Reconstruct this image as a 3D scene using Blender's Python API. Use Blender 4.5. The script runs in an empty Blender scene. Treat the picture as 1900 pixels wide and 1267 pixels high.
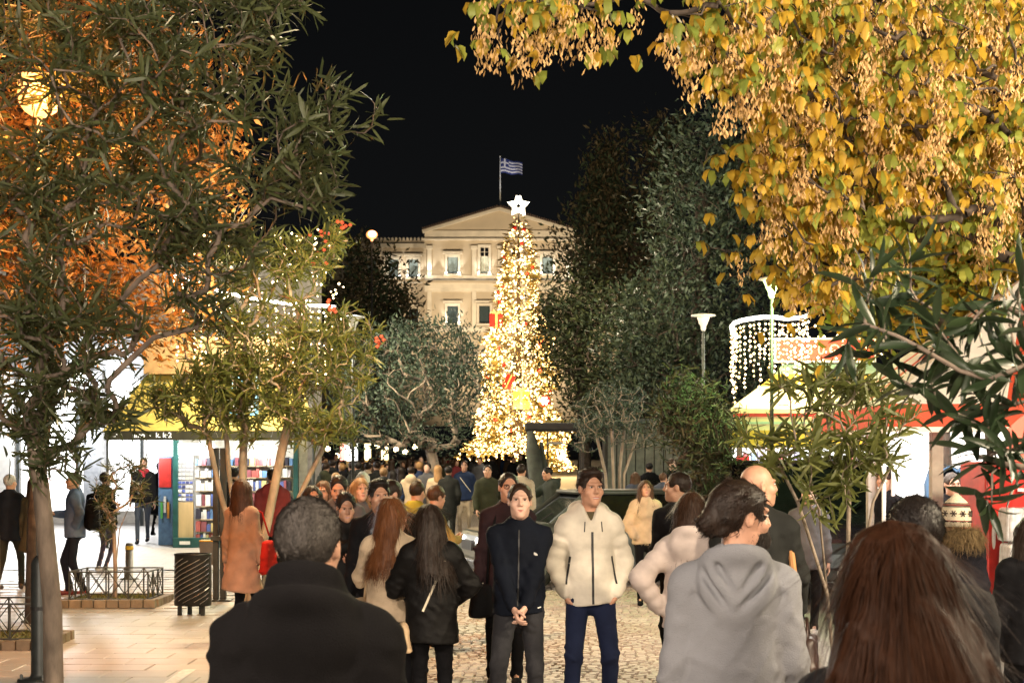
import bpy, math, random
import numpy as np
from mathutils import Vector, Matrix
from mathutils.bvhtree import BVHTree

# ------------------------------------------------------------------ scene, camera, world, exposure
SC = bpy.context.scene
COL = SC.collection
CAM_H, FPX = 1.86, 2640.0          # camera height (m), focal length in photo pixels
cam = bpy.data.cameras.new('camera')
cam.lens, cam.sensor_width, cam.sensor_fit = 50.02, 36.0, 'HORIZONTAL'
cam.shift_y = 233.0 / 1900.0
cam.clip_start, cam.clip_end = 0.1, 2000.0
cam.dof.use_dof, cam.dof.focus_distance, cam.dof.aperture_fstop = True, 10.6, 7.0
cam_o = bpy.data.objects.new('camera', cam)
cam_o.location, cam_o.rotation_euler = (0, 0, CAM_H), (math.radians(90), 0, 0)
COL.objects.link(cam_o)
SC.camera = cam_o

wd = bpy.data.worlds.new('World'); SC.world = wd; wd.use_nodes = True
nt = wd.node_tree; nt.nodes.clear()
sky = nt.nodes.new('ShaderNodeTexSky'); sky.sky_type = 'NISHITA'; sky.sun_disc = False
sky.sun_elevation, sky.sun_rotation = math.radians(35), math.radians(200)
hs = nt.nodes.new('ShaderNodeHueSaturation'); hs.inputs['Saturation'].default_value = 0.25
bg = nt.nodes.new('ShaderNodeBackground'); bg.inputs[1].default_value = 0.0006
out = nt.nodes.new('ShaderNodeOutputWorld')
nt.links.new(sky.outputs[0], hs.inputs['Color']); nt.links.new(hs.outputs[0], bg.inputs[0]); nt.links.new(bg.outputs[0], out.inputs[0])
sun = bpy.data.lights.new('moon_sun', 'SUN'); sun.energy, sun.angle, sun.color = 0.03, math.radians(12), (1, .93, .85)
sun_o = bpy.data.objects.new('moon_sun', sun); sun_o.rotation_euler = (math.radians(55), 0, math.radians(-20)); COL.objects.link(sun_o)

vs = SC.view_settings; vs.view_transform, vs.look, vs.exposure, vs.gamma, vs.use_curve_mapping = 'Standard', 'None', 0.55, 1.0, False
SC.render.engine = 'CYCLES'
cy = SC.cycles
cy.max_bounces, cy.diffuse_bounces, cy.glossy_bounces, cy.transmission_bounces, cy.transparent_max_bounces = 5, 3, 2, 3, 8
cy.sample_clamp_indirect, cy.sample_clamp_direct, cy.caustics_reflective, cy.caustics_refractive = 1.6, 9.0, False, False
cy.use_denoising = True

def point_light(name, loc, power, color, radius=.15, parent=None):
    l = bpy.data.lights.new(name, 'POINT'); l.energy, l.color, l.shadow_soft_size = power, color, radius
    o = bpy.data.objects.new(name, l); o.location = loc; o.parent = parent; COL.objects.link(o); return o
def spot_light(name, loc, target, power, color, angle, blend=.6, radius=.2):
    l = bpy.data.lights.new(name, 'SPOT'); l.energy, l.color, l.shadow_soft_size = power, color, radius
    l.spot_size, l.spot_blend = math.radians(angle), blend
    o = bpy.data.objects.new(name, l); o.location = loc
    o.rotation_euler = (Vector(target) - Vector(loc)).to_track_quat('-Z', 'Y').to_euler(); COL.objects.link(o); return o
# street lamps behind and beside the camera, then added lights with no lamp
WARM = (1, .74, .45)
point_light('unseen_light', (-3.4, 0.2, 5.2), 1900, (1, .83, .67), .22)
point_light('unseen_light', (4.9, 3.2, 5.0), 1700, (1, .80, .56), .22)
point_light('unseen_light', (6.4, 6.6, 4.3), 1500, (1, .84, .58), .22)
point_light('unseen_light', (-2.2, 16.0, 4.0), 600, (1, .80, .46), .22)  # added light, brightens the multi-stem oleander
point_light('unseen_light', (.4, -5.0, 3.3), 2500, (1, .83, .64), .3)  # added low light behind the camera, brightens faces from the front
point_light('unseen_light', (7.5, 31, 6.5), 480, (.95, 1, .86), .22)  # added light to lift the dark evergreens
point_light('unseen_light', (3.0, 44, 7.5), 600, (1, .84, .58), .22)  # added light to lift the brown-leaved tree
point_light('unseen_light', (-4.2, 26.5, 6.8), 1100, (1, .92, .78), .22)  # added light for the olive tree and the crowd
point_light('unseen_light', (1.6, 36, 7.5), 1200, (1, .80, .55), .22)  # added light among the dark trees, no lamp stands here
# ------------------------------------------------------------------ helpers
rnd = random.Random(7)
RG = np.random.default_rng(11)
def gz(Y): return 0.015 * max(0.0, Y - 18.0)
def W(px, py, Y):                   # photo pixel + distance -> world point
    return Vector(((px - 950) * Y / FPX, Y, CAM_H - (py - 866) * Y / FPX))
def G(px, Y): return Vector(((px - 950) * Y / FPX, Y, gz(Y)))

def tag(o, label=None, cat=None, group=None, kind=None):
    if label: o['label'] = label
    if cat: o['category'] = cat
    if group: o['group'] = group
    if kind: o['kind'] = kind
    return o
def thing(name, label, cat, loc=(0, 0, 0), rz=0.0, group=None, scale=1.0):
    o = bpy.data.objects.new(name, None); o.empty_display_size = .2
    o.location = loc; o.rotation_euler = (0, 0, rz); o.scale = (scale,) * 3
    COL.objects.link(o); return tag(o, label, cat, group)
def link(name, me, mat=None, parent=None):
    o = bpy.data.objects.new(name, me)
    if mat is not None:
        for m in (mat if isinstance(mat, (list, tuple)) else [mat]):
            me.materials.append(m)
    o.parent = parent; COL.objects.link(o); return o
def arr_mesh(name, V, F, smooth=False, mi=None):
    """mesh from a vertex array and one face array (n,k) or a list of face arrays"""
    me = bpy.data.meshes.new(name)
    Fs = [np.asarray(f, dtype=np.int32) for f in (F if isinstance(F, list) else [F])]
    Fs = [f for f in Fs if len(f)]
    V = np.asarray(V, dtype=np.float32)
    me.vertices.add(len(V)); me.vertices.foreach_set('co', V.ravel())
    nl = sum(f.size for f in Fs); nf = sum(len(f) for f in Fs)
    me.loops.add(nl); me.loops.foreach_set('vertex_index', np.concatenate([f.ravel() for f in Fs]))
    me.polygons.add(nf)
    tot = np.concatenate([np.full(len(f), f.shape[1], np.int32) for f in Fs])
    st = np.concatenate([[0], np.cumsum(tot)[:-1]]).astype(np.int32)
    me.polygons.foreach_set('loop_start', st)
    if mi is not None: me.polygons.foreach_set('material_index', np.asarray(mi, np.int32))
    me.update(calc_edges=True)
    me.polygons.foreach_set('use_smooth', np.full(nf, bool(smooth)))
    return me
class MB:
    """collects simple solids into one mesh"""
    def __init__(s): s.v = []; s.f = []
    def add(s, vs_, fs_):
        n = len(s.v); s.v += [tuple(p) for p in vs_]; s.f += [[n + i for i in f] for f in fs_]; return s
    def box(s, c, sz, rz=0.0, rot=None, top=1.0):
        x, y, z = [k / 2 for k in sz]
        P = [(-x, -y, -z), (x, -y, -z), (x, y, -z), (-x, y, -z), (-x * top, -y * top, z), (x * top, -y * top, z), (x * top, y * top, z), (-x * top, y * top, z)]
        R = rot if rot is not None else Matrix.Rotation(rz, 3, 'Z')
        return s.add([R @ Vector(p) + Vector(c) for p in P], [(0, 3, 2, 1), (4, 5, 6, 7), (0, 1, 5, 4), (1, 2, 6, 5), (2, 3, 7, 6), (3, 0, 4, 7)])
    def tube(s, pts, r, n=6, cap=True):
        pts = [Vector(p) for p in pts]; rs = r if isinstance(r, (list, tuple)) else [r] * len(pts)
        vs_ = []; fs_ = []; ref = None
        for i, p in enumerate(pts):
            t = (pts[min(i + 1, len(pts) - 1)] - pts[max(i - 1, 0)])
            t = t.normalized() if t.length > 1e-9 else Vector((0, 0, 1))
            if ref is None: ref = Vector((1, 0, 0)) if abs(t.x) < .9 else Vector((0, 1, 0))
            u = (ref - t * ref.dot(t)).normalized(); ref = u; w = t.cross(u)
            vs_ += [p + (u * math.cos(a) + w * math.sin(a)) * rs[i] for a in [2 * math.pi * k / n for k in range(n)]]
        for i in range(len(pts) - 1):
            for k in range(n):
                fs_.append((i * n + k, i * n + (k + 1) % n, (i + 1) * n + (k + 1) % n, (i + 1) * n + k))
        if cap: fs_ += [tuple(reversed(range(n))), tuple(range((len(pts) - 1) * n, len(pts) * n))]
        return s.add(vs_, fs_)
    def lathe(s, prof, n=20, c=(0, 0, 0), sx=1.0, sy=1.0):
        vs_ = []; fs_ = []
        for r, z in prof:
            vs_ += [(c[0] + r * sx * math.cos(2 * math.pi * k / n), c[1] + r * sy * math.sin(2 * math.pi * k / n), c[2] + z) for k in range(n)]
        for i in range(len(prof) - 1):
            for k in range(n): fs_.append((i * n + k, i * n + (k + 1) % n, (i + 1) * n + (k + 1) % n, (i + 1) * n + k))
        fs_ += [tuple(reversed(range(n))), tuple(range((len(prof) - 1) * n, len(prof) * n))]
        return s.add(vs_, fs_)
    def prism(s, poly, d, M):       # poly in local xy, thickness d along local z, M = 4x4
        n = len(poly)
        vs_ = [M @ Vector((x, y, 0)) for x, y in poly] + [M @ Vector((x, y, d)) for x, y in poly]
        return s.add(vs_, [tuple(reversed(range(n))), tuple(range(n, 2 * n))] + [(i, (i + 1) % n, n + (i + 1) % n, n + i) for i in range(n)])
    def build(s, name, mat, parent=None, smooth=False, bevel=0.0):
        me = bpy.data.meshes.new(name); me.from_pydata(s.v, [], s.f); me.update()
        if smooth: me.polygons.foreach_set('use_smooth', np.full(len(me.polygons), True))
        o = link(name, me, mat, parent)
        if bevel:
            b = o.modifiers.new('bevel', 'BEVEL'); b.width = bevel; b.segments = 2; b.limit_method = 'ANGLE'
        return o
# ------------------------------------------------------------------ materials
MATS = {}
def mat(name, col, rough=.6, metal=0.0, var=.15, scale=8.0, bump=0.0, bscale=60.0, spec=.5, sheen=0.0, emit=None, estr=0.0, coat=0.0, island=0.0, trans=0.0, col2=None, stretch=None, nosample=False):
    if name in MATS: return MATS[name]
    m = bpy.data.materials.new(name); m.use_nodes = True; MATS[name] = m
    N = m.node_tree.nodes; L = m.node_tree.links; N.clear()
    o = N.new('ShaderNodeOutputMaterial'); b = N.new('ShaderNodeBsdfPrincipled')
    b.inputs['Roughness'].default_value = rough; b.inputs['Metallic'].default_value = metal
    b.inputs['Specular IOR Level'].default_value = spec; b.inputs['Coat Weight'].default_value = coat
    b.inputs['Sheen Weight'].default_value = sheen
    L.new(b.outputs[0], o.inputs[0])
    tc = N.new('ShaderNodeTexCoord'); vec = tc.outputs['Object']
    if stretch:
        mp = N.new('ShaderNodeMapping'); mp.inputs['Scale'].default_value = stretch; L.new(vec, mp.inputs[0]); vec = mp.outputs[0]
    c2 = col2 or tuple(max(0, k * (1 - 2 * var)) for k in col)
    c1 = tuple(min(1, k * (1 + var)) for k in col) if col2 is None else col
    nz = N.new('ShaderNodeTexNoise'); nz.inputs['Scale'].default_value = scale; nz.inputs['Detail'].default_value = 5; L.new(vec, nz.inputs['Vector'])
    rp = N.new('ShaderNodeMapRange'); rp.inputs['From Min'].default_value = .3; rp.inputs['From Max'].default_value = .7
    L.new(nz.outputs['Fac'], rp.inputs['Value']); fac = rp.outputs[0]
    if island:
        g = N.new('ShaderNodeNewGeometry'); oi = N.new('ShaderNodeObjectInfo')
        ad = N.new('ShaderNodeMath'); ad.operation = 'ADD'; L.new(g.outputs['Random Per Island'], ad.inputs[0]); L.new(oi.outputs['Random'], ad.inputs[1])
        fr = N.new('ShaderNodeMath'); fr.operation = 'FRACT'; L.new(ad.outputs[0], fr.inputs[0])
        mx = N.new('ShaderNodeMix'); mx.inputs[0].default_value = island; L.new(fac, mx.inputs[2]); L.new(fr.outputs[0], mx.inputs[3]); fac = mx.outputs[0]
    cm = N.new('ShaderNodeMix'); cm.data_type = 'RGBA'; L.new(fac, cm.inputs[0])
    cm.inputs[6].default_value = (*c2, 1); cm.inputs[7].default_value = (*c1, 1)
    L.new(cm.outputs[2], b.inputs['Base Color'])
    if bump:
        bn = N.new('ShaderNodeTexNoise'); bn.inputs['Scale'].default_value = bscale; bn.inputs['Detail'].default_value = 4; L.new(vec, bn.inputs['Vector'])
        bp = N.new('ShaderNodeBump'); bp.inputs['Strength'].default_value = bump; bp.inputs['Distance'].default_value = .01
        L.new(bn.outputs['Fac'], bp.inputs['Height']); L.new(bp.outputs[0], b.inputs['Normal'])
    if emit:
        b.inputs['Emission Color'].default_value = (*emit, 1); b.inputs['Emission Strength'].default_value = estr
        if nosample: m.cycles.emission_sampling = 'NONE'
    if trans:
        tr = N.new('ShaderNodeBsdfTranslucent'); L.new(cm.outputs[2], tr.inputs[0])
        ms = N.new('ShaderNodeMixShader'); ms.inputs[0].default_value = trans
        L.new(b.outputs[0], ms.inputs[1]); L.new(tr.outputs[0], ms.inputs[2]); L.new(ms.outputs[0], o.inputs[0])
    return m
def fabric(name, col, rough=.85, bump=.35, bscale=220, var=.14, scale=6, sheen=.0, **k):
    return mat(name, col, rough=rough, var=var, scale=scale, bump=bump, bscale=bscale, spec=.12, sheen=sheen, **k)
M_STEEL = mat('dark_steel', (.035, .04, .04), .45, .3, bump=.1)
M_GREYSTEEL = mat('grey_steel', (.16, .17, .17), .45, .4, bump=.15)
M_BLACK = mat('black_plastic', (.012, .012, .013), .5)
M_WHITE = mat('white_paint', (.78, .77, .74), .5, var=.05)
M_CHROME = mat('chrome', (.6, .6, .6), .2, 1.0)
M_RED = mat('red_paint', (.55, .03, .025), .4)
# ------------------------------------------------------------------ ground, road, pavement
def sheet(name, x0, x1, ys, m, dz=0.0, kind='structure'):
    V = []; F = []
    for y in ys: V += [(x0, y, gz(y) + dz), (x1, y, gz(y) + dz)]
    for i in range(len(ys) - 1): F.append((2 * i, 2 * i + 1, 2 * i + 3, 2 * i + 2))
    return tag(link(name, arr_mesh(name, V, np.array(F)), m), kind=kind)
def paving_mat(name, c1, c2, mortar, scale, w, h, rough, off=.5):
    m = bpy.data.materials.new(name); m.use_nodes = True; N = m.node_tree.nodes; L = m.node_tree.links; b = N['Principled BSDF']
    tc = N.new('ShaderNodeTexCoord'); br = N.new('ShaderNodeTexBrick'); L.new(tc.outputs['Object'], br.inputs[0])
    br.inputs['Color1'].default_value = (*c1, 1); br.inputs['Color2'].default_value = (*c2, 1); br.inputs['Mortar'].default_value = (*mortar, 1)
    br.inputs['Scale'].default_value = scale; br.inputs['Brick Width'].default_value = w; br.inputs['Row Height'].default_value = h; br.inputs['Mortar Size'].default_value = .008; br.offset = off
    nz = N.new('ShaderNodeTexNoise'); nz.inputs['Scale'].default_value = 1.3; nz.inputs['Detail'].default_value = 6; L.new(tc.outputs['Object'], nz.inputs[0])
    mx = N.new('ShaderNodeMix'); mx.data_type = 'RGBA'; mx.blend_type = 'MULTIPLY'; mx.inputs[0].default_value = .45
    L.new(br.outputs[0], mx.inputs[6]); L.new(nz.outputs['Fac'], mx.inputs[7]); L.new(mx.outputs[2], b.inputs['Base Color'])
    bp = N.new('ShaderNodeBump'); bp.inputs['Strength'].default_value = .5; bp.inputs['Distance'].default_value = .01; bp.invert = True
    L.new(br.outputs['Fac'], bp.inputs['Height']); L.new(bp.outputs[0], b.inputs['Normal'])
    rr = N.new('ShaderNodeMapRange'); rr.inputs['To Min'].default_value = rough - .1; rr.inputs['To Max'].default_value = rough + .2; L.new(nz.outputs['Fac'], rr.inputs[0]); L.new(rr.outputs[0], b.inputs['Roughness'])
    return m
YS = [-60, -10, 0, 5, 10, 14, 18, 22, 26, 30, 36, 44, 55, 70, 90, 120, 160, 200, 210, 235, 260, 700]
M_GROUND = paving_mat('far_paving', (.34, .32, .30), (.30, .28, .265), (.16, .15, .14), 1.0, .6, .4, .42)
ground = sheet('ground', -500, 500, YS, M_GROUND, -.03)
YP = [y for y in YS if 18 <= y <= 70]; PX0, PX1 = -1.55, 2.75
M_SETT = mat('sett_stone', (.50, .44, .395), .5, var=.16, scale=40, bump=.3, bscale=70, island=.6)
M_SETTFAR = paving_mat('sett_far', (.37, .32, .27), (.28, .24, .20), (.13, .115, .10), 1.0, .12, .10, .5)
M_SLAB = mat('slab_stone', (.47, .44, .42), .36, var=.12, scale=2.2, bump=.25, bscale=45, island=.5, col2=(.33, .305, .285))
sheet('pavement', -40, PX0, [-10, 9.0], M_GROUND, .0)
sheet('pavement', -40, PX0, [24.5] + [y for y in YP if y > 24.5], M_GROUND, .0)
sheet('pavement', PX1, 40, [-10] + YP, M_GROUND, .0)
sheet('road', PX0, PX1, [-10, 9.5], M_SETTFAR, .0)
sheet('road', PX0, PX1, [23.0] + [y for y in YP if y > 23], M_SETTFAR, .0)
bed = sheet('paving_bed', -40, PX1, [9.0, 14, 18, 22, 24.5], mat('mortar', (.22, .195, .17), .8), -.022)
def sett_field():
    V = []; F = []; r = random.Random(5); n = 0; y = 9.5
    while y < 23.0:
        x = PX0 + r.uniform(0, .06)
        while x < PX1 - .04:
            w = r.uniform(.095, .125); d = .104
            if x + w > PX1: break
            zt = gz(y) + r.uniform(-.006, .003); b = .012; x0, x1, y0, y1 = x + .004, x + w - .004, y + .004, y + d - .004
            tx, ty = r.uniform(-.004, .004), r.uniform(-.003, .003)
            V += [(x0, y0, zt - .03), (x1, y0, zt - .03), (x1, y1, zt - .03), (x0, y1, zt - .03), (x0 + b, y0 + b, zt - tx - ty), (x1 - b, y0 + b, zt + tx - ty), (x1 - b, y1 - b, zt + tx + ty), (x0 + b, y1 - b, zt - tx + ty)]
            F += [(n + 4, n + 5, n + 6, n + 7), (n, n + 1, n + 5, n + 4), (n + 1, n + 2, n + 6, n + 5), (n + 2, n + 3, n + 7, n + 6), (n + 3, n, n + 4, n + 7)]
            n += 8; x += w
        y += .106
    o = link('sett', arr_mesh('sett', V, np.array(F)), M_SETT, None); tag(o, kind='stuff'); o.parent = bed; return o
sett_field()
def slab_mesh(i):
    r = random.Random(i); b = .006; x, y, z = .298, .198, .03
    V = [(-x, -y, -z), (x, -y, -z), (x, y, -z), (-x, y, -z), (-x, -y, -b), (x, -y, -b), (x, y, -b), (-x, y, -b)]
    V += [(sx * (x - b), sy * (y - b), r.uniform(-.0012, .0012)) for sx, sy in ((-1, -1), (1, -1), (1, 1), (-1, 1))]
    F = [(0, 1, 5, 4), (1, 2, 6, 5), (2, 3, 7, 6), (3, 0, 4, 7), (4, 5, 9, 8), (5, 6, 10, 9), (6, 7, 11, 10), (7, 4, 8, 11), (8, 9, 10, 11)]
    me = arr_mesh('slab', V, np.array(F)); me.materials.append(M_SLAB); return me
SM = [slab_mesh(i) for i in range(6)]
cells = []
row = 0; y = 9.2
while y < 24.4:
    x = PX0 - .31 - (.3 if row % 2 else 0)
    while x > -9.5:
        cells.append((x, y)); x -= .604
    y += .404; row += 1
vis = [(abs((x * FPX / y + 950) - 320) + max(0, y - 12) * 25, x, y) for x, y in cells if -30 < 950 + x * FPX / y < 900 and 866 + (CAM_H) * FPX / y < 1300]
vis.sort(); near = {(x, y) for _, x, y in vis[:300]}; rest = []
for x, y in cells:
    z = gz(y) + rnd.uniform(-.0015, .0015); sl = math.atan(.015) if y > 18 else 0
    if (x, y) in near:
        o = bpy.data.objects.new('slab', SM[rnd.randrange(6)]); o.location = (x, y, z); o.rotation_euler = (sl, 0, rnd.choice((0, math.pi))); o.parent = bed; COL.objects.link(o)
    else: rest.append((x, y, z))
if rest:
    V0 = np.array([tuple(v.co) for v in SM[0].vertices]); F0 = np.array([tuple(p.vertices) for p in SM[0].polygons])
    V = np.concatenate([V0 + np.array(p) for p in rest]); F = np.concatenate([F0 + len(V0) * i for i in range(len(rest))])
    o = link('slab_field', arr_mesh('slab_field', V, F), M_SLAB, bed); tag(o, kind='stuff')
# white painted line on the slabs
pl = MB(); a = G(292, 11.75); b_ = G(352, 13.1); d = (b_ - a).normalized(); s_ = Vector((-d.y, d.x, 0)) * .06
pl.add([a - s_ + Vector((0, 0, .004)), a + s_ + Vector((0, 0, .004)), b_ + s_ + Vector((0, 0, .004)), b_ - s_ + Vector((0, 0, .004))], [(3, 2, 1, 0)])
tag(pl.build('painted_line', mat('line_paint', (.72, .70, .66), .6, var=.12, scale=20)), kind='structure')

# ------------------------------------------------------------------ parliament building (far, floodlit)
M_STUC = mat('warm_stucco', (.52, .44, .33), .85, var=.10, scale=.35, bump=.1, bscale=3, col2=(.44, .37, .28))
M_TRIM = mat('pale_marble', (.66, .60, .50), .7, var=.08, scale=.6)
M_GLASSD = mat('dark_pane', (.05, .07, .075), .15, var=.1); M_SHUT = mat('grey_shutter', (.20, .26, .27), .6)
M_TILE = mat('roof_tile_dark', (.12, .08, .06), .8)
M_UPL = mat('uplight_lens', (.8, .8, .75), .4, emit=(1, .93, .8), estr=30)
PY = 220.0; u = PY / FPX                      # metres per photo pixel at the facade
def px_(x): return (x - 950) * u
def pz_(y): return CAM_H - (y - 866) * u
pb = thing('parliament_building', 'floodlit cream neoclassical building with gable and flag behind the lit Christmas tree', 'building', (0, PY, 0))
def P_(x0, y0, x1, y1, yf, d, name, m, parent=pb, bev=0):       # front at depth yf (towards the camera = negative), body d deep
    mb = MB().box(((px_(x0) + px_(x1)) / 2, yf + d / 2, (pz_(y0) + pz_(y1)) / 2), (abs(px_(x1) - px_(x0)), d, abs(pz_(y0) - pz_(y1)))); return mb.build(name, m, parent)
def wall_holes(x0, x1, y0, y1, holes, yf, d, name):
    """wall as boxes round rectangular openings, all holes share rows"""
    mb = MB(); ys = sorted({y0, y1} | {h[1] for h in holes} | {h[3] for h in holes})
    for a, b in zip(ys[:-1], ys[1:]):
        hs_ = sorted([h for h in holes if h[1] <= a and h[3] >= b]); x = x0
        for h in hs_ + [(x1, 0, x1, 0)]:
            if h[0] > x: mb.box(((px_(x) + px_(h[0])) / 2, yf + d / 2, (pz_(a) + pz_(b)) / 2), (px_(h[0]) - px_(x), d, pz_(a) - pz_(b)))
            x = h[2]
    return mb.build(name, M_STUC, pb)
up_x = [840, 899, 957, 1016]; BASEY = 790
H_c = [(x - 10, 476, x + 10, 508) for x in (840, 1016)] + [(x - 8, 458, x + 8, 508) for x in (899, 957)] + [(x - 10, 567, x + 10, 600) for x in up_x] + [(x - 10, 660, x + 10, 720) for x in up_x]
H_c = [(a, b, c, d) for a, b, c, d in H_c]
def rows(hs, y0, y1): return [h for h in hs if h[1] >= y0 and h[3] <= y1]
wall_holes(788, 1064, 446, 510, rows(H_c, 446, 510), 0, .8, 'wall')
wall_holes(788, 1064, 541, 606, rows(H_c, 541, 606), 0, .8, 'wall')
wall_holes(788, 1064, 616, BASEY, rows(H_c, 616, BASEY), 0, .8, 'wall')
lw = [560, 602, 644, 686, 728, 765]; rw = [1090, 1128, 1168, 1210, 1252]
for xs, a, b in ((lw, 540, 788), (rw, 1064, 1275)):
    hs = [(x - 9, 476, x + 9, 510) for x in xs] + [(x - 9, 570, x + 9, 602) for x in xs]
    wall_holes(a, b, 455, BASEY, hs, 2.5, .8, 'wall'); P_(a, 447, b, 455, 2.2, 1.3, 'cornice', M_TRIM); P_(a, 441, b, 447, 2.6, .5, 'parapet', M_STUC)
    n = int((b - a) / 7)
    for i in range(n):
        x = a + 3.5 + 7 * i; mb = MB(); mb.prism([(-.19, 0), (.19, 0), (.19, .32), (.12, .45), (0, .50), (-.12, .45), (-.19, .32)], .3, Matrix.Translation((px_(x), 2.95, pz_(441))) @ Matrix.Rotation(math.pi / 2, 4, 'X')); mb.build('antefix', M_TRIM, pb)
    P_(a, 519, b, 522, 2.35, .3, 'string_course', M_TRIM)
def window(x, y0, y1, w, yf, kind='shut', lint=True):
    f = MB(); t = .18; zc = (pz_(y0) + pz_(y1)) / 2; hh = pz_(y0) - pz_(y1); ww = 2 * w * u
    for s in (-1, 1): f.box((px_(x) + s * (ww / 2 + t), yf - .06, zc), (2 * t, .3, hh))
    f.box((px_(x), yf - .08, pz_(y0) + t), (ww + 4 * t, .34, 2 * t)); f.box((px_(x), yf - .16, pz_(y1) - .16), (ww + 6 * t, .5, .3))
    o = f.build('window', M_TRIM, pb)
    if lint: MB().box((px_(x), yf - .22, pz_(y0) + .62), (ww + 1.3, .6, .34)).build('lintel', M_TRIM, o)
    if kind == 'open':
        zm = pz_(y0) - hh * .36
        for i in (-1, 1):
            for k in (0, 1): MB().box((px_(x) + i * ww * .245, yf + .3, pz_(y0) - hh * (.09 + .17 * k)), (ww * .40, .05, hh * .145)).build('pane', mat('black_pane', (.01, .01, .012), .1), o)
        MB().box((px_(x), yf + .36, pz_(y0) - hh * .18), (ww, .06, hh * .36)).build('sash', M_TRIM, o)
        MB().box((px_(x), yf + .36, (zm + pz_(y1)) / 2), (ww, .06, zm - pz_(y1))).build('blind', mat('pale_blind', (.42, .44, .36), .7), o)
        MB().box((px_(x), yf + .31, (zm + pz_(y1)) / 2), (.08, .06, zm - pz_(y1))).build('mullion', M_TRIM, o)
    else:
        MB().box((px_(x), yf + .36, zc), (ww, .06, hh)).build('shutter' if kind == 'shut' else 'pane', M_SHUT if kind == 'shut' else M_GLASSD, o)
        MB().box((px_(x), yf + .29, zc), (.10, .08, hh)).build('mullion', M_SHUT if kind == 'shut' else M_GLASSD, o)
    return o
for x in (840, 1016): window(x, 476, 508, 10, 0)
for x in (899, 957): window(x, 458, 508, 8, 0, 'open', False)
for x in up_x: window(x, 567, 600, 10, 0, 'glass'); window(x, 660, 720, 10, 0, 'glass')
for x in lw + rw: window(x, 476, 510, 9, 2.5); window(x, 570, 602, 9, 2.5, 'glass')
for x in (797, 880, 928, 975, 1055):
    o = P_(x - 4, 462, x + 4, 510, -.28, .3, 'pilaster', M_TRIM); P_(x - 6, 456, x + 6, 462, -.40, .45, 'capital', M_TRIM, o)
    P_(x - 4, 541, x + 4, 606, -.28, .3, 'pilaster', M_TRIM)
P_(788, 428, 1064, 446, -.25, 1.1, 'entablature', M_TRIM); P_(784, 442.5, 1068, 446, -.55, .3, 'cornice', M_TRIM)
P_(788, 510, 1064, 521, -.12, .9, 'sill_band', M_TRIM); P_(785, 521, 1067, 525, -.75, 1.5, 'cornice', M_STUC)
P_(788, 525, 1064, 536, -.30, 1.1, 'frieze', M_TRIM); P_(788, 536, 1064, 541, -.2, 1.0, 'frieze', M_TRIM)
P_(788, 606, 1064, 616, -.3, 1.1, 'string_course', M_TRIM)
ax = (785 + 1067) / 2
tymp = MB().prism([(px_(787), pz_(428)), (px_(1065), pz_(428)), (px_(ax), pz_(391))], 1.0, Matrix.Translation((0, .95, 0)) @ Matrix.Rotation(math.pi / 2, 4, 'X')); tymp.build('tympanum', M_STUC, pb)
for s in (-1, 1):
    x0 = ax + s * 142; L = math.hypot(px_(ax) - px_(x0), pz_(388) - pz_(430)); an = math.atan2(pz_(388) - pz_(430), abs(px_(ax) - px_(x0)))
    c = ((px_(ax) + px_(x0)) / 2, 3.0, (pz_(388) + pz_(430)) / 2)
    R = Matrix.Rotation(s * an, 3, 'Y')
    MB().box((c[0], -.25, c[2]), (L, .9, .45), rot=R).build('raking_cornice', M_TRIM, pb)
    MB().box((c[0], 6, c[2] + .32), (L, 13.2, .18), rot=R).build('roof', M_TILE, pb)
    tm = MB()
    for k in range(34):
        t_ = (k + .5) / 34 * L - L / 2; tm.box(Vector(c) + R @ Vector((t_, -3.5, .5)), (.16, .25, .2), rot=R)
    tag(tm.build('roof_tile_edge', M_TILE, pb), kind='stuff')
P_(784, 423, 792, 428, -.3, .6, 'acroterion', mat('pink_stone', (.42, .26, .20), .8)); P_(920, 380, 936, 390, .4, 1.5, 'acroterion', mat('pink_stone', (.42, .26, .20), .8))
# uplights washing the window jambs and pilasters
for i, (x, y, w, yf) in enumerate([(828, 508, 22, 0), (852, 508, 22, 0), (797, 510, 26, 0), (908, 508, 22, 0), (888, 508, 12, 0), (829, 600, 17, 0), (852, 600, 17, 0), (776, 509, 22, 2.5), (754, 509, 22, 2.5), (1004, 508, 22, 0), (1028, 508, 18, 0), (1055, 510, 26, 0), (1080, 510, 22, 2.5), (1100, 510, 22, 2.5), (740, 510, 16, 2.5), (717, 510, 16, 2.5)]):
    MB().lathe([(.05, 0), (.13, .02), (.15, .16), (.10, .17)], 8, (px_(x), yf - .75, pz_(y) + .03)).build('uplight', M_UPL, pb)
    spot_light('uplight_beam', (px_(x), PY + yf - .75, pz_(y) + .25), (px_(x), PY + yf - .1, pz_(y) + 3.4), w * 15, (1, .93, .80), 80, .8, .1)
spot_light('floodlight', (-14, 186, 9), (-3.5, 220, 24), 42000, (1, .78, .50), 60, .8, .5)
spot_light('floodlight', (16, 186, 9), (4, 220, 24), 40000, (1, .78, .50), 60, .8, .5)
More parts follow.
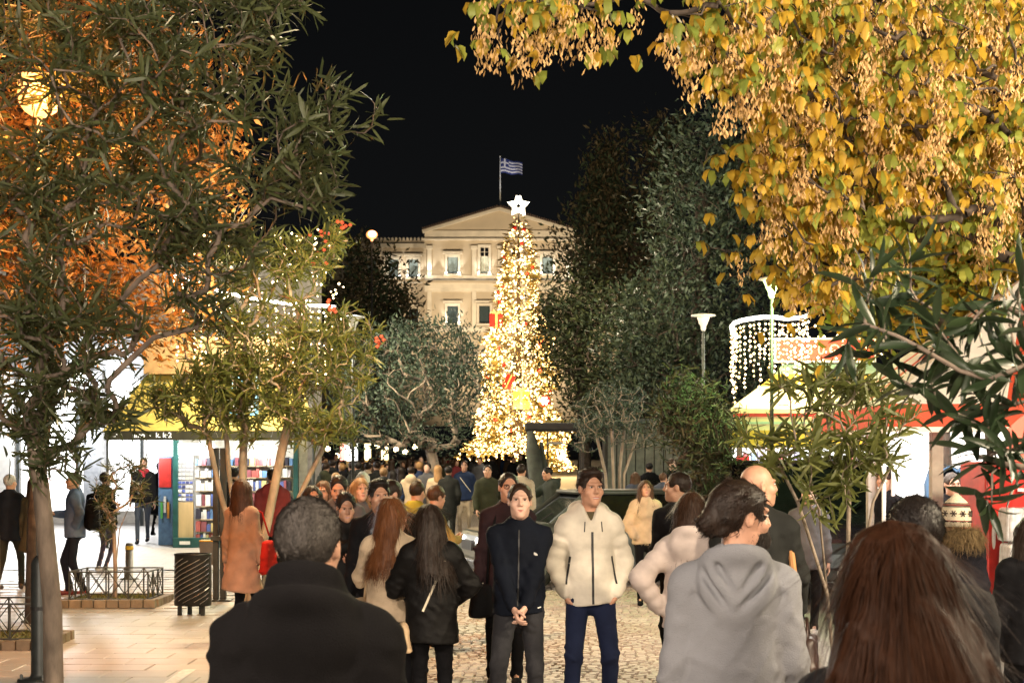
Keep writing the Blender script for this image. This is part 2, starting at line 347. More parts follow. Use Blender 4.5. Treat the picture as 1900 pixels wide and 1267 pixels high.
# flag
fl = thing('flag', 'blue and white striped flag flying from the pole on the roof ridge', 'flag', (px_(928), PY + .6, pz_(384)))
MB().tube([(0, 0, 0), (0, 0, (384 - 290) * u)], [.11, .07], 8).build('pole', mat('pole_white', (.6, .6, .58), .5), fl); MB().lathe([(.02, 0), (.14, .08), (.14, .16), (.02, .24)], 8, (0, 0, 94 * u)).build('finial', M_WHITE, fl)
M_FB = mat('flag_blue', (.02, .035, .16), .8); M_FW = mat('flag_white', (.60, .60, .66), .8)
def flagcol(x, y):                 # nine stripes, cross in the canton (x,y in units of stripes, 13.5 x 9)
    if x < 5 and y > 4: return 1 if (2 <= x < 3 or 6 <= y < 7) else 0
    return 0 if int(y) % 2 == 0 else 1
V = []; F = []; mi = []; NX = 27; fw, fh = 40 * u, 27 * u
for j in range(10):
    for i in range(NX + 1):
        t_ = i / NX; V.append((.1 + t_ * fw, .35 * math.sin(t_ * 7 + j * .15) * t_ - .1, 91 * u - fh + fh * j / 9 * (1 - .12 * t_) - .35 * t_ ** 1.5 + .12 * math.sin(t_ * 9)))
for j in range(9):
    for i in range(NX): F.append((j * (NX + 1) + i, j * (NX + 1) + i + 1, (j + 1) * (NX + 1) + i + 1, (j + 1) * (NX + 1) + i)); mi.append(flagcol(i / 2 + .1, j + .5))
link('cloth', arr_mesh('cloth', V, np.array(F), True, mi), [M_FB, M_FW], fl)
spot_light('flag_light', (px_(945), PY - 6, pz_(392)), (px_(945), PY, pz_(306)), 1500, (.9, .92, 1), 60, .6, .2)

# ------------------------------------------------------------------ the lit Christmas tree
TY = 100.0; tu = TY / FPX; tg = gz(TY); TX = (962 - 950) * tu
xt = thing('christmas_tree', 'tall Christmas tree covered in golden lights with a white star on top', 'tree', (TX, TY, tg))
TH = (866 - 398) * tu + CAM_H - tg
def prof(z):                       # radius at height fraction
    f_ = z / TH; base = 3.15 * (1 - f_) ** .82 + .34
    return base * (.90 + .16 * (1 - ((f_ * 6.0) % 1.0)))
def bulge(a, z): return 1 + .13 * math.sin(2 * a + z * .9) + .10 * math.sin(3 * a - z * 1.7 + 1) + .08 * math.sin(5 * a + z * 2.9)
MB().tube([(0, 0, 0), (0, 0, TH)], [.35, .04], 8).build('trunk', mat('bark_dark', (.05, .035, .025), .9), xt)
r = np.random.default_rng(3); n = 9000
z = TH * (1 - np.sqrt(r.random(n))) * .98 + .3; z = np.minimum(z, TH - .1); a = r.uniform(0, 2 * np.pi, n); R_ = np.array([prof(k) * bulge(q, k) for q, k in zip(a, z)]) * np.sqrt(r.uniform(.25, 1.0, n))
c = np.stack([R_ * np.cos(a), R_ * np.sin(a), z], 1); dr = np.stack([np.cos(a), np.sin(a), r.uniform(-.5, .4, n)], 1); dr /= np.linalg.norm(dr, axis=1)[:, None]
sd = np.cross(dr, r.normal(size=(n, 3))); sd /= np.linalg.norm(sd, axis=1)[:, None]; L = r.uniform(.25, .5, n)[:, None]
V = np.stack([c - sd * .07, c + sd * .07, c + dr * L + sd * .02, c + dr * L - sd * .02], 1).reshape(-1, 3)
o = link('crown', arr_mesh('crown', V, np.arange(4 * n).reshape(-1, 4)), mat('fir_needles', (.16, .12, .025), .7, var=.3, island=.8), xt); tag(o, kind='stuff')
def octa(C, s):
    O = np.array([(1, 0, 0), (-1, 0, 0), (0, 1, 0), (0, -1, 0), (0, 0, 1), (0, 0, -1)], float)
    Fo = np.array([(0, 2, 4), (2, 1, 4), (1, 3, 4), (3, 0, 4), (2, 0, 5), (1, 2, 5), (3, 1, 5), (0, 3, 5)])
    C = np.asarray(C); s = np.broadcast_to(np.asarray(s, float), (len(C),))
    return (C[:, None] + O[None] * s[:, None, None]).reshape(-1, 3), (Fo[None] + 6 * np.arange(len(C))[:, None, None]).reshape(-1, 3)
M_BULB = mat('warm_bulb', (.9, .8, .6), .4, emit=(1, .56, .18), estr=5.0, nosample=True)
M_BULB2 = mat('bright_bulb', (.9, .85, .7), .4, emit=(1, .68, .32), estr=10.0, nosample=True)
M_STAR = mat('star_light', (1, .95, .85), .4, emit=(1, .86, .62), estr=7.0, nosample=True)
n = 7600; z = TH * (1 - np.sqrt(r.random(n))) * .985 + .35; z = np.minimum(z, TH - .05)
cl = r.random((26, 2)) * np.array([2 * np.pi, TH]); a = r.uniform(0, 2 * np.pi, n)
keep = np.array([0.35 + .65 * (math.sin(3 * aa + zz * 1.1) * math.sin(zz * 2.6 + aa) > -.25) for aa, zz in zip(a, z)]) > r.random(n)
z, a = z[keep], a[keep]; R_ = np.array([prof(k) * bulge(q, k) for q, k in zip(a, z)]) * r.uniform(.86, 1.06, len(z))
C = np.stack([R_ * np.cos(a), R_ * np.sin(a), z], 1)
big = r.random(len(C)) < .22
o = link('fairy_lights', arr_mesh('fairy_lights', *octa(C[~big], r.uniform(.030, .056, (~big).sum()))), M_BULB, xt); tag(o, kind='stuff')
o = link('bright_fairy_lights', arr_mesh('bright_fairy_lights', *octa(C[big], r.uniform(.05, .085, big.sum()))), M_BULB2, xt); tag(o, kind='stuff')
# star: hollow five-point tube
so = MB(); pts = []
for k in range(11):
    an = math.pi / 2 + k * math.pi / 5; rr = .66 if k % 2 == 0 else .28; pts.append((rr * math.cos(an), 0, TH + .62 + rr * math.sin(an)))
so.tube(pts, .16, 8, False); so.build('star', M_STAR, xt)
M_GIFT = mat('gift_red', (.30, .012, .012), .5); M_GOLD = mat('gift_gold', (.50, .30, .06), .4); M_RIB = mat('ribbon', (.80, .55, .25), .4)
def gift(x, y, w, h, m, tilt=0.0, bow=True):
    p = W(x, y, TY) - Vector((TX, TY, tg)); rr = prof(p.z) if 0 < p.z < TH else 1; p.x = max(-rr * .85, min(rr * .85, p.x)); yy = -math.sqrt(max(rr * rr - p.x * p.x, 0)) - .05; R = Matrix.Rotation(tilt, 3, 'Y'); c = Vector((p.x, yy, p.z))
    o = MB().box(c, (w * tu, .5, h * tu), rot=R).build('gift_box', m, xt)
    MB().box(c + R @ Vector((0, -.26, 0)), (w * tu * .16, .06, h * tu * 1.02), rot=R).build('ribbon', M_RIB, o)
    if bow:
        for s in (-1, 1): MB().tube([c + R @ Vector((0, -.2, h * tu / 2)), c + R @ Vector((s * .24, -.25, h * tu / 2 + .26)), c + R @ Vector((s * .40, -.25, h * tu / 2 + .12)), c + R @ Vector((0, -.22, h * tu / 2))], .06, 6).build('bow', M_RIB, o)
gift(916, 597, 25, 24, M_GIFT); gift(944, 712, 15, 26, M_RED, .45, False); gift(967, 745, 30, 32, M_GOLD); gift(1003, 640, 10, 12, M_RED)
def bauble(x, y, rad, m, flake=False, nm='bauble'):
    p = W(x, y, TY) - Vector((TX, TY, tg)); rr = prof(min(max(p.z, .1), TH - .2)); p.x = max(-rr * .9, min(rr * .9, p.x)); yy = -math.sqrt(max(rr * rr - p.x * p.x, 0.0)) - .12
    o = MB().lathe([(rad * math.sin(math.pi * k / 8), -rad * math.cos(math.pi * k / 8)) for k in range(9)], 12, (p.x, yy, p.z)).build(nm, m, xt, True)
    if flake:
        mb = MB()
        for k in range(6):
            an = k * math.pi / 3; q = Vector((math.cos(an), 0, math.sin(an))); mb.box(Vector((p.x, yy - rad * .93, p.z)) + q * rad * .42, (.22, .08, .12), rot=Matrix.Rotation(-an, 3, 'Y'))
        mb.build('snowflake', M_STAR, o)
bauble(1009, 746, .42, M_RED, True)
M_RB = mat('red_bauble', (.60, .03, .02), .25)
for x, y in ((955, 425), (972, 428), (968, 455), (910, 478), (923, 482), (988, 498), (978, 512), (932, 535), (896, 545), (890, 562), (903, 588), (893, 630), (925, 650), (975, 605), (935, 680), (1038, 728), (920, 780), (980, 775), (948, 800), (1000, 690), (905, 700)): bauble(x, y, rnd.uniform(.11, .17), M_RB)
for a_, z_, p_ in ((-1.2, 1.2, 260), (-2.1, 1.5, 260), (-1.6, 4.5, 300), (-1.0, 7.5, 220), (-2.2, 8.5, 220), (-1.6, 11.5, 200), (-1.5, 14.5, 120), (.2, 3.0, 200), (-3.3, 3.0, 200)):
    rr = prof(z_) + 1.1; point_light('fairy_glow', (TX + rr * math.cos(a_), TY + rr * math.sin(a_), tg + z_), p_ * 4.0, (1, .66, .28), .35)
# ------------------------------------------------------------------ trees
def leaf_tpl(kind):
    """template leaf: length along +Y (0..1), width along X, bent; triangles"""
    if kind == 'oleander': prof_ = [(0, .012), (.18, .065), (.5, .088), (.8, .055), (1, 0)]; droop = .22; fold = .04
    elif kind == 'broad': prof_ = [(0, .02), (.15, .22), (.38, .30), (.62, .20), (.74, .235), (1, 0)]; droop = .18; fold = .10
    elif kind == 'samara': prof_ = [(0, .05), (.65, .20), (1, .03)]; droop = .05; fold = .02
    else: prof_ = [(0, .03), (.45, .17), (1, 0)]; droop = .1; fold = .03
    V = []; F = []
    for i, (t, w) in enumerate(prof_):
        z = -droop * t * t
        V += [(-w, t, z + fold * w / .1), (0, t, z), (w, t, z + fold * w / .1)]
    for i in range(len(prof_) - 1):
        b = i * 3
        for k in (0, 1): F += [(b + k, b + k + 1, b + k + 4), (b + k, b + k + 4, b + k + 3)]
    return np.array(V, float), np.array(F)
def lite(tpl):
    V, F = tpl; n = len(V) // 3; sel = [0, n // 2, n - 1] if n < 5 else [0, 1, n - 2, n - 1]
    P = []; Q = []
    for i in sel: P += [V[3 * i], V[3 * i + 2]]
    for i in range(len(sel) - 1): b = 2 * i; Q += [(b, b + 1, b + 3), (b, b + 3, b + 2)]
    return np.array(P), np.array(Q)
def place(tpl, P, D, Up, S):
    V0, F0 = tpl; D = D / (np.linalg.norm(D, axis=1)[:, None] + 1e-9)
    X = np.cross(D, Up); X /= np.linalg.norm(X, axis=1)[:, None] + 1e-9; Z = np.cross(X, D)
    S = np.broadcast_to(S, (len(P),))[:, None, None]
    V = P[:, None] + S * (V0[None, :, 0:1] * X[:, None] + V0[None, :, 1:2] * D[:, None] + V0[None, :, 2:3] * Z[:, None])
    return V.reshape(-1, 3), (F0[None] + len(V0) * np.arange(len(P))[:, None, None]).reshape(-1, 3), (X, D, Z)
def grow(trunk, targets, rng, step=.35, wig=.12, up=.35, taper=1.0):
    """join every target point to the nearest branch; returns nodes, parents, chains, tips (pos, dir)"""
    pos = [np.array(p, float) for p in trunk]; par = [-1] + list(range(len(trunk) - 1)); chains = [list(range(len(trunk)))]; tips = []
    T = np.array(targets, float); top = pos[-1]; order = np.argsort(np.min(np.linalg.norm(T[:, None] - np.array(pos)[None, len(pos) // 2:], axis=2), axis=1))
    fixed = len(trunk)
    for k in order:
        t = T[k]; A = np.array(pos); d = np.linalg.norm(A - t, axis=1) + .6 * np.maximum(0, A[:, 2] - t[2] + .1)
        d[:max(1, fixed // 2)] += 2.5
        j = int(np.argmin(d)); p = A[j]; L = np.linalg.norm(t - p); m = max(2, int(L / step))
        pd = (A[j] - A[par[j]]) if par[j] >= 0 else np.array((0, 0, 1.0)); pd = pd / (np.linalg.norm(pd) + 1e-9)
        c = p + (pd * .45 + np.array((0, 0, up))) * L * .5; ch = [j]; prev = j
        for i in range(1, m + 1):
            s = i / m; q = (1 - s) ** 2 * p + 2 * s * (1 - s) * c + s * s * t
            if i < m: q = q + rng.normal(size=3) * wig * L / m
            pos.append(q); par.append(prev); prev = len(pos) - 1; ch.append(prev)
        chains.append(ch); dd = pos[-1] - pos[-2]; tips.append((pos[-1], dd / (np.linalg.norm(dd) + 1e-9)))
    return np.array(pos), par, chains, tips
def wood(name, pos, par, chains, r_base, r_tip, mat_, parent, expo=.5, sides=6, trunk_r=None):
    cnt = np.ones(len(pos))
    for i in range(len(pos) - 1, 0, -1):
        if par[i] >= 0: cnt[par[i]] += cnt[i]
    r = r_tip * cnt ** expo; r = np.minimum(r, r_base)
    if trunk_r:
        for i, q in enumerate(trunk_r): r[i] = q
    mb = MB()
    for ci, ch in enumerate(chains):
        rr = [r[i] for i in ch]
        if ci: rr[0] = min(rr[0], rr[1] * 1.3)
        mb.tube([pos[i] for i in ch], rr, sides if rr[0] > r_tip * 3 else 4, False)
    return mb.build(name, mat_, parent, True)
def sample_blobs(blobs, n, rng, shell=.0):
    """blobs: (px,py,Y, rx,ry (photo px), rY (m), weight)"""
    w = np.array([b[6] if len(b) > 6 else b[3] * b[4] for b in blobs], float); k = rng.choice(len(blobs), n, p=w / w.sum()); P = []
    for i in k:
        px, py, Y, rx, ry, rY = blobs[i][:6]
        v = rng.normal(size=3); v /= np.linalg.norm(v); v *= (shell + (1 - shell) * rng.random()) ** (1 / 2.2)
        P.append(tuple(W(px + v[0] * rx, py + v[1] * ry, Y + v[2] * rY)))
    return np.array(P)
def unit(V): return V / (np.linalg.norm(V, axis=1)[:, None] + 1e-9)
LEAFMESH = {}
def leaf_objects(tree, org, kind, tpl, P, D, Up, S, m, nobj=300, tint=0):
    """the leaves that show largest become objects; returns the mask of the others"""
    cam_p = np.array((0, 0, CAM_H)); wp = P + np.array(org)
    px = 950 + FPX * wp[:, 0] / wp[:, 1]; py = 866 - FPX * (wp[:, 2] - CAM_H) / wp[:, 1]
    inn = (px > 5) & (px < 1895) & (py > 5) & (py < 1260); sc = np.where(inn, S / wp[:, 1], -1)
    idx = np.argsort(-sc)[:nobj]; idx = idx[sc[idx] > 0]
    key = (kind, m.name)
    if key not in LEAFMESH:
        me = arr_mesh('leaf', *tpl, True); me.materials.append(m); LEAFMESH[key] = me
    me = LEAFMESH[key]
    D_ = unit(D[idx]); X = unit(np.cross(D_, Up[idx])); Z = np.cross(X, D_)
    for q, i in enumerate(idx):
        o = bpy.data.objects.new('leaf', me); s = float(S[i])
        o.matrix_local = Matrix(((X[q, 0] * s, D_[q, 0] * s, Z[q, 0] * s, P[i, 0]), (X[q, 1] * s, D_[q, 1] * s, Z[q, 1] * s, P[i, 1]), (X[q, 2] * s, D_[q, 2] * s, Z[q, 2] * s, P[i, 2]), (0, 0, 0, 1)))
        o.parent = tree; COL.objects.link(o)
    k = np.ones(len(P), bool); k[idx] = False; return k
def whorls(tips, rng, per, L, spread=.85, back=.28, droop=.15, jit=.25):
    P, D, U, S = [], [], [], []
    for p, d in tips:
        a0 = rng.uniform(0, 6.28); ref = np.array((0, 0, 1.0)) if abs(d[2]) < .9 else np.array((1.0, 0, 0)); u = np.cross(d, ref); u /= np.linalg.norm(u); w = np.cross(d, u)
        n = max(3, int(rng.normal(per, per * .25)))
        for i in range(n):
            a = a0 + i * 2.1 + rng.normal() * .2; t = i / n; rad = u * math.cos(a) + w * math.sin(a)
            dd = d * (.95 - spread * t) + rad * (.35 + .6 * t) + rng.normal(size=3) * jit * .4; dd[2] -= droop * t
            P.append(p - d * back * t); D.append(dd); U.append(d + rng.normal(size=3) * .2); S.append(L * rng.uniform(.65, 1.2))
    return np.array(P), np.array(D), np.array(U), np.array(S)
def finish_tree(t, org, wood_args, leafsets, nobj=0):
    pos, par, chains, rb, rt, bark, sides, ex, tr = wood_args
    wood('trunk', pos, par, chains, rb, rt, bark, t, ex, sides, tr)
    cr = None
    for kind, tpl, P, D, U, S, m, nm, no in leafsets:
        keep = leaf_objects(t, org, kind, tpl, P, D, U, S, m, no) if no else np.ones(len(P), bool)
        V, F, _ = place(tpl if kind == 'near' else lite(tpl), P[keep], D[keep], U[keep], S[keep])
        o = link(nm, arr_mesh(nm, V, F, True), m, t); tag(o, kind='stuff')
def leafmat(name, c1, c2, rough=.45, trans=.25, spec=.4): return mat(name, c1, rough, var=.2, scale=3, island=.75, trans=trans, col2=c2, spec=spec)
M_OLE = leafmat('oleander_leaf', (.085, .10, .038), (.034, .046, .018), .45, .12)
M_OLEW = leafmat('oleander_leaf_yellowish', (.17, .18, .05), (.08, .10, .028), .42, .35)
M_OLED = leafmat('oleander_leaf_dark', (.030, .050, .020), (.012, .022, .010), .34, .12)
M_OLIVE = leafmat('olive_leaf', (.065, .095, .062), (.03, .048, .033), .55, .12)
M_EVER = leafmat('evergreen_leaf', (.05, .072, .034), (.018, .028, .013), .8, .1)
M_BROWN = leafmat('brownish_leaf', (.13, .10, .05), (.06, .05, .025), .6, .15)
M_AUT = leafmat('autumn_leaf', (.54, .32, .03), (.32, .23, .03), .5, .36)
M_AUTG = leafmat('yellow_green_leaf', (.30, .30, .045), (.13, .18, .03), .5, .35)
M_SAM = leafmat('samara_seed', (.68, .45, .20), (.46, .28, .11), .6, .3)
M_BARK = mat('smooth_bark', (.20, .155, .12), .85, var=.28, scale=9, bump=.6, bscale=30, stretch=(1, 1, .35))
M_BARKD = mat('dark_bark', (.065, .048, .036), .9, var=.3, scale=10, bump=.6, bscale=25)
M_BARKP = mat('pale_bark', (.30, .24, .19), .85, var=.25, scale=8, bump=.5, bscale=30, stretch=(1, 1, .4))
OLE = leaf_tpl('oleander'); BRD = leaf_tpl('broad'); SAM = leaf_tpl('samara'); SML = leaf_tpl('small')

def oleander(label, base_px, Y, trunk_px, blobs, n, per, L, leafm, barkm, seed, rb, nobj=300, stems=None, back=.28, cat='tree', tipr=.0035, flowers=None, name='oleander_tree', up=.35, ex=.47):
    rng = np.random.default_rng(seed); org = G(base_px, Y); t = thing(name, label, cat, org)
    trunk = [np.array(W(px, py, Y)) - org if i else np.zeros(3) for i, (px, py) in enumerate(trunk_px)]
    tg_ = sample_blobs(blobs, n, rng) - np.array(org)
    if stems:                       # further stems from the same root: each claims the targets on its side
        all_ = [trunk] + [[np.array(W(px, py, Y + dy)) - org if i else np.array((W(px, py, Y).x - org.x, dy, 0)) for i, (px, py) in enumerate(s_[0])] for s_ in stems for dy in [s_[1]]]
        own = np.argmin(np.stack([np.linalg.norm((tg_ - s_[-1]) * (1, 1, .5), axis=1) for s_ in all_]), 0)
        pos, par, chains, tips = [], [], [], []
        for i, s_ in enumerate(all_):
            if not (own == i).any(): tt = [s_[-1] + np.array((0, 0, .3))]
            else: tt = tg_[own == i]
            a, b, c, d = grow(s_, tt, rng, up=up); o_ = len(pos)
            pos += list(a); par += [q + o_ if q >= 0 else -1 for q in b]; chains += [[q + o_ for q in ch] for ch in c]; tips += d
        pos = np.array(pos); tr = None
    else:
        pos, par, chains, tips = grow(trunk, tg_, rng, up=up); tr = [rb * (1.08 - .28 * i / max(1, len(trunk) - 1)) for i in range(len(trunk))]
    P, D, U, S = whorls(tips, rng, per, L, back=back)
    sets = [('ole', OLE, P, D, U, S, leafm, 'crown', nobj)]
    finish_tree(t, org, (pos, par, chains, rb, tipr, barkm, 7, ex, tr), sets)
    if flowers:
        mb = MB()
        for px, py in flowers:
            c = W(px, py, Y - .5) - org
            for k in range(7):
                d = Vector(rng.normal(size=3)) * .05; mb.lathe([(.004, 0), (.03, .02), (.02, .045), (.003, .05)], 6, c + d)
        mb.build('blossoms', mat('pink_blossom', (.55, .10, .06), .6, island=.4), t)
    return t
# 1 the near tree at the left
oleander('slim grey-trunked oleander tree before the left lamp post, crown filling the upper left corner', 100, 11.5,
         [(106, 1290), (98, 1130), (86, 1000), (76, 900), (66, 850), (62, 800)],
         [(70, 60, 11.4, 260, 150, 1.1), (320, 70, 11.3, 230, 150, 1.0), (500, 20, 11.2, 90, 75, .5), (570, 215, 11.0, 140, 75, .5), (560, 330, 11.1, 90, 80, .5), (250, 290, 11.4, 260, 160, 1.0), (60, 360, 11.5, 150, 180, 1.0), (350, 440, 11.3, 150, 90, .7), (110, 600, 11.6, 170, 120, .9, 26000), (70, 740, 11.5, 120, 110, .8, 19000), (200, 740, 11.1, 70, 80, .4, 5000), (400, 570, 11.0, 90, 40, .4, 3000), (110, 850, 11.2, 70, 40, .4, 3500), (-120, 400, 11.5, 120, 350, 1.0, 25000)],
         1000, 12, .18, M_OLE, M_BARK, 21, .075, 300, back=.30, tipr=.0036, ex=.35)
# 2 feathery tree behind it, lamp orange also put into its leaf colour
def clump_tree(name, label, org_px, Y, trunk_px, blobs, n, leaf_n, L, leafm, barkm, seed, rb, tpl=SML, spread=.35, cat='tree', tipr=.006, dirs='out', ex=.5, zsplit=None, shell=.3, group=None, wig=.1):
    rng = np.random.default_rng(seed); org = G(org_px, Y); t = thing(name, label, cat, org, 0, group)
    trunk = [np.array(W(px, py, Y)) - org if i else np.zeros(3) for i, (px, py) in enumerate(trunk_px)]
    tg_ = sample_blobs(blobs, n, rng, shell) - np.array(org)
    pos, par, chains, tips = grow(trunk, tg_, rng, step=.7, wig=wig)
    cen = tg_.mean(0)
    P = np.repeat(np.array([p for p, d in tips]), leaf_n, 0) + rng.normal(size=(n * leaf_n, 3)) * spread * np.array((1, 1, 1.1))
    Dt = np.repeat(np.array([d for p, d in tips]), leaf_n, 0)
    D = Dt + rng.normal(size=P.shape) * .6 + np.array((0, 0, .35 if dirs == 'up' else -.1)); U = rng.normal(size=P.shape); S = L * rng.uniform(.6, 1.3, len(P))
    ms = leafm if isinstance(leafm, list) else [leafm]; sets = []; which = np.repeat(rng.integers(0, len(ms), n), leaf_n)
    for i, m in enumerate(ms):
        k = which == i; sets.append(('c', tpl, P[k], D[k], U[k], S[k], m, 'crown' if i == 0 else 'crown_tint', 0))
    finish_tree(t, org, (pos, par, chains, rb, tipr, barkm, 6, ex, [rb * (1 - .4 * i / len(trunk)) for i in range(len(trunk))]), sets); return t
M_LAMPLIT = leafmat('feathery_leaf', (.34, .16, .04), (.18, .085, .022), .6, .25)  # orange of the street lamp is put into the leaf colour
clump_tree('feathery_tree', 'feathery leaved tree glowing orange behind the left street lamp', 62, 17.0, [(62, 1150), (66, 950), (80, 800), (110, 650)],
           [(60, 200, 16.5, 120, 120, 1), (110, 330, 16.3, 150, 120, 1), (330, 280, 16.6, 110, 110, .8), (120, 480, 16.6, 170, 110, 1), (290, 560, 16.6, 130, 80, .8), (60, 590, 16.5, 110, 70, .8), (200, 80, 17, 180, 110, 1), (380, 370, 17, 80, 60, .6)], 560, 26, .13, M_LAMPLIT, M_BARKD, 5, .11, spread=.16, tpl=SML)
# 3 multi-stem oleander
oleander('multi-stemmed oleander with warm lit leaves and pink blossoms left of the dark-coated man', 455, 19.4,
         [(462, 1115), (455, 1000), (450, 900), (452, 820), (455, 740)],
         [(430, 700, 19.0, 90, 60, .8), (300, 730, 19.2, 60, 45, .4), (520, 690, 18.9, 110, 60, .7), (470, 490, 19.2, 100, 75, .8), (560, 480, 19.0, 75, 60, .6), (625, 440, 19.2, 30, 40, .3), (420, 610, 19.4, 110, 110, .9), (560, 640, 19.2, 120, 110, .9), (650, 650, 19.3, 70, 90, .5), (510, 760, 19.3, 160, 75, .9), (370, 730, 19.2, 90, 80, .6), (600, 790, 19.1, 80, 50, .5)],
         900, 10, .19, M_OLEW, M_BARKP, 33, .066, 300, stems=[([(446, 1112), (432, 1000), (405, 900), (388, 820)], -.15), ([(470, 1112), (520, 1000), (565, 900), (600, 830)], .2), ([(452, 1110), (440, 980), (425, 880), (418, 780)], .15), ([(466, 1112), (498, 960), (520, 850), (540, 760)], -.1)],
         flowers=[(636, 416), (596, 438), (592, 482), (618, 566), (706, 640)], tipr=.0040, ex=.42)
# 4 grey-green olive in the middle
clump_tree('olive_tree', 'grey-green olive tree with a leaning trunk before the crowd left of the lit tree', 824, 33.0, [(826, 1000), (818, 930), (806, 870), (798, 830)],
           [(740, 700, 33, 140, 95, 1.6), (800, 650, 33, 90, 60, 1.2), (850, 700, 32.6, 55, 85, .9), (690, 780, 33, 90, 60, 1.1), (800, 790, 32.7, 85, 50, .9), (760, 640, 33.5, 60, 40, .8)], 420, 22, .13, M_OLIVE, M_BARKP, 8, .17, spread=.15, dirs='up')
# 5 dark trees between the olive and the parliament
clump_tree('dark_tree', 'dark brownish tree below the orange lamp left of the parliament', 700, 62.0, [(705, 905), (705, 820), (702, 700), (700, 620)],
           [(700, 540, 62, 60, 80, 2.5), (660, 500, 62, 45, 60, 2), (730, 600, 62, 50, 50, 2), (640, 590, 62, 70, 60, 2), (715, 660, 62, 60, 60, 2)], 300, 20, .30, [M_BROWN, M_EVER], M_BARKD, 9, .25, spread=.4)
# 6 the dark group right of the lit tree
clump_tree('evergreen_tree', 'tall grey-green evergreen tree, largest of the dark trees right of the lit tree', 1290, 42.0, [(1290, 960), (1290, 850), (1295, 700), (1300, 500), (1305, 350)],
           [(1310, 300, 42, 75, 85, 2.2), (1300, 400, 42, 110, 110, 2.6), (1330, 520, 41.5, 115, 120, 2.6), (1250, 600, 41.5, 100, 120, 2.4), (1340, 690, 41.5, 95, 100, 2.2), (1220, 720, 41.5, 80, 80, 2), (1180, 650, 42, 60, 110, 1.6), (1345, 240, 42, 22, 45, .6)], 760, 22, .21, [M_EVER, M_OLIVE], M_BARKD, 12, .32, spread=.33, dirs='up')
clump_tree('brown_leaved_tree', 'brownish spiky topped tree behind the evergreens right of the gable', 1170, 56.0, [(1170, 925), (1170, 800), (1172, 600), (1175, 450)],
           [(1130, 300, 56, 17, 45, .8, 2500), (1110, 345, 56, 20, 35, .8, 1500), (1140, 380, 56, 40, 50, 1.5), (1225, 260, 56, 50, 40, 1.6), (1230, 330, 56, 45, 70, 1.8), (1180, 430, 56, 85, 70, 2.5), (1112, 400, 56, 40, 55, 1.6), (1112, 470, 55.5, 48, 60, 2), (1066, 400, 56, 9, 30, .6, 350), (1150, 520, 56, 90, 60, 2.5), (1030, 452, 54, 22, 10, .6, 260), (1060, 490, 54, 22, 24, .6, 500)], 520, 22, .26, [M_BROWN, M_EVER], M_BARKD, 14, .3, spread=.34, dirs='up', shell=.15)
clump_tree('round_bushy_tree', 'round bushy green tree overlapping the right edge of the lit tree', 1080, 49.0, [(1085, 940), (1085, 850), (1082, 760), (1080, 680)],
           [(1068, 560, 49, 65, 65, 2), (1110, 640, 49, 90, 90, 2.4), (1040, 620, 49, 55, 60, 1.6), (1120, 740, 49, 80, 60, 2.2), (1050, 690, 49, 30, 30, 1.0)], 420, 24, .20, [mat('green_leaf', (.06, .075, .02), .6, island=.7, col2=(.025, .03, .012)), M_EVER], M_BARKD, 15, .25, spread=.33)
# small pale-stemmed shrub tree
def multi_stem():
    rng = np.random.default_rng(44); Y = 27.5; org = G(1142, Y); t = thing('pale_stemmed_tree', 'small bushy tree with four pale stems behind the man in the white jacket', 'tree', org)
    ss = [[(1130, 990), (1124, 880), (1105, 800)], [(1140, 990), (1138, 880), (1135, 790)], [(1150, 990), (1150, 870), (1160, 780)], [(1156, 990), (1158, 880), (1185, 800)]]
    bl = [(1135, 770, Y, 90, 50, 1), (1110, 800, Y, 70, 40, .8), (1180, 800, Y, 50, 40, .7), (1140, 730, Y, 60, 30, .7)]
    tg_ = sample_blobs(bl, 260, rng) - np.array(org); st = [[np.array(W(px, py, Y)) - org if i else np.array(((px - 1142) * Y / FPX, 0, 0)) for i, (px, py) in enumerate(s_)] for s_ in ss]
    own = np.argmin(np.stack([np.linalg.norm(tg_ - s_[-1], axis=1) for s_ in st]), 0); pos, par, ch, tips = [], [], [], []
    for i, s_ in enumerate(st):
        a, b, c, d = grow(s_, tg_[own == i], rng); o_ = len(pos); pos += list(a); par += [q + o_ if q >= 0 else -1 for q in b]; ch += [[q + o_ for q in x] for x in c]; tips += d
    P, D, U, S = whorls(tips, rng, 14, .11, back=.25)
    finish_tree(t, org, (np.array(pos), par, ch, .042, .005, M_BARKP, 6, .36, None), [('p', OLE, P, D, U, S, M_OLIVE, 'crown', 0)])
multi_stem()
clump_tree('brownish_shrub', 'tall olive-brown shrub beside the unlit tulip lamp', 1310, 21.5, [(1312, 1085), (1312, 980), (1310, 880)],
           [(1285, 740, 21.5, 50, 40, .7), (1310, 800, 21.3, 60, 55, .8), (1270, 790, 21.5, 50, 50, .7), (1310, 870, 21.4, 60, 45, .7)], 260, 20, .15, [mat('dim_brown_leaf', (.075, .06, .025), .6, island=.7, col2=(.035, .03, .012)), M_EVER], M_BARKD, 17, .08, spread=.12, tpl=OLE)
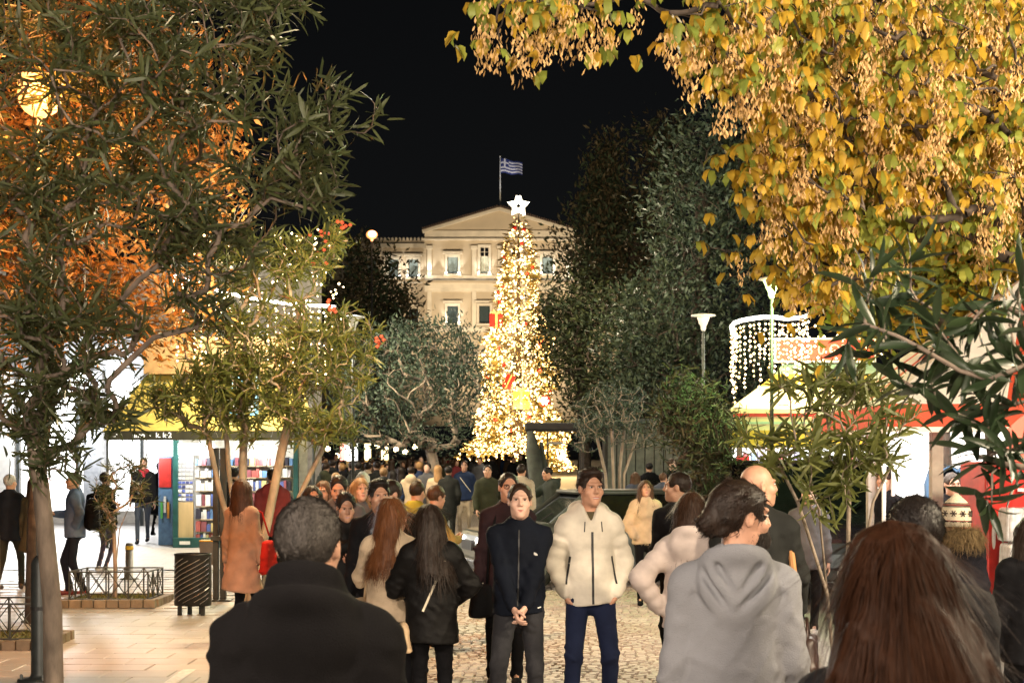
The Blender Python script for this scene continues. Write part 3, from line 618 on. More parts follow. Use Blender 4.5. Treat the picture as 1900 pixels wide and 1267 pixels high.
# 7 autumn tree hanging in from the upper right
def autumn():
    rng = np.random.default_rng(71); Y = 8.2; org = G(2130, Y); t = thing('autumn_tree', 'big box elder with yellow leaves and hanging tan seed bunches, upper right', 'tree', org)
    trunk = [np.zeros(3)] + [np.array(W(px, py, Y)) - org for px, py in ((2125, 1000), (2110, 700), (2080, 400), (2000, 100), (1900, -150))]
    bl = [(1780, 90, 8, 260, 150, 1.0), (1560, 40, 7.6, 170, 90, .7), (1430, 20, 7.2, 90, 60, .5, 5500), (1375, 110, 7.1, 95, 55, .4, 6500), (1010, 4, 6.9, 100, 24, .4, 3000), (1075, 15, 6.8, 55, 30, .3, 2200), (1330, 10, 7, 130, 25, .4, 2500), (1830, 270, 8.2, 200, 110, 1.0), (1620, 220, 7.8, 150, 90, .7), (1480, 170, 7.4, 90, 60, .5), (1680, 370, 8, 160, 80, .8), (1530, 330, 7.7, 120, 80, .6), (1440, 285, 7.5, 75, 45, .4, 4500), (1470, 400, 7.7, 80, 70, .5), (1560, 470, 7.9, 110, 90, .6), (1470, 500, 7.9, 45, 60, .4, 4000), (1900, 380, 8.3, 130, 110, .8), (925, 60, 6.8, 18, 22, .15, 260)]
    tg_ = sample_blobs(bl, 1000, rng) - np.array(org); pos, par, ch, tips = grow(trunk, tg_, rng, step=.4, up=.1)
    P, D, U, S, P2, D2, U2, S2 = [], [], [], [], [], [], [], []
    for p, d in tips:
        if rng.random() < .78:
            for q in range(4):
                o_ = p + rng.normal(size=3) * .13; yaw_ = rng.uniform(0, 6.28)
                for k in (-1, 0, 1):
                    a = yaw_ + k * .8; P.append(o_); D.append((math.cos(a) * .55, math.sin(a) * .55, -1.0 + .45 * abs(k) + rng.normal() * .2)); U.append((math.cos(a), math.sin(a), .4) + rng.normal(size=3) * .2); S.append(rng.uniform(.052, .094))
        if rng.random() < (.9 if (866 - FPX * (p[2] + org.z - CAM_H) / (p[1] + org.y)) < 330 else .42):
          for rep in range(1):
            c = p + rng.normal(size=3) * .075 - np.array((0, 0, .02)); ln = rng.uniform(.12, .26)
            for k in range(40):
                z = rng.random(); q = c + np.array((rng.normal() * .026, rng.normal() * .026, -ln * z)); P2.append(q); a = rng.uniform(0, 6.28)
                D2.append((math.cos(a) * .45, math.sin(a) * .45, -1)); U2.append(rng.normal(size=3)); S2.append(rng.uniform(.022, .034))
    P, D, U, S, P2, D2, U2, S2 = [np.array(q, float) for q in (P, D, U, S, P2, D2, U2, S2)]
    m1 = (P[:, 0] + org.x) * FPX / (P[:, 1] + org.y) + 950; py_ = 866 - FPX * (P[:, 2] + org.z - CAM_H) / (P[:, 1] + org.y)
    gr = rng.random(len(P)) < np.where((py_ > 380) & (m1 > 1560), .85, np.where((py_ < 150) | (m1 > 1750), .5, .28))
    finish_tree(t, org, (pos, par, ch, .10, .0028, M_BARKD, 6, .38, None), [('aut', BRD, P[~gr], D[~gr], U[~gr], S[~gr], M_AUT, 'crown', 200), ('autg', BRD, P[gr], D[gr], U[gr], S[gr], M_AUTG, 'green_crown', 100), ('sam', SAM, P2, D2, U2, S2, M_SAM, 'seed_bunches', 0)])
autumn()
clump_tree('lime_green_tree', 'yellow-green leaved tree lit by the white lamp above the right kiosk', 1690, 16.5, [(1760, 1150), (1755, 950), (1745, 750), (1720, 600)],
           [(1650, 470, 16.4, 140, 75, .9), (1780, 450, 16.6, 150, 80, .9), (1860, 540, 16.6, 80, 110, .7), (1720, 540, 16.3, 140, 60, .8), (1560, 540, 16.4, 70, 50, .5), (1640, 590, 16.6, 60, 40, .5)], 430, 16, .13, [M_AUTG, M_AUT], M_BARKD, 72, .12, spread=.14, tpl=BRD)
# 8 dark oleander branches close at the right edge
def near_branches():
    rng = np.random.default_rng(81); Y = 4.7; org = G(2010, Y); t = thing('near_oleander', 'dark broad-leaved oleander branches close at the right edge of the photo', 'tree', org)
    trunk = [np.zeros(3)] + [np.array(W(px, py, Y)) - org for px, py in ((2010, 1100), (2000, 900), (1985, 760), (1960, 680))]
    wh = [(1690, 480, 4.7), (1625, 500, 4.6), (1605, 600, 4.6), (1568, 650, 4.7), (1650, 640, 4.8), (1735, 600, 4.6), (1700, 555, 4.8), (1800, 600, 4.7), (1790, 680, 4.6), (1850, 560, 4.7), (1895, 500, 4.8), (1870, 640, 4.8), (1845, 700, 4.5), (1760, 760, 4.7), (1725, 700, 4.8), (1830, 790, 4.6), (1880, 750, 4.7), (1895, 830, 4.5), (1800, 830, 4.8), (1925, 600, 4.7), (1930, 700, 4.6), (1665, 700, 4.8), (1640, 560, 4.9), (1855, 860, 4.7), (1770, 640, 4.9), (1810, 730, 4.9), (1870, 580, 4.5), (1900, 680, 4.5), (1700, 640, 4.5), (1840, 940, 4.6)]
    tg_ = np.array([tuple(W(x, y, z)) for x, y, z in wh]) - np.array(org); pos, par, ch, tips = grow(trunk, tg_, rng, step=.12, up=-.1, wig=.06)
    tips = [(p, unit((d + rng.normal(size=3) * .35)[None])[0]) for p, d in tips]
    P, D, U, S = whorls(tips, rng, 12, .145, back=.10, spread=1.0, droop=.25)
    V0, F0 = OLE; V1 = V0 * np.array((1.2, 1, 1))
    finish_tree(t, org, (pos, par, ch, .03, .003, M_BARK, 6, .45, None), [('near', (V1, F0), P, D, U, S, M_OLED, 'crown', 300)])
near_branches()
# 9 middle right oleander with a stake
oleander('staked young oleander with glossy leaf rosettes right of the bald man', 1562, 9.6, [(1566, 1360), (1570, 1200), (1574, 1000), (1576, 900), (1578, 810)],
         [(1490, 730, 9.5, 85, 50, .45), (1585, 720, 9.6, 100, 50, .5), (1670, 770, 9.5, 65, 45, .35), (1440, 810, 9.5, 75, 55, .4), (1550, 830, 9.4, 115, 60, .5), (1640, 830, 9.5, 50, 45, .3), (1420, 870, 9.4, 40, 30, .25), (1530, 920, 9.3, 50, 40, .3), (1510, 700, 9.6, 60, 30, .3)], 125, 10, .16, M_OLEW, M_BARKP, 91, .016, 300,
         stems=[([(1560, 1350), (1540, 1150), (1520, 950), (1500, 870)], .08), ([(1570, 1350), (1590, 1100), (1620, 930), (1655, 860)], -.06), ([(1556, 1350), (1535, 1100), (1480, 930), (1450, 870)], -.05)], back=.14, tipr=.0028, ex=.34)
# ------------------------------------------------------------------ street lamps
def emis(name, c, s, nos=False): return mat(name, (.85, .85, .82), .5, var=.02, emit=c, estr=s, nosample=nos)
def street_lamp(label, px, ytop, Y, lit=None, thick=True, polem=None, head=.17, power=0, name='street_lamp', group='tulip street lamps'):
    b = G(px, Y); zt = W(px, ytop, Y).z - b.z; t = thing('street_lamp', label, 'street lamp', b, 0, group); pm = polem or M_GREYSTEEL
    if thick:
        MB().lathe([(.19, 0), (.19, .02), (.10, .03), (.08, .05), (.075, .07), (.075, 1.02), (.06, 1.06), (.035, 1.09)], 14).build('base', M_STEEL, t, True)
        for k in range(4): a = k * math.pi / 2 + .5; MB().lathe([(.014, 0), (.014, .04), (.008, .05)], 6, (.155 * math.cos(a), .155 * math.sin(a), .02)).build('bolt', M_GREYSTEEL, t)
        MB().lathe([(.082, 0), (.082, .03)], 14, (0, 0, .62)).build('band', M_BLACK, t)
    MB().tube([(0, 0, 1.05 if thick else 0), (0, 0, zt - .24)], [.034, .026], 10).build('pole', pm, t, True)
    MB().lathe([(.03, -.26), (.05, -.22), (.055, -.17), (.085, -.11), (.11, -.04), (.13, .0)], 16, (0, 0, zt)).build('cup', M_WHITE if not lit else emis('glare_globe_' + label[:12], lit[0], lit[1]), t, True)
    MB().lathe([(head, 0), (head + .06, .012), (head + .05, .03), (.06, .06), (.0, .065)], 20, (0, 0, zt)).build('reflector', M_WHITE, t, True)
    if name == 'glare_globe': MB().lathe([(.20 * math.sin(math.pi * k / 8), -.16 * math.cos(math.pi * k / 8)) for k in range(9)], 14, (0, 0, zt - .02)).build('glare_globe', emis('glare_globe_' + label[:12], lit[0], lit[1]), t, True); MB().lathe([(.13 * math.sin(math.pi * k / 6), -.10 * math.cos(math.pi * k / 6)) for k in range(7)], 10, (.03, -.2, zt - .02)).build('bulb', emis('glare_core', (1, .8, .5), 9), t, True)  # orange globe stands for the lamp's halo, bulb for its hot core
    if power > 1000: MB().lathe([(.19 * math.sin(math.pi * k / 8), -.19 * math.cos(math.pi * k / 8)) for k in range(9)], 14, (0, 0, zt - .13)).build('glare_globe', emis('glare_globe_' + label[:12], lit[0], lit[1]), t, True)  # glowing globe added to stand for the lamp's glare
    if power > 1000: spot_light('added_tree_spot', (b.x + .1, b.y + .1, b.z + zt - .1), W(150, 330, 17), 4000, (1, .36, .07), 100, .7, .15)  # added spot at the lamp, brightens the feathery tree
    if lit and power: point_light('lamp_glow', (.16, -.28, zt - .16), power, lit[0], .12, t)
    return t
street_lamp('street lamp glowing orange-white behind the leaves of the near left tree', 74, 150, 12.4, ((1, .32, .07), 3.2), True, None, .17, 1001)
street_lamp('small orange glowing lamp between the pink-blossomed oleander and the parliament', 690, 434, 50, ((1, .30, .06), 1.5), False, M_BLACK, .05, 0, 'glare_globe')
street_lamp('greenish white lit lamp on a thin pole above the light curtain of the right kiosk', 1432, 520, 20.5, ((.66, 1, .34), 1.5), False, M_BLACK, .13, 420)
street_lamp('unlit white tulip lamp on a slim pole before the dark trees', 1305, 587, 26, None, False)
street_lamp('unlit grey tulip lamp half hidden above the olive tree', 655, 590, 27, None, False, M_STEEL)

# ------------------------------------------------------------------ string-light curtains
def light_curtain(t, pts, drops, org, gap=.11, seed=1, glow=None, ringm=None, gp=65):
    r = random.Random(seed); P = [Vector(p) for p in pts]
    MB().tube(P, .035, 8).build('light_ring', ringm or emis('ring_light', (1, .92, .82), 5.5, True), t, True)
    dist = [0]
    for a, b in zip(P[:-1], P[1:]): dist.append(dist[-1] + (b - a).length)
    n = len(drops)
    for k in range(n):
        s = (k + .5) / n * dist[-1]; i = max(j for j in range(len(dist)) if dist[j] <= s); i = min(i, len(P) - 2); q = P[i].lerp(P[i + 1], (s - dist[i]) / (dist[i + 1] - dist[i]))
        C = []; z = .12; C2 = []
        while z < drops[k]:
            C.append((q.x + r.uniform(-.02, .02), q.y + r.uniform(-.02, .02), q.z - z)); z += gap * r.uniform(.7, 1.4)
        if not C: continue
        V, F = octa(C, np.array([r.uniform(.016, .030) for _ in C]))
        o = link('light_string', arr_mesh('light_string', V, F), M_BULB2 if k % 3 else M_BULB, t); tag(o, kind='stuff')
        MB().tube([(q.x, q.y, q.z), (q.x, q.y, q.z - z)], .004, 4).build('wire', M_BLACK, o)
    if glow:
        for g in glow: point_light('curtain_and_fill_glow', g, gp, (1, .82, .50), .25, t)
# ------------------------------------------------------------------ left kiosk with shelves
KY = 30.0; kb = G(440, KY); ku = KY / FPX
def kx(px): return (px - 440) * ku
def kz(py): return CAM_H - (py - 866) * ku - kb.z
kiosk = thing('kiosk', 'lit souvenir kiosk with book shelves under a dark lettered canopy, left', 'kiosk', kb)
M_TEAL = mat('dark_teal_paint', (.012, .07, .065), .45); M_YEL = mat('yellow_awning', (.26, .20, .04), .7, var=.12); M_CAN = mat('dark_canopy', (.03, .028, .015), .7)
M_WOOD = mat('pale_plywood', (.52, .38, .19), .6, var=.1, stretch=(1, 1, .2)); M_LITW = emis('lit_panel', (1, .98, .94), 2.4)
MB().box((0, .9, 1.15), (kx(560) - kx(322), .06, 2.3)).build('wall', mat('kiosk_wall', (.60, .60, .58), .6), kiosk)
for x in (322, 545): MB().box((kx(x) + .05, .0, 1.15), (.10, .12, 2.3)).build('post', M_TEAL, kiosk)
MB().box((kx(433), .02, .10), (kx(545) - kx(330), .5, .20)).build('plinth', M_TEAL, kiosk)
MB().box((kx(348), -.26, .10), (.22, .012, .07)).build('plate', M_WHITE, kiosk)
MB().box((kx(362), .02, kz(832)), (.80, .06, .24)).build('lit_header', M_LITW, kiosk)
o = MB().box((kx(344), .05, kz(890)), (.32, .04, 1.05)).build('display_board', mat('board_grey', (.45, .45, .48), .6), kiosk)
cb = [mat('card_' + str(i), c, .5) for i, c in enumerate([(.75, .76, .80), (.08, .12, .40), (.62, .66, .75), (.03, .04, .15), (.70, .70, .66)])]
for i in range(4):
    for j in range(11): MB().box((kx(344) - .12 + .08 * i, .018, kz(848) - .088 * j), (.062, .012, .060 if j % 3 else .045)).build('magnet_card', cb[rnd.choice((0, 0, 2, 4) if j < 6 else (1, 1, 3, 0))], o)
MB().box((kx(344), .05, kz(965)), (.32, .05, .78)).build('plywood_panel', M_WOOD, kiosk)
sh_y = [864, 886, 911, 939, 963, 986, 1001]; bc = [(.40, .10, .09), (.70, .68, .62), (.08, .12, .34), (.55, .46, .22), (.66, .68, .70), (.62, .60, .66), (.25, .08, .10), (.75, .74, .72), (.12, .25, .5), (.03, .03, .05)]
bm = [mat('book_%d' % i, c, .45) for i, c in enumerate(bc)]
M_SHELFBACK = mat('shelf_back', (.62, .62, .60), .6)
MB().box((kx(455), .34, 1.25), (kx(545) - kx(361), .03, 2.0)).build('shelf_back', M_SHELFBACK, kiosk)
for k, y in enumerate(sh_y):
    s_ = MB().box((kx(452), .16, kz(y)), (kx(541) - kx(362), .36, .025)).build('shelf', mat('shelf_wood', (.45, .36, .24), .6), kiosk)
    x = kx(364); hh = (kz(sh_y[k - 1]) if k else kz(846)) - kz(y)
    while x < kx(538):
        w = rnd.uniform(.05, .13) if k % 2 else rnd.uniform(.03, .11); h_ = hh * rnd.uniform(.55, .85)
        MB().box((x + w / 2, rnd.uniform(.0, .06), kz(y) + .013 + h_ / 2), (w * .93, .14, h_), rot=Matrix.Rotation(rnd.uniform(-.04, .04), 3, 'Y')).build('book', rnd.choice(bm), s_); x += w + .006
MB().box((kx(400), -.55, kz(808)), (kx(592) - kx(208), .05, .20)).build('fascia', M_CAN, kiosk)
MB().add([(kx(205), -.58, kz(800)), (kx(595), -.58, kz(800)), (kx(540), .9, kz(690)), (kx(250), .9, kz(690)), (kx(205), -.54, kz(803)), (kx(595), -.54, kz(803)), (kx(540), .94, kz(693)), (kx(250), .94, kz(693))], [(0, 1, 2, 3), (7, 6, 5, 4), (0, 4, 5, 1), (1, 5, 6, 2), (2, 6, 7, 3), (3, 7, 4, 0)]).build('awning', M_YEL, kiosk)
MB().box((kx(400), .9, kz(655)), (kx(540) - kx(250), .8, .8)).build('roof_box', mat('roof_box', (.20, .12, .05), .7), kiosk)
for x in (212, 588): MB().tube([(kx(x), -.5, 0), (kx(x), -.5, kz(812))], .03, 8).build('canopy_post', M_STEEL, kiosk)
o = MB().box((kx(455), -.20, kz(735)), (.62, .05, .80)).build('blue_billboard', mat('billboard_blue', (.10, .30, .52), .4, emit=(.25, .5, .75), estr=.5), kiosk)
for i, (x, z, w, h_, c) in enumerate([(-.12, .12, .2, .3, (.75, .80, .85)), (.15, .05, .18, .4, (.03, .05, .12)), (.0, -.25, .45, .2, (.65, .70, .75))]): MB().box((kx(455) + x, -.235, kz(735) + z), (w, .012, h_)).build('billboard_picture', mat('bbp%d' % i, c, .5), o)
def text(s, loc, size, m, parent, name='lettering', ext=.004, rz=0.0, align='CENTER'):
    c = bpy.data.curves.new(name, 'FONT'); c.body = s; c.size = size; c.extrude = ext; c.align_x = align; c.align_y = 'CENTER'; c.materials.append(m)
    o = bpy.data.objects.new(name, c); o.location = loc; o.rotation_euler = (math.pi / 2, 0, rz); o.parent = parent; COL.objects.link(o)
    bpy.context.view_layer.update(); me = bpy.data.meshes.new_from_object(o.evaluated_get(bpy.context.evaluated_depsgraph_get())); o2 = bpy.data.objects.new(name, me); o2.location = loc; o2.rotation_euler = o.rotation_euler; o2.parent = parent; COL.objects.link(o2); bpy.data.objects.remove(o); return o2
M_LET = emis('white_letters', (1, .98, .92), .9); M_LETY = mat('yellow_letters', (.75, .62, .12), .6, emit=(1, .8, .3), estr=.4)
text('amo  •  k. k·2', (kx(295), -.585, kz(808)), .15, M_LET, kiosk); text('..·', (kx(228), -.585, kz(807)), .15, M_LET, kiosk); text('TRAVEL', (kx(422), -.62, kz(776)), .20, M_LETY, kiosk)
ring = [(kx(465) + 1.78 * math.cos(a), .6 + 1.0 * math.sin(a), kz(545) + .12 * math.cos(a * 2) - .35 * math.cos(a)) for a in [math.pi * (1.08 + .84 * i / 16) for i in range(17)]]
light_curtain(kiosk, ring, [1.1 + .5 * math.sin(k * 1.7) + .25 for k in range(22)], kb, .10, 4, [(kx(380), -.8, kz(600)), (kx(560), -.8, kz(620)), (kx(460), -.9, kz(690)), (kx(600), -.3, kz(560)), (kx(400), -2.5, kz(520)), (kx(560), -3.0, kz(540))], gp=270)  # last two glow points added well in front, brighten the multi-stem oleander
r_ = np.random.default_rng(6); C = np.stack([kx(r_.uniform(330, 625, 260)), r_.uniform(-.3, 1.4, 260), kz(r_.uniform(420, 700, 260))], 1)
o = link('fairy_lights', arr_mesh('fairy_lights', *octa(C, r_.uniform(.014, .03, 260))), M_BULB2, kiosk); tag(o, kind='stuff')
point_light('kiosk_tube', (kx(362), -.45, kz(835)), 60, (1, .97, .92), .15, kiosk); point_light('kiosk_tube', (kx(480), -.45, kz(835)), 45, (1, .95, .86), .15, kiosk); point_light('kiosk_tube', (kx(260), -.2, kz(830)), 60, (1, .97, .92), .15, kiosk)
# drinks fridge under the canopy
fr = thing('drinks_fridge', 'red and blue drinks fridge under the left kiosk canopy', 'fridge', G(312, 30.8))
MB().box((0, 0, .95), (.30, .5, 1.9)).build('cabinet', mat('fridge_blue', (.10, .20, .36), .4), fr); MB().box((0, -.27, 1.55), (.26, .03, .62)).build('door', M_RED, fr)
for i in range(3): MB().box((-.07 + .07 * i, -.29, .75 + .12 * (i % 2)), (.05, .02, .35)).build('bottle_row', mat('bottle%d' % i, [(.1, .45, .12), (.75, .75, .72), (.65, .3, .05)][i], .3), fr)

# ------------------------------------------------------------------ bright shop at the far left
sb = thing('shop_building', 'brightly lit white shop front with grey pillars at the far left', 'shop', G(60, 38)); su = 38 / FPX
def sx(px): return (px - 60) * su
def szz(py): return CAM_H - (py - 866) * su - gz(38)
MB().box((sx(60), 1.6, 3.6), (15, .2, 7.2)).build('wall', mat('shop_wall', (.35, .33, .30), .8), sb)
MB().box((sx(60), .2, szz(660)), (15, 1.0, 1.2)).build('fascia', mat('shop_fascia', (.12, .12, .12), .6), sb)
M_SHOPW = emis('lit_shop_window', (1, .985, .97), 1.7)
for a, b in ((-260, -140), (-132, -6), (40, 142), (150, 164), (200, 262), (268, 335)): MB().box((sx((a + b) / 2), 0, (szz(700) + .3) / 2 + .1), (sx(b) - sx(a), .05, szz(700) - .3)).build('window', M_SHOPW, sb)
for a, b, m in ((-6, 30, M_WHITE), (165, 198, mat('pillar_grey', (.34, .35, .37), .6)), (335, 350, M_WHITE), (-140, -132, M_BLACK)): MB().box((sx((a + b) / 2), -.25, szz(690) / 2), (sx(b) - sx(a), .5, szz(690))).build('pillar', m, sb)
for x in (36, 146, 265): MB().box((sx(x), -.1, szz(690) / 2), (.08, .1, szz(690))).build('mullion', M_STEEL, sb)
MB().lathe([(.05, 0), (.16, .05), (.18, .25), (.1, .3)], 10, (sx(175), -1.0, szz(712))).build('floodlight', emis('shop_flood', (.92, .96, 1), 40), sb)
point_light('shop_flood', (sx(175), -1.4, szz(705)), 900, (.92, .96, 1), .2, sb)
spot_light('shop_window_glow', (sx(100) + sb.location.x, 37.0, 3.4), (sx(160) + sb.location.x, 26, 0), 3000, (1, .98, .95), 120, .9, .6)
MB().box((sx(80), -.35, 1.1), (.5, .05, .35)).build('poster', M_RED, sb)

# ------------------------------------------------------------------ right kiosk with yellow awning
RY = 25.0; rb_ = G(1545, RY); ru = RY / FPX
def rx(px): return (px - 1545) * ru
def rz_(py): return CAM_H - (py - 866) * ru - rb_.z
rk = thing('kiosk', 'kiosk with yellow and white awning, red sign and curtain of lights, right', 'kiosk', rb_)
MB().box((rx(1560), 1.6, 1.25), (rx(1720) - rx(1370), .06, 2.5)).build('wall', emis('glowing_kiosk_wall', (1, .98, .95), 1.6), rk)  # wall made to glow in place of interior lamp light
for x in (1372, 1722): MB().box((rx(x), .0, 1.15), (.09, .09, 2.3)).build('post', M_GREYSTEEL, rk)
MB().box((rx(1378), -.02, 1.2), (.22, .12, 1.5)).build('red_side_panel', mat('red_panel', (.60, .04, .05), .5, emit=(1, .1, .1), estr=.35), rk)
MB().box((rx(1545), .2, .5), (rx(1715) - rx(1390), .7, 1.0)).build('counter', mat('counter', (.30, .30, .32), .5), rk)
M_AW = mat('cream_awning', (.70, .62, .38), .75, var=.06); M_AWY = mat('yellow_valance', (.66, .44, .06), .75); M_AWG = mat('pale_green_band', (.40, .58, .42), .75)
def awn(name, ya, yb, Ya, Yb, xa0, xa1, xb0, xb1, m):
    V = [(rx(xa0), Ya, rz_(ya)), (rx(xa1), Ya, rz_(ya)), (rx(xb1), Yb, rz_(yb)), (rx(xb0), Yb, rz_(yb))]; V += [(x, y + .02, z - .03) for x, y, z in V]
    return MB().add(V, [(3, 2, 1, 0), (4, 5, 6, 7), (0, 1, 5, 4), (1, 2, 6, 5), (2, 3, 7, 6), (3, 0, 4, 7)]).build(name, m, rk)
awn('awning', 668, 690, .9, .5, 1470, 1650, 1448, 1672, M_AWG); awn('awning', 690, 716, .5, .0, 1448, 1672, 1410, 1700, M_AWY); awn('awning', 716, 762, .0, -.9, 1410, 1700, 1338, 1765, M_AW)
awn('valance', 762, 800, -.9, -.92, 1338, 1765, 1338, 1765, M_AW); awn('valance', 800, 828, -.93, -.95, 1336, 1767, 1336, 1767, M_AWY)
for a, b, m in ((770, 776, M_RED), (785, 789, M_AWG)): MB().box((rx(1552), -.97, rz_((a + b) / 2)), (rx(1765) - rx(1340), .02, (b - a) * ru)).build('stripe', m, rk)
o = MB().box((rx(1640), -.985, rz_(781)), (.55, .02, .22)).build('logo_patch', M_RED, rk); MB().box((rx(1640), -1.0, rz_(781)), (.38, .015, .05)).build('logo_bar', M_WHITE, o)
o = MB().box((rx(1547), .75, rz_(643)), (rx(1644) - rx(1450), .12, rz_(620) - rz_(667))).build('sign', M_WHITE, rk); MB().box((rx(1547), .68, rz_(643)), (rx(1640) - rx(1454), .03, rz_(624) - rz_(663))).build('sign_face', mat('sign_red', (.58, .06, .03), .5, emit=(1, .12, .05), estr=.35), o)
text('3 0 OE', (rx(1550), .66, rz_(643)), .26, mat('sign_letters', (.8, .7, .55), .5), o)
ring = [(rx(x), .3 - .5 * math.sin(i / 12 * math.pi), rz_(y)) for i, (x, y) in enumerate([(1372, 622), (1362, 614), (1358, 605), (1362, 599), (1375, 595), (1395, 592), (1412, 590), (1435, 590), (1455, 592), (1475, 590), (1490, 588), (1500, 584), (1507, 580)])]
light_curtain(rk, ring, [1.0 + .28 * math.sin(k * 2.1) for k in range(24)], rb_, .085, 9, [(rx(1400), -.9, rz_(640)), (rx(1470), -.9, rz_(650)), (rx(1560), -1.4, rz_(690))], gp=90)
C = np.stack([rx(r_.uniform(1450, 1640, 60)), r_.uniform(-.2, .1, 60), rz_(r_.uniform(590, 670, 60))], 1); o = link('fairy_lights', arr_mesh('fairy_lights', *octa(C, r_.uniform(.014, .028, 60))), M_BULB2, rk); tag(o, kind='stuff')
gm = [mat('goods_%d' % i, c, .5) for i, c in enumerate([(.70, .72, .75), (.20, .35, .62), (.75, .74, .7), (.35, .30, .55), (.62, .12, .14), (.40, .55, .60)])]
for row_ in range(5):
    s_ = MB().box((rx(1545), 1.25, .9 + .3 * row_), (rx(1712) - rx(1385), .3, .02)).build('shelf', M_WHITE, rk); x = rx(1388)
    while x < rx(1705): w = rnd.uniform(.08, .2); h_ = rnd.uniform(.12, .26); MB().box((x + w / 2, 1.2, .91 + .3 * row_ + h_ / 2), (w * .85, .16, h_)).build('packet', rnd.choice(gm), s_); x += w * rnd.uniform(1.0, 1.5)
for x in (1440, 1540, 1640): point_light('kiosk_tube', (rx(x), .1, 2.35), 75, (1, .97, .93), .15, rk)
point_light('awning_glow', (rx(1560), -1.6, rz_(700)), 90, (1, .85, .6), .3, rk)

# ------------------------------------------------------------------ red and white tent kiosk at the right edge
T2 = 14.0; tb = G(1850, T2); t2u = T2 / FPX
def tx(px): return (px - 1850) * t2u
def tz(py): return CAM_H - (py - 866) * t2u
M_TR = mat('red_canvas', (.60, .08, .035), .75, var=.06, emit=None); M_TW = mat('white_canvas', (.78, .75, .70), .75, var=.04)
tk = thing('tent_kiosk', 'market kiosk with peaked red and white canvas roof at the right edge', 'kiosk', tb)
ap = Vector((tx(1985), 1.2, tz(480))); cs = [Vector((tx(1625), -.4, tz(752))), Vector((tx(2345), -.4, tz(752))), Vector((tx(2345), 2.9, tz(752))), Vector((tx(1625), 2.9, tz(752)))]
for i in range(4):
    a, b = cs[i], cs[(i + 1) % 4]
    for k, (s0, s1) in enumerate(((0, .30), (.30, .38), (.38, .62), (.62, .70), (.70, 1))):
        q = [a.lerp(b, s0), a.lerp(b, s1), ap]; nn = (q[1] - q[0]).cross(q[2] - q[0]).normalized() * .015
        MB().add([v for v in q] + [v - nn for v in q], [(0, 1, 2), (5, 4, 3), (0, 3, 4, 1), (1, 4, 5, 2), (2, 5, 3, 0)]).build('canvas_panel', M_TR if k in (1, 3) else M_TW, tk)
for i in range(4):
    a, b = cs[i], cs[(i + 1) % 4]; c = (a + b) / 2; L = (b - a).length; an = math.atan2((b - a).y, (b - a).x)
    MB().box(c + Vector((0, 0, -.11)), (L + .02, .03, .22), an).build('valance', M_TR, tk); MB().box(c + Vector((0, 0, -.245)), (L + .03, .036, .05), an).build('valance_trim', M_TW, tk)
for x, y in ((1737, .0), (1737, 2.5)): MB().box((tx(x), y, 1.2), (.11, .11, 2.4)).build('post', mat('post_grey', (.30, .27, .23), .6), tk)
MB().box((tx(1990), 2.6, 1.2), (2.5, .05, 2.4)).build('back_wall', emis('glowing_tent_wall', (1, .96, .88), 1.5), tk)  # back wall given its own glow to look lit
for i, x in enumerate((1782, 1802)): MB().tube([(tx(x) - .15, 2.3, 0), (tx(x) - .15, 2.3, 2.3)], .025, 6).build('rail_post', M_WHITE, tk)
hp = MB().prism([(.19 * math.cos(math.pi / 2 + k * math.pi / 3 * 1), .30 * math.sin(math.pi / 2 + k * math.pi / 3)) for k in range(6)], .06, Matrix.Translation((tx(1872), -.38, tz(826))) @ Matrix.Rotation(math.pi / 2, 4, 'X')); hp.build('hanging_sign', mat('red_hexagon_sign', (.6, .12, .08), .5, emit=(1, .18, .1), estr=.7), tk)  # hexagonal red sign hanging at the front, given its own glow
point_light('tent_lamp', (tx(1900), .9, 2.5), 90, (1, .94, .82), .15, tk); point_light('tent_lamp', (tx(1780), 1.6, 2.4), 60, (1, .96, .9), .15, tk)
for i, x in enumerate((1748, 1757)):
    v = thing('denim_vest', ['blue denim vest hanging nearest the grey post of the tent kiosk', 'second blue denim vest hanging just right of the first, behind the turned-up collar'][i], 'vest', G(x + i * 14, 16.35), 0, 'denim vests hanging in the tent kiosk')
    MB().prism([(-.2, 0), (.2, 0), (.21, .42), (.16, .58), (.07, .62), (.0, .55), (-.07, .62), (-.16, .58), (-.21, .42)], .08, Matrix.Translation((0, 0, 1.25)) @ Matrix.Rotation(math.pi / 2, 4, 'X')).build('cloth', mat('denim', (.07, .15, .27), .9, bump=.3), v); MB().tube([(-.18, 0, 1.84), (0, 0, 1.9), (.18, 0, 1.84)], .008, 5).build('hanger', M_STEEL, v)
rf = thing('drinks_fridge', 'tall red drinks fridge with white oval marks beside the shrink-wrapped water packs', 'fridge', G(1845, 12.8), .15)
MB().box((0, 0, .96), (.42, .5, 1.9)).build('cabinet', M_RED, rf, bevel=.02); MB().box((-.09, -.265, .95), (.23, .03, 1.78)).build('door', mat('fridge_red', (.50, .025, .02), .35), rf, bevel=.01)
for x, z, w, h_ in ((-.155, 1.26, .035, .24), (.14, 1.24, .05, .30), (.0, 1.26, .045, .28)): MB().lathe([(.001, 0), (1, .001), (1, .010), (.001, .012)], 16, (0, 0, 0)).build('oval_mark', M_WHITE, rf).matrix_local = Matrix.Translation((x, -.284, z)) @ Matrix.Rotation(math.pi / 2, 4, 'X') @ Matrix.Diagonal((w / 2, h_ / 2, 1, 1))
for x, z in ((-.06, 1.66), (.10, 1.66)): MB().box((x, -.285, z), (.06, .01, .03)).build('white_mark', M_WHITE, rf)
M_WRAP = mat('shrink_wrap', (.66, .68, .74), .2, var=.15, scale=12, bump=.4, bscale=25, coat=.4); M_BLUECAP = mat('blue_cap', (.05, .08, .42), .4)
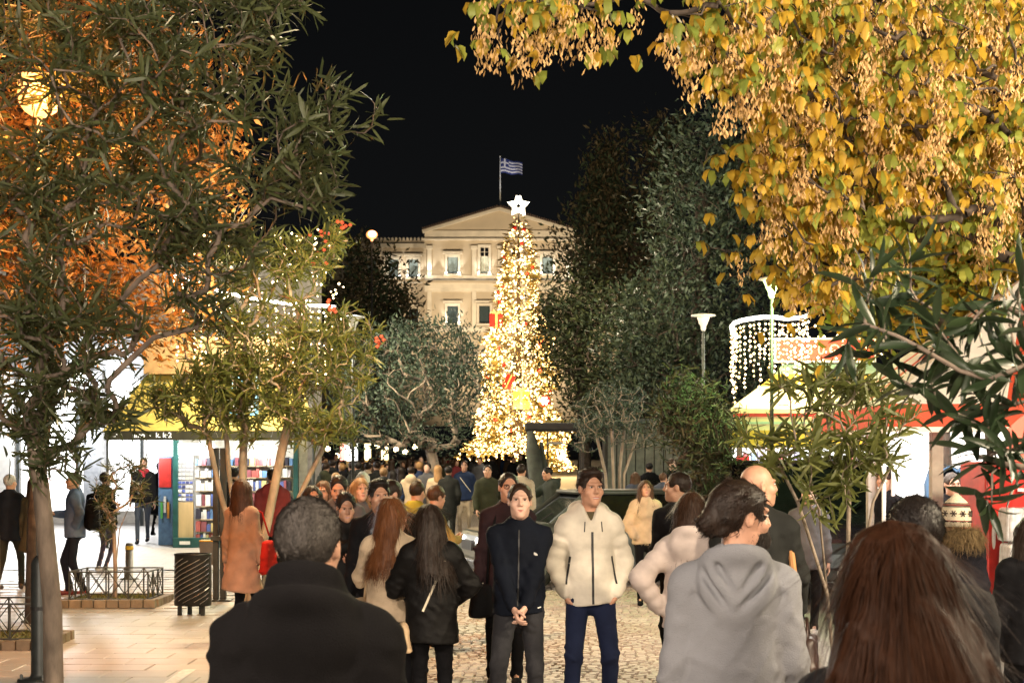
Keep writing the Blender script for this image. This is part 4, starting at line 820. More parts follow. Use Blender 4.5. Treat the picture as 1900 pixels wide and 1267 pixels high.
for k in range(5):
    w_ = thing('water_pack', ['bottom', 'second from bottom', 'middle', 'second from top', 'top'][k] + ' shrink-wrapped pack of water bottles in the stack beside the red fridge', 'water pack', G(1905, 12.2) + Vector((rnd.uniform(-.01, .01), 0, .305 * k)), rnd.uniform(-.05, .05), 'stack of water packs')
    MB().box((0, 0, .15), (.42, .28, .29), top=.94).build('wrap', M_WRAP, w_, bevel=.03)
    for i in range(4): MB().lathe([(.04, .01), (.043, .03), (.043, .2), (.02, .27), (.018, .298)], 10, (-.15 + .1 * i, -.115, 0)).build('bottle', M_WRAP if k > 1 else M_BLUECAP, w_, True)
# rack with caps
rk2 = thing('display_rack', 'black display rack of caps in front of the right kiosk', 'rack', G(1672, 18.2))
MB().box((0, 0, 1.78), (.62, .3, .04)).build('shelf', M_BLACK, rk2)
for x in (-.3, .3): MB().box((x, 0, .9), (.04, .28, 1.8)).build('frame', M_BLACK, rk2)
for z in (.5, 1.0, 1.4): MB().box((0, 0, z), (.58, .26, .03)).build('shelf', M_BLACK, rk2)
for i, (x, c, lb) in enumerate(((-.07, (.30, .30, .42), 'blue-grey cap on the display rack'), (.10, (.55, .03, .04), 'red cap on the display rack'), (.25, (.02, .02, .025), 'black cap at the right end of the display rack'))):
    cp = thing('cap', lb, 'cap', rk2.location + Vector((x, -.02, 1.80)), 0, 'caps on the display rack'); m = mat('cap%d' % i, c, .8)
    MB().lathe([(.092, 0), (.094, .05), (.075, .10), (.04, .125), (.005, .13)], 12).build('crown', m, cp, True); MB().add([(-.07, -.07, .01), (.07, -.07, .01), (.05, -.17, .0), (-.05, -.17, .0), (-.07, -.07, .02), (.07, -.07, .02), (.05, -.17, .01), (-.05, -.17, .01)], [(3, 2, 1, 0), (4, 5, 6, 7), (0, 1, 5, 4), (1, 2, 6, 5), (2, 3, 7, 6), (3, 0, 4, 7)]).build('brim', m, cp)
# ------------------------------------------------------------------ litter bin, bollard, posts
bn = thing('litter_bin', 'dark oval metal litter bin with slanted slots on four short legs', 'litter bin', G(358, 17.95), -.12)
prof_ = [(1, .12), (1.0, .76)]; MB().lathe([(1, .12), (1.02, .14), (1.0, .74), (1.03, .755), (1.03, .775), (.95, .775), (.93, .4)], 32, sx=.235, sy=.17).build('body', mat('bin_black', (.022, .023, .024), .3, .6), bn, True)
sl_ = MB()
for k in range(-2, 12):
    for row_ in range(1):
        pts = []
        for i in range(9):
            a = math.radians(200 + 140 * i / 8); z = .20 + .062 * k + .30 * (i / 8 - .5)
            if .15 < z < .73: pts.append((.238 * math.cos(a), .173 * math.sin(a), z))
        if len(pts) > 2: MB().tube(pts, .007, 5).build('slot', mat('slot_shine', (.30, .30, .30), .25, .8), bn)
for x, y in ((-.15, -.06), (-.07, .08), (.15, -.06), (.08, .08)): MB().box((x, y, .07), (.045, .045, .14)).build('leg', M_STEEL, bn)
bo_ = thing('bollard', 'grey steel bollard with a yellow band by the small planted tree', 'bollard', G(240, 22.8))
MB().lathe([(.15, 0), (.15, .012), (.062, .02), (.062, .47)], 16).build('post', mat('bollard_grey', (.20, .19, .17), .4, .4), bo_, True); MB().lathe([(.064, .47), (.064, .53)], 16).build('band', mat('yellow_band', (.75, .48, .03), .5), bo_, True); MB().lathe([(.063, .53), (.05, .575), (.0, .58)], 16).build('cap', mat('bollard_grey', (.2, .2, .2)), bo_, True)
bp_ = thing('sign_post', 'dark square metal post right of the litter bin', 'post', G(407, 19.6)); MB().box((-.045, 0, 1.05), (.07, .1, 2.1)).build('upright', M_STEEL, bp_); MB().box((.05, .02, 1.05), (.08, .08, 2.1)).build('upright', M_STEEL, bp_); MB().box((0, 0, .01), (.34, .26, .02)).build('base_plate', M_STEEL, bp_); MB().box((0, -.02, .86), (.2, .14, .06)).build('bracket', M_STEEL, bp_)
yb = thing('ash_bin', 'small grey bin with a yellow rim behind the litter bin', 'bin', G(386, 20.6)); MB().box((0, 0, .58), (.17, .17, .34), top=1.25).build('bucket', M_GREYSTEEL, yb); MB().box((0, 0, .76), (.21, .21, .02)).build('rim', mat('yellow_band', (.75, .48, .03)), yb); MB().tube([(0, 0, 0), (0, 0, .42)], .03, 8).build('stem', M_STEEL, yb)
# ------------------------------------------------------------------ planters with little fences
def planter(label, cx, cy, w, d, tree_lab, seed, crown=None, trunks=None):
    t = thing('planter', label, 'planter', (cx, cy, gz(cy)), 0, 'fenced tree planters')
    MB().box((0, 0, .035), (w - .16, d - .16, .07)).build('soil', mat('mossy_soil', (.10, .085, .03), .95, var=.35, scale=14, bump=.8, bscale=40, col2=(.13, .13, .035)), t)
    M_KERB = mat('kerb_block', (.23, .185, .13), .8, var=.25, bump=.5, bscale=30, island=.5); n = int(w / .15)
    for s in (-1, 1):
        for i in range(n): MB().box((-w / 2 + (i + .5) * w / n, s * (d / 2 - .045), .045 + rnd.uniform(-.006, .006)), (w / n - .012, .10, .11), rnd.uniform(-.03, .03)).build('kerb_stone', M_KERB, t, bevel=.008)
    n = int(d / .15)
    for s in (-1, 1):
        for i in range(1, n - 1): MB().box((s * (w / 2 - .045), -d / 2 + (i + .5) * d / n, .045), (.10, d / n - .012, .11)).build('kerb_stone', M_KERB, t, bevel=.008)
    w2, d2 = w - .26, d - .26; H0, H1 = .10, .46; cs = [(-w2 / 2, -d2 / 2), (w2 / 2, -d2 / 2), (w2 / 2, d2 / 2), (-w2 / 2, d2 / 2)]; M_F = mat('fence_iron', (.07, .075, .07), .5, .4)
    f_ = thing('planter_fence', 'low iron fence of crossed bars round the ' + ('small planted oleander' if crown else 'left edge planter'), 'fence', (cx, cy, gz(cy)), 0, 'low planter fences')
    for i in range(4):
        a, b = Vector((*cs[i], 0)), Vector((*cs[(i + 1) % 4], 0)); z = Vector((0, 0, 1))
        for q in (H0, H1): MB().box((a + b) / 2 + z * q, ((b - a).length + .02, .018, .018), math.atan2((b - a).y, (b - a).x)).build('rail', M_F, f_)
        k = max(2, round((b - a).length / .26))
        for j in range(k):
            p, q = a.lerp(b, j / k), a.lerp(b, (j + 1) / k); MB().tube([p + z * .05, p + z * H1], .011, 6).build('bar', M_F, f_)
            MB().tube([p + z * H0, q + z * H1], .006, 5).build('cross_bar', M_F, f_); MB().tube([q + z * H0, p + z * H1], .006, 5).build('cross_bar', M_F, f_); MB().lathe([(.001, -.012), (.024, -.006), (.024, .006), (.001, .012)], 8, ((p + q) / 2 + z * (H0 + H1) / 2)).build('rosette', M_F, f_)
    g = np.random.default_rng(seed); n = 500; P = np.stack([g.uniform(-w2 / 2, w2 / 2, n), g.uniform(-d2 / 2, d2 / 2, n), np.full(n, .07)], 1); D = g.normal(size=(n, 3)) * .5 + (0, 0, 1); V, F, _ = place(SML, P, D, g.normal(size=(n, 3)), g.uniform(.03, .07, n)); tag(link('moss', arr_mesh('moss', V, F), mat('moss', (.16, .15, .04), .8, island=.6, col2=(.09, .11, .03)), t), kind='stuff')
PLX = (G(215, 19.15)).x
planter('kerbed planter with mossy soil and a low fence round a small oleander', PLX, 19.2, 1.30, 1.05, '', 4, True)
oleander('small oleander with sparse leaf tufts in the fenced planter', 214, 19.2, [(214, 1118), (214, 1050), (212, 1000), (210, 960)], [(225, 890, 19.2, 60, 35, .5), (260, 920, 19.0, 35, 30, .4), (190, 930, 19.2, 35, 40, .4), (200, 985, 19.1, 18, 25, .2), (250, 860, 19.2, 35, 20, .3)], 70, 11, .13, M_OLE, M_BARKP, 41, .028, 60, stems=[([(204, 1118), (216, 1040), (222, 980)], .1)], back=.14, tipr=.003)
planter('kerbed planter cut off by the left edge behind the lamp base', G(-10, 14.9).x, 14.95, 1.35, 1.0, '', 5)
# thin trunk in the left planter
oleander('thin tree trunk at the left edge inside the fenced planter', -6, 14.9, [(-4, 1190), (-6, 1000), (-12, 900)], [(-60, 760, 14.9, 60, 60, .4), (-20, 700, 14.9, 50, 50, .4)], 40, 8, .15, M_OLE, M_BARK, 42, .035, 0, tipr=.004)
# ------------------------------------------------------------------ vehicles
def car(label, name, loc, rz, L, Wd, prof, green, roofz, col, wheels, cat='car', lit=False, wr_=.32):
    """prof: lower body side profile (x,z), x=0 front; green: glasshouse profile (front base, roof front, roof rear, rear base)"""
    t = thing(name, label, cat, loc, rz); m = col; M_GL = mat('car_glass', (.006, .007, .008), .08, spec=.7)
    Mx = Matrix.Translation((0, Wd / 2, 0)) @ Matrix.Rotation(math.pi / 2, 4, 'X')
    MB().prism(prof, Wd, Mx).build('body', m, t, bevel=.06)
    gi = .10; V = []
    for i, (x, z) in enumerate(green):
        ins = .03 if i in (0, 3) else gi + .04
        V += [(x, -Wd / 2 + ins, z), (x, Wd / 2 - ins, z)]
    MB().add(V, [(0, 2, 4, 6), (7, 5, 3, 1), (0, 1, 3, 2), (2, 3, 5, 4), (4, 5, 7, 6), (6, 7, 1, 0)]).build('window', M_GL, t, bevel=.02)
    (fx, fz), (ax_, az), (bx, bz), (rx_, rz2) = green; y = Wd / 2
    MB().box(((ax_ + bx) / 2, 0, az + .03), (bx - ax_ + .14, Wd - 2 * gi + .02, .07)).build('roof', m, t, bevel=.03)
    for s in (-1, 1):
        for (p, q) in (((fx, fz), (ax_, az)), ((rx_, rz2), (bx, bz)), (((fx + rx_) / 2, fz), ((ax_ + bx) / 2, az))): MB().tube([(p[0], s * (y - .03), p[1]), (q[0], s * (y - gi - .03), q[1] + .02)], .035, 6).build('pillar', m, t)
        MB().box((fx + .15, s * (y + .10), fz + .06), (.10, .16, .12)).build('mirror', M_BLACK, t, bevel=.02)
        MB().box((.03, s * (y - .26), prof[1][1] + .02), (.08, .26, .16)).build('headlight', emis('headlamp_lit', (1, .97, .90), 14) if lit else M_CHROME, t, bevel=.02)
        for wx in wheels:
            w = MB().lathe([(wr_ * .72, -.10), (wr_, -.085), (wr_, .085), (wr_ * .72, .10)], 24).build('wheel', M_BLACK, t, True); w.matrix_local = Matrix.Translation((wx, s * (y - .08), wr_)) @ Matrix.Rotation(math.pi / 2, 4, 'X')
            h_ = MB().lathe([(wr_ * .7, -.09), (wr_ * .6, -.105), (.05, -.11), (.05, .11), (wr_ * .6, .105), (wr_ * .7, .09)], 16).build('rim', M_GREYSTEEL, w, True)
        MB().box(((fx + rx_) / 2 + .1, s * (y + .012), fz - .12), (.16, .02, .03)).build('handle', M_CHROME, t)
    MB().box((-.05, 0, prof[0][1] + .16), (.12, Wd + .04, .16)).build('bumper', M_BLACK, t, bevel=.03); MB().box((L + .03, 0, prof[0][1] + .16), (.12, Wd + .04, .16)).build('bumper', M_BLACK, t, bevel=.03)
    MB().box((-.03, 0, prof[1][1] - .02), (.05, Wd * .42, .14)).build('grille', M_BLACK, t); MB().box((-.12, 0, prof[0][1] + .17), (.015, .42, .10)).build('number_plate', M_WHITE, t)
    MB().tube([(fx - .02, -.25, fz + .02), (fx + .12, -.5, fz + .16)], .012, 5).build('wiper', M_BLACK, t)
    return t
M_CARG = mat('car_green_grey', (.055, .065, .06), .3, .2, coat=.6, var=.06); M_CARB = mat('car_black', (.010, .010, .016), .22, .2, coat=.8, var=.04)
c0 = G(872, 21.6)
car('dark green-grey car with a lit headlight, mostly hidden behind the two standing men', 'parked_car', (c0.x, 21.5, gz(21.5)), math.radians(14), 4.1, 1.62,
    [(.0, .22), (-.02, .66), (.05, .84), (1.0, .98), (4.0, .98), (4.1, .80), (4.08, .22)], [(1.05, .97), (1.62, 1.40), (3.35, 1.40), (3.95, .97)], 1.4, M_CARG, (.78, 3.3), lit=True)
c1 = G(1545, 19.6)
car('black van with a dark windscreen behind the staked oleander, right', 'parked_van', (c1.x, 18.6, gz(19)), math.radians(97), 4.4, 1.78, [(.0, .28), (-.02, .80), (.10, 1.10), (.85, 1.24), (4.35, 1.24), (4.4, 1.0), (4.38, .28)], [(.80, 1.22), (1.55, 1.88), (4.1, 1.90), (4.3, 1.22)], 1.9, M_CARB, (.8, 3.5), 'van', wr_=.35)
# cart with black canopy and rolled side curtain
ct = thing('vendor_cart', 'black canopied vendor cart with dark rolled curtain, behind the man in the white jacket', 'cart', G(1030, 29.5)); cu_ = 29.5 / FPX
MB().box((0.0, .2, 2.52), (1.25, 1.2, .16)).build('canopy', mat('canopy_black', (.015, .015, .016), .7), ct, bevel=.03)
for x in (-.56, .56):
    for y in (-.3, .7): MB().box((x, y, 1.25), (.05, .05, 2.5)).build('post', M_BLACK, ct)
MB().box((.05, .3, .55), (1.1, .8, .8)).build('cart_box', mat('cart_dark', (.03, .03, .03), .6), ct)
M_CURT = mat('dark_green_canvas', (.045, .052, .042), .85, bump=.4, bscale=60, var=.2)
MB().tube([(-.52, -.42, 2.42), (-.46, -.46, 2.0), (-.36, -.48, 1.4), (-.24, -.5, .9), (-.16, -.5, .62)], [.07, .15, .19, .20, .16], 12).build('rolled_curtain', M_CURT, ct, True); MB().tube([(-.30, -.42, 2.2), (-.22, -.44, 1.6), (-.06, -.46, 1.0), (.02, -.46, .7)], [.04, .07, .08, .06], 8).build('curtain_fold', M_CURT, ct, True)
MB().tube([(.02, -.42, 2.06), (.06, -.42, 1.86), (.10, -.42, 1.84), (.14, -.42, 2.04)], .013, 6).build('neon_mark', emis('neon_white', (1, 1, .95), 5, True), ct); MB().box((-.02, -.4, 2.18), (.34, .03, .05)).build('price_rail', M_GREYSTEEL, ct)
for x in (-.4, .45):
    w = MB().lathe([(.22, -.04), (.25, -.03), (.25, .03), (.22, .04)], 18).build('wheel', M_BLACK, ct, True); w.matrix_local = Matrix.Translation((x, -.12, .25)) @ Matrix.Rotation(math.pi / 2, 4, 'X')
# yellow stall board, grey cabinet, far stalls, grey booth
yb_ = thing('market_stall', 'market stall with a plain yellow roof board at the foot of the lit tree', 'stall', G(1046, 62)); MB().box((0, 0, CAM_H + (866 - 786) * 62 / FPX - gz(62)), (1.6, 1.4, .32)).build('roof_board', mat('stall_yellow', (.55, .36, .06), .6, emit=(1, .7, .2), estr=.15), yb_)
for x in (-.7, .7): MB().box((x, 0, 1.65), (.08, .08, 3.3)).build('post', M_WOOD, yb_)
gc = thing('utility_cabinet', 'pale grey utility cabinet right of the leaning olive trunk', 'cabinet', G(828, 31.5)); MB().box((0, 0, .55), (.26, .35, 1.1)).build('box', mat('cabinet_grey', (.42, .42, .45), .5), gc, bevel=.01); MB().box((0, -.18, .55), (.2, .012, .9)).build('door', mat('cabinet_grey', (.4, .4, .4)), gc)
bl_lab = ['white lit stall far behind the crowd, left of the dark lamp pole', 'red and white lit stall far behind the crowd', 'yellow lit stall far behind the crowd', 'warm lit stall far behind the crowd, just left of the olive crown']
for i, (px, w, c, s) in enumerate(((652, .50, (1, .97, .93), 3), (636, .2, (1, .25, .2), 2), (683, .3, (1, .8, .35), 2.5), (714, .3, (1, .72, .35), 2.5))):
    s_ = thing('market_stall', bl_lab[i], 'stall', G(px, 58 + i)); z0 = CAM_H + (866 - 838) * 58 / FPX - gz(58)
    MB().box((0, 0, z0), (w, .1, .7)).build('lit_front', emis('stall_lit%d' % i, c, s), s_); MB().box((0, .3, z0 - .35 - z0 / 4), (w, .6, z0 / 2)).build('counter', M_WOOD, s_); MB().box((0, 0, z0 + .42), (w + .3, 1.2, .12)).build('roof', M_CAN, s_)
for i, (px, py) in enumerate(((608, 832), (735, 833), (752, 838), (770, 828), (700, 826), (625, 845))):
    p = W(px, py, 57); sl2 = thing('party_light', 'small warm lamp in the row hanging over the far crowd', 'lamp', p, 0, 'small lamps over the far crowd'); MB().lathe([(.03, -.1), (.1, -.05), (.1, .05), (.03, .1)], 8).build('bulb', emis('party_bulb', (1, .72, .35), 9, True), sl2); MB().tube([(0, 0, .1), (0, 0, .6)], .012, 4).build('cord', M_BLACK, sl2)
bw = thing('closed_booth', 'grey-green closed booth with vertical panels behind the seated pair', 'booth', G(1205, 36.5)); bu = 36.5 / FPX
for i in range(9): MB().box(((i - 4) * .24, rnd.uniform(-.01, .01), 1.35), (.215, .08, 2.7)).build('panel', mat('booth_panel', (.12, .125, .095), .7, var=.15), bw)
MB().box((0, .5, 1.3), (2.3, .9, 2.6)).build('wall', mat('booth_inner', (.04, .04, .035), .8), bw); MB().box((0, .3, 2.76), (2.5, 1.4, .1)).build('roof', M_STEEL, bw)
# wooden stake leaning by the oleander
stk = tag(MB().tube([G(1518, 8.4) + Vector((0, 0, 0)), W(1466, 1003, 8.6)], [.022, .02], 8).build('wooden_stake', mat('stake_wood', (.42, .20, .07), .7, stretch=(1, 1, .15), bump=.4)), 'orange-brown wooden stake leaning between the grey hoodie man and the long hair', 'stake')
# ------------------------------------------------------------------ people: bodies and clothes as smooth level-set meshes
class Field:
    def __init__(s, lo, hi, h):
        s.lo = np.array(lo, float); s.h = h
        n = np.ceil((np.array(hi) - s.lo) / h).astype(int) + 1
        s.ax = [s.lo[i] + h * np.arange(n[i]) for i in range(3)]
        s.D = np.full(n, .5, np.float32)
    def sl(s, lo, hi):
        out_ = []
        for i in range(3):
            a = int(np.floor((lo[i] - s.lo[i]) / s.h)); b = int(np.ceil((hi[i] - s.lo[i]) / s.h)) + 1
            a = max(a, 0); b = min(b, len(s.ax[i]))
            if b <= a: return None, None
            out_.append(slice(a, b))
        P = np.meshgrid(*[s.ax[i][out_[i]] for i in range(3)], indexing='ij', sparse=True)
        return tuple(out_), P
    def comb(s, sl, d, k, op):
        A = s.D[sl]
        if op == 'u':
            h = np.clip(.5 + .5 * (A - d) / k, 0, 1); s.D[sl] = A * (1 - h) + d * h - k * h * (1 - h)
        elif op == 's':
            h = np.clip(.5 - .5 * (A + d) / k, 0, 1); s.D[sl] = A * (1 - h) - d * h + k * h * (1 - h)
        else:
            s.D[sl] = np.maximum(A, d)
    def cone(s, a, b, ra, rb, k=.03, sq=(1, 1, 1), op='u', ripple=None):
        a = np.array(a, float); b = np.array(b, float); m = max(ra, rb) * max(1, max(sq)) + k + .05
        sl, P = s.sl(np.minimum(a, b) - m, np.maximum(a, b) + m)
        if sl is None: return s
        ab = (b - a) / sq; L = (ab * ab).sum() + 1e-12
        q = [(P[i] - a[i]) / sq[i] for i in range(3)]
        t = np.clip((q[0] * ab[0] + q[1] * ab[1] + q[2] * ab[2]) / L, 0, 1)
        d = np.sqrt((q[0] - t * ab[0]) ** 2 + (q[1] - t * ab[1]) ** 2 + (q[2] - t * ab[2]) ** 2) - (ra + (rb - ra) * t)
        if ripple:
            n_, amp = ripple; d = d - amp * np.abs(np.sin(np.pi * (t * n_))) + amp * .5
        s.comb(sl, d * min(sq), k, op); return s
    def ell(s, c, r, k=.02, op='u', R=None):
        c = np.array(c, float); r = np.array(r, float); m = r.max() + k + .04
        sl, P = s.sl(c - m, c + m)
        if sl is None: return s
        q = [P[i] - c[i] for i in range(3)]
        if R is not None: q = [R[0][i] * q[0] + R[1][i] * q[1] + R[2][i] * q[2] for i in range(3)]
        k0 = np.sqrt((q[0] / r[0]) ** 2 + (q[1] / r[1]) ** 2 + (q[2] / r[2]) ** 2)
        k1 = np.sqrt((q[0] / r[0] ** 2) ** 2 + (q[1] / r[1] ** 2) ** 2 + (q[2] / r[2] ** 2) ** 2) + 1e-9
        s.comb(sl, k0 * (k0 - 1) / k1, k, op); return s
    def ring(s, c, R, r, k=.02, sy=1.0, sz=1.0, tilt=0.0, op='u'):
        c = np.array(c, float); m = R * max(1, sy) + r * max(1, sz) + k + .04
        sl, P = s.sl(c - m, c + m)
        if sl is None: return s
        x = P[0] - c[0]; y = P[1] - c[1]; z = P[2] - c[2] - tilt * y
        d = np.sqrt((np.sqrt(x * x + (y / sy) ** 2) - R) ** 2 + (z / sz) ** 2) - r
        s.comb(sl, d, k, op); return s
    def plane(s, fn):               # keep where fn(x,y,z) <= 0
        P = np.meshgrid(*s.ax, indexing='ij', sparse=True); s.D = np.maximum(s.D, fn(*P).astype(np.float32)); return s
    def wrinkle(s, amp, f, seed, aniso=(1, 1, 1), mask=None, ridge=False):
        P = np.meshgrid(*s.ax, indexing='ij', sparse=True); r = np.random.default_rng(seed); w = 0
        for o_ in range(5):
            v = r.normal(size=3) * np.array(aniso); v = v / np.linalg.norm(v) * f * (1 + .55 * o_)
            w = w + np.sin(v[0] * P[0] + v[1] * P[1] + v[2] * P[2] + r.uniform(0, 6.3) + 1.5 * np.sin(P[2] * f * .6 + o_) + np.sin(P[0] * f * .7 + 2 * o_)) / (1 + .4 * o_)
        w = (w * .45 + (.75 - np.abs(w)) * .55) * amp * .8
        if ridge: w = (w * .3 + .9 * amp * (np.exp(-7 * np.sin((f * .5) * (P[0] * aniso[0] + P[1] * .4 + P[2] * aniso[2] * r.uniform(.6, 1.4)) + 1.2 * np.sin(P[2] * 5 + seed) + seed) ** 2) - .35)) * -1
        if mask is not None: w = w * mask(*P)
        s.D = s.D + w.astype(np.float32); return s
    def mesh(s):
        D = s.D; S = D < 0
        c = [S[a:a + S.shape[0] - 1, b:b + S.shape[1] - 1, e:e + S.shape[2] - 1] for a in (0, 1) for b in (0, 1) for e in (0, 1)]
        cnt = np.sum(np.stack(c).astype(np.int8), 0); act = (cnt > 0) & (cnt < 8)
        I = np.argwhere(act)
        if not len(I): return np.zeros((0, 3)), np.zeros((0, 4), int)
        idx = np.full(act.shape, -1, np.int64); idx[act] = np.arange(len(I))
        acc = np.zeros((len(I), 3)); n = np.zeros(len(I))
        cor = [np.array((a, b, e)) for a in (0, 1) for b in (0, 1) for e in (0, 1)]
        for p in cor:
            for ax_ in range(3):
                if p[ax_]: continue
                q = p.copy(); q[ax_] = 1
                A = D[I[:, 0] + p[0], I[:, 1] + p[1], I[:, 2] + p[2]]; B = D[I[:, 0] + q[0], I[:, 1] + q[1], I[:, 2] + q[2]]
                m = (A < 0) != (B < 0); t = np.where(m, A / np.where(m, A - B, 1), 0)
                pt = np.tile(p.astype(float), (len(I), 1)); pt[:, ax_] += t
                acc += pt * m[:, None]; n += m
        V = s.lo + s.h * (I + acc / n[:, None])
        F = []
        for ax_ in range(3):
            u, w = (ax_ + 1) % 3, (ax_ + 2) % 3
            sh = [slice(None)] * 3; sh[ax_] = slice(0, -1); s2 = list(sh); s2[ax_] = slice(1, None)
            A = S[tuple(sh)]; B = S[tuple(s2)]; E = np.argwhere(A != B)
            E = E[(E[:, u] > 0) & (E[:, w] > 0) & (E[:, u] < D.shape[u] - 1) & (E[:, w] < D.shape[w] - 1)]
            q = []
            for du, dw in ((-1, -1), (0, -1), (0, 0), (-1, 0)):
                e = E.copy(); e[:, u] += du; e[:, w] += dw; q.append(idx[e[:, 0], e[:, 1], e[:, 2]])
            Q = np.stack(q, 1); fl = B[E[:, 0], E[:, 1], E[:, 2]] if len(E) else np.zeros(0, bool)
            Q[fl] = Q[fl][:, ::-1]; F.append(Q)
        F = np.concatenate(F); F = F[(F >= 0).all(1)]
        for _ in range(1):          # light smoothing
            sm = np.zeros_like(V); k = np.zeros(len(V))
            for a in range(4):
                b = (a + 1) % 4
                np.add.at(sm, F[:, a], V[F[:, b]]); np.add.at(k, F[:, a], 1)
                np.add.at(sm, F[:, b], V[F[:, a]]); np.add.at(k, F[:, b], 1)
            V = V * .5 + .5 * sm / np.maximum(k, 1)[:, None]
        return V, F
def joinm(parts):                   # [(V,F(quad),mat)] -> one mesh
    Vs, Fs, mi, n = [], [], [], 0
    for V, F, m in parts:
        Vs.append(V); Fs.append(np.asarray(F) + n); mi += [m] * len(F); n += len(V)
    return np.concatenate(Vs), np.concatenate(Fs), mi
def blob(c, r, n=8):                # little quad ellipsoid
    V, F = [], []
    for i in range(n + 1):
        a = math.pi * i / n
        for j in range(n):
            b = 2 * math.pi * j / n; V.append((c[0] + r[0] * math.sin(a) * math.cos(b), c[1] + r[1] * math.sin(a) * math.sin(b), c[2] + r[2] * math.cos(a)))
    for i in range(n):
        for j in range(n): F.append((i * n + j, i * n + (j + 1) % n, (i + 1) * n + (j + 1) % n, (i + 1) * n + j)[::-1])
    return np.array(V), np.array(F)
def ik(a, b, l1, l2, pole):
    a = np.array(a, float); b = np.array(b, float); d = b - a; L = np.linalg.norm(d)
    if L > (l1 + l2) * .999: b = a + d / L * (l1 + l2) * .999; d = b - a; L = np.linalg.norm(d)
    u = d / L; x = (l1 * l1 - l2 * l2 + L * L) / (2 * L); hgt = math.sqrt(max(l1 * l1 - x * x, 0))
    p = np.array(pole, float); p = p - u * p.dot(u); p /= np.linalg.norm(p) + 1e-9
    return a + u * x + p * hgt, b
def head_mesh(h=.0045, fem=False, smile=0.0, beard=None):
    f = Field((-.11, -.15, 1.42), (.11, .14, 1.78), h); w = .94 if fem else 1.0
    f.ell((0, .016, 1.662), (.076 * w, .096, .094), .01)
    f.ell((0, -.022, 1.602), (.062 * w, .074, .088), .03)
    f.cone((-.036 * w, -.030, 1.566), (0, -.066, 1.545), .021, .021, .03).cone((.036 * w, -.030, 1.566), (0, -.066, 1.545), .021, .021, .03)
    f.ell((0, -.080, 1.542), (.021 * w, .015, .015), .02)
    for s in (-1, 1):
        f.ell((s * .044 * w, -.063, 1.612), (.024, .024, .022), .025)
        f.cone((s * .012, -.092, 1.669), (s * .046, -.077, 1.670), .010, .008, .014)
        f.ell((s * .0305, -.104, 1.650), (.019, .016, .012), .012, 's')
        f.ell((s * .079 * w, .010, 1.633), (.009, .019, .031), .008)
        f.ell((s * .087 * w, .004, 1.635), (.005, .010, .018), .006, 's')
    f.cone((0, -.091, 1.660), (0, -.112, 1.617), .0085, .0115, .012).ell((-.012, -.100, 1.612), (.009, .011, .008), .008).ell((.012, -.100, 1.612), (.009, .011, .008), .008)
    f.ell((0, -.080, 1.577), (.040, .019, .024), .018)
    f.cone((-.027 - .006 * smile, -.084, 1.5735 + .006 * smile), (0, -.101, 1.5735), .003, .0035, .004, op='s').cone((.027 + .006 * smile, -.084, 1.5735 + .006 * smile), (0, -.101, 1.5735), .003, .0035, .004, op='s')
    r = .046 if fem else .056
    f.cone((0, .022, 1.40), (0, .008, 1.57), r * 1.12, r, .03)
    V, F = f.mesh(); P = [(V, F, 0)]
    for s in (-1, 1):
        P.append((*blob((s * .0305, -.083, 1.6495), (.0130, .0085, .0056)), 2))
        P.append((*blob((s * .0305, -.0905, 1.6497), (.0060, .0028, .0054), 6), 3))
        V2, F2 = blob((s * .0305, -.0885, 1.6560), (.0140, .0050, .0017), 8); V2[:, 2] -= 18 * (V2[:, 0] - s * .0305) ** 2; P.append((V2, F2, 1))
        bz = 1.669; V2, F2 = blob((s * .031, -.0865, bz), (.021, .0072, .0042 if fem else .0052), 8)
        V2[:, 1] += .35 * np.maximum(0, np.abs(V2[:, 0]) - .02); V2[:, 2] -= .25 * np.maximum(0, np.abs(V2[:, 0]) - .035); P.append((V2, F2, 1))
    V2, F2 = blob((0, -.0975, 1.5795), (.027 + .006 * smile, .006, .0044)); V2[:, 1] += 7 * V2[:, 0] ** 2; V2[:, 2] += smile * 6 * V2[:, 0] ** 2; P.append((V2, F2, 4))
    V2, F2 = blob((0, -.0965, 1.5685), (.024 + .006 * smile, .0065, .0052)); V2[:, 1] += 7 * V2[:, 0] ** 2; V2[:, 2] += smile * 8 * V2[:, 0] ** 2; P.append((V2, F2, 4))
    if smile > .4:
        V2, F2 = blob((0, -.0965, 1.5742), (.027, .0062, .0058)); V2[:, 1] += 7 * V2[:, 0] ** 2; V2[:, 2] += 6 * V2[:, 0] ** 2; P.append((V2, F2, 2))
    return joinm(P)
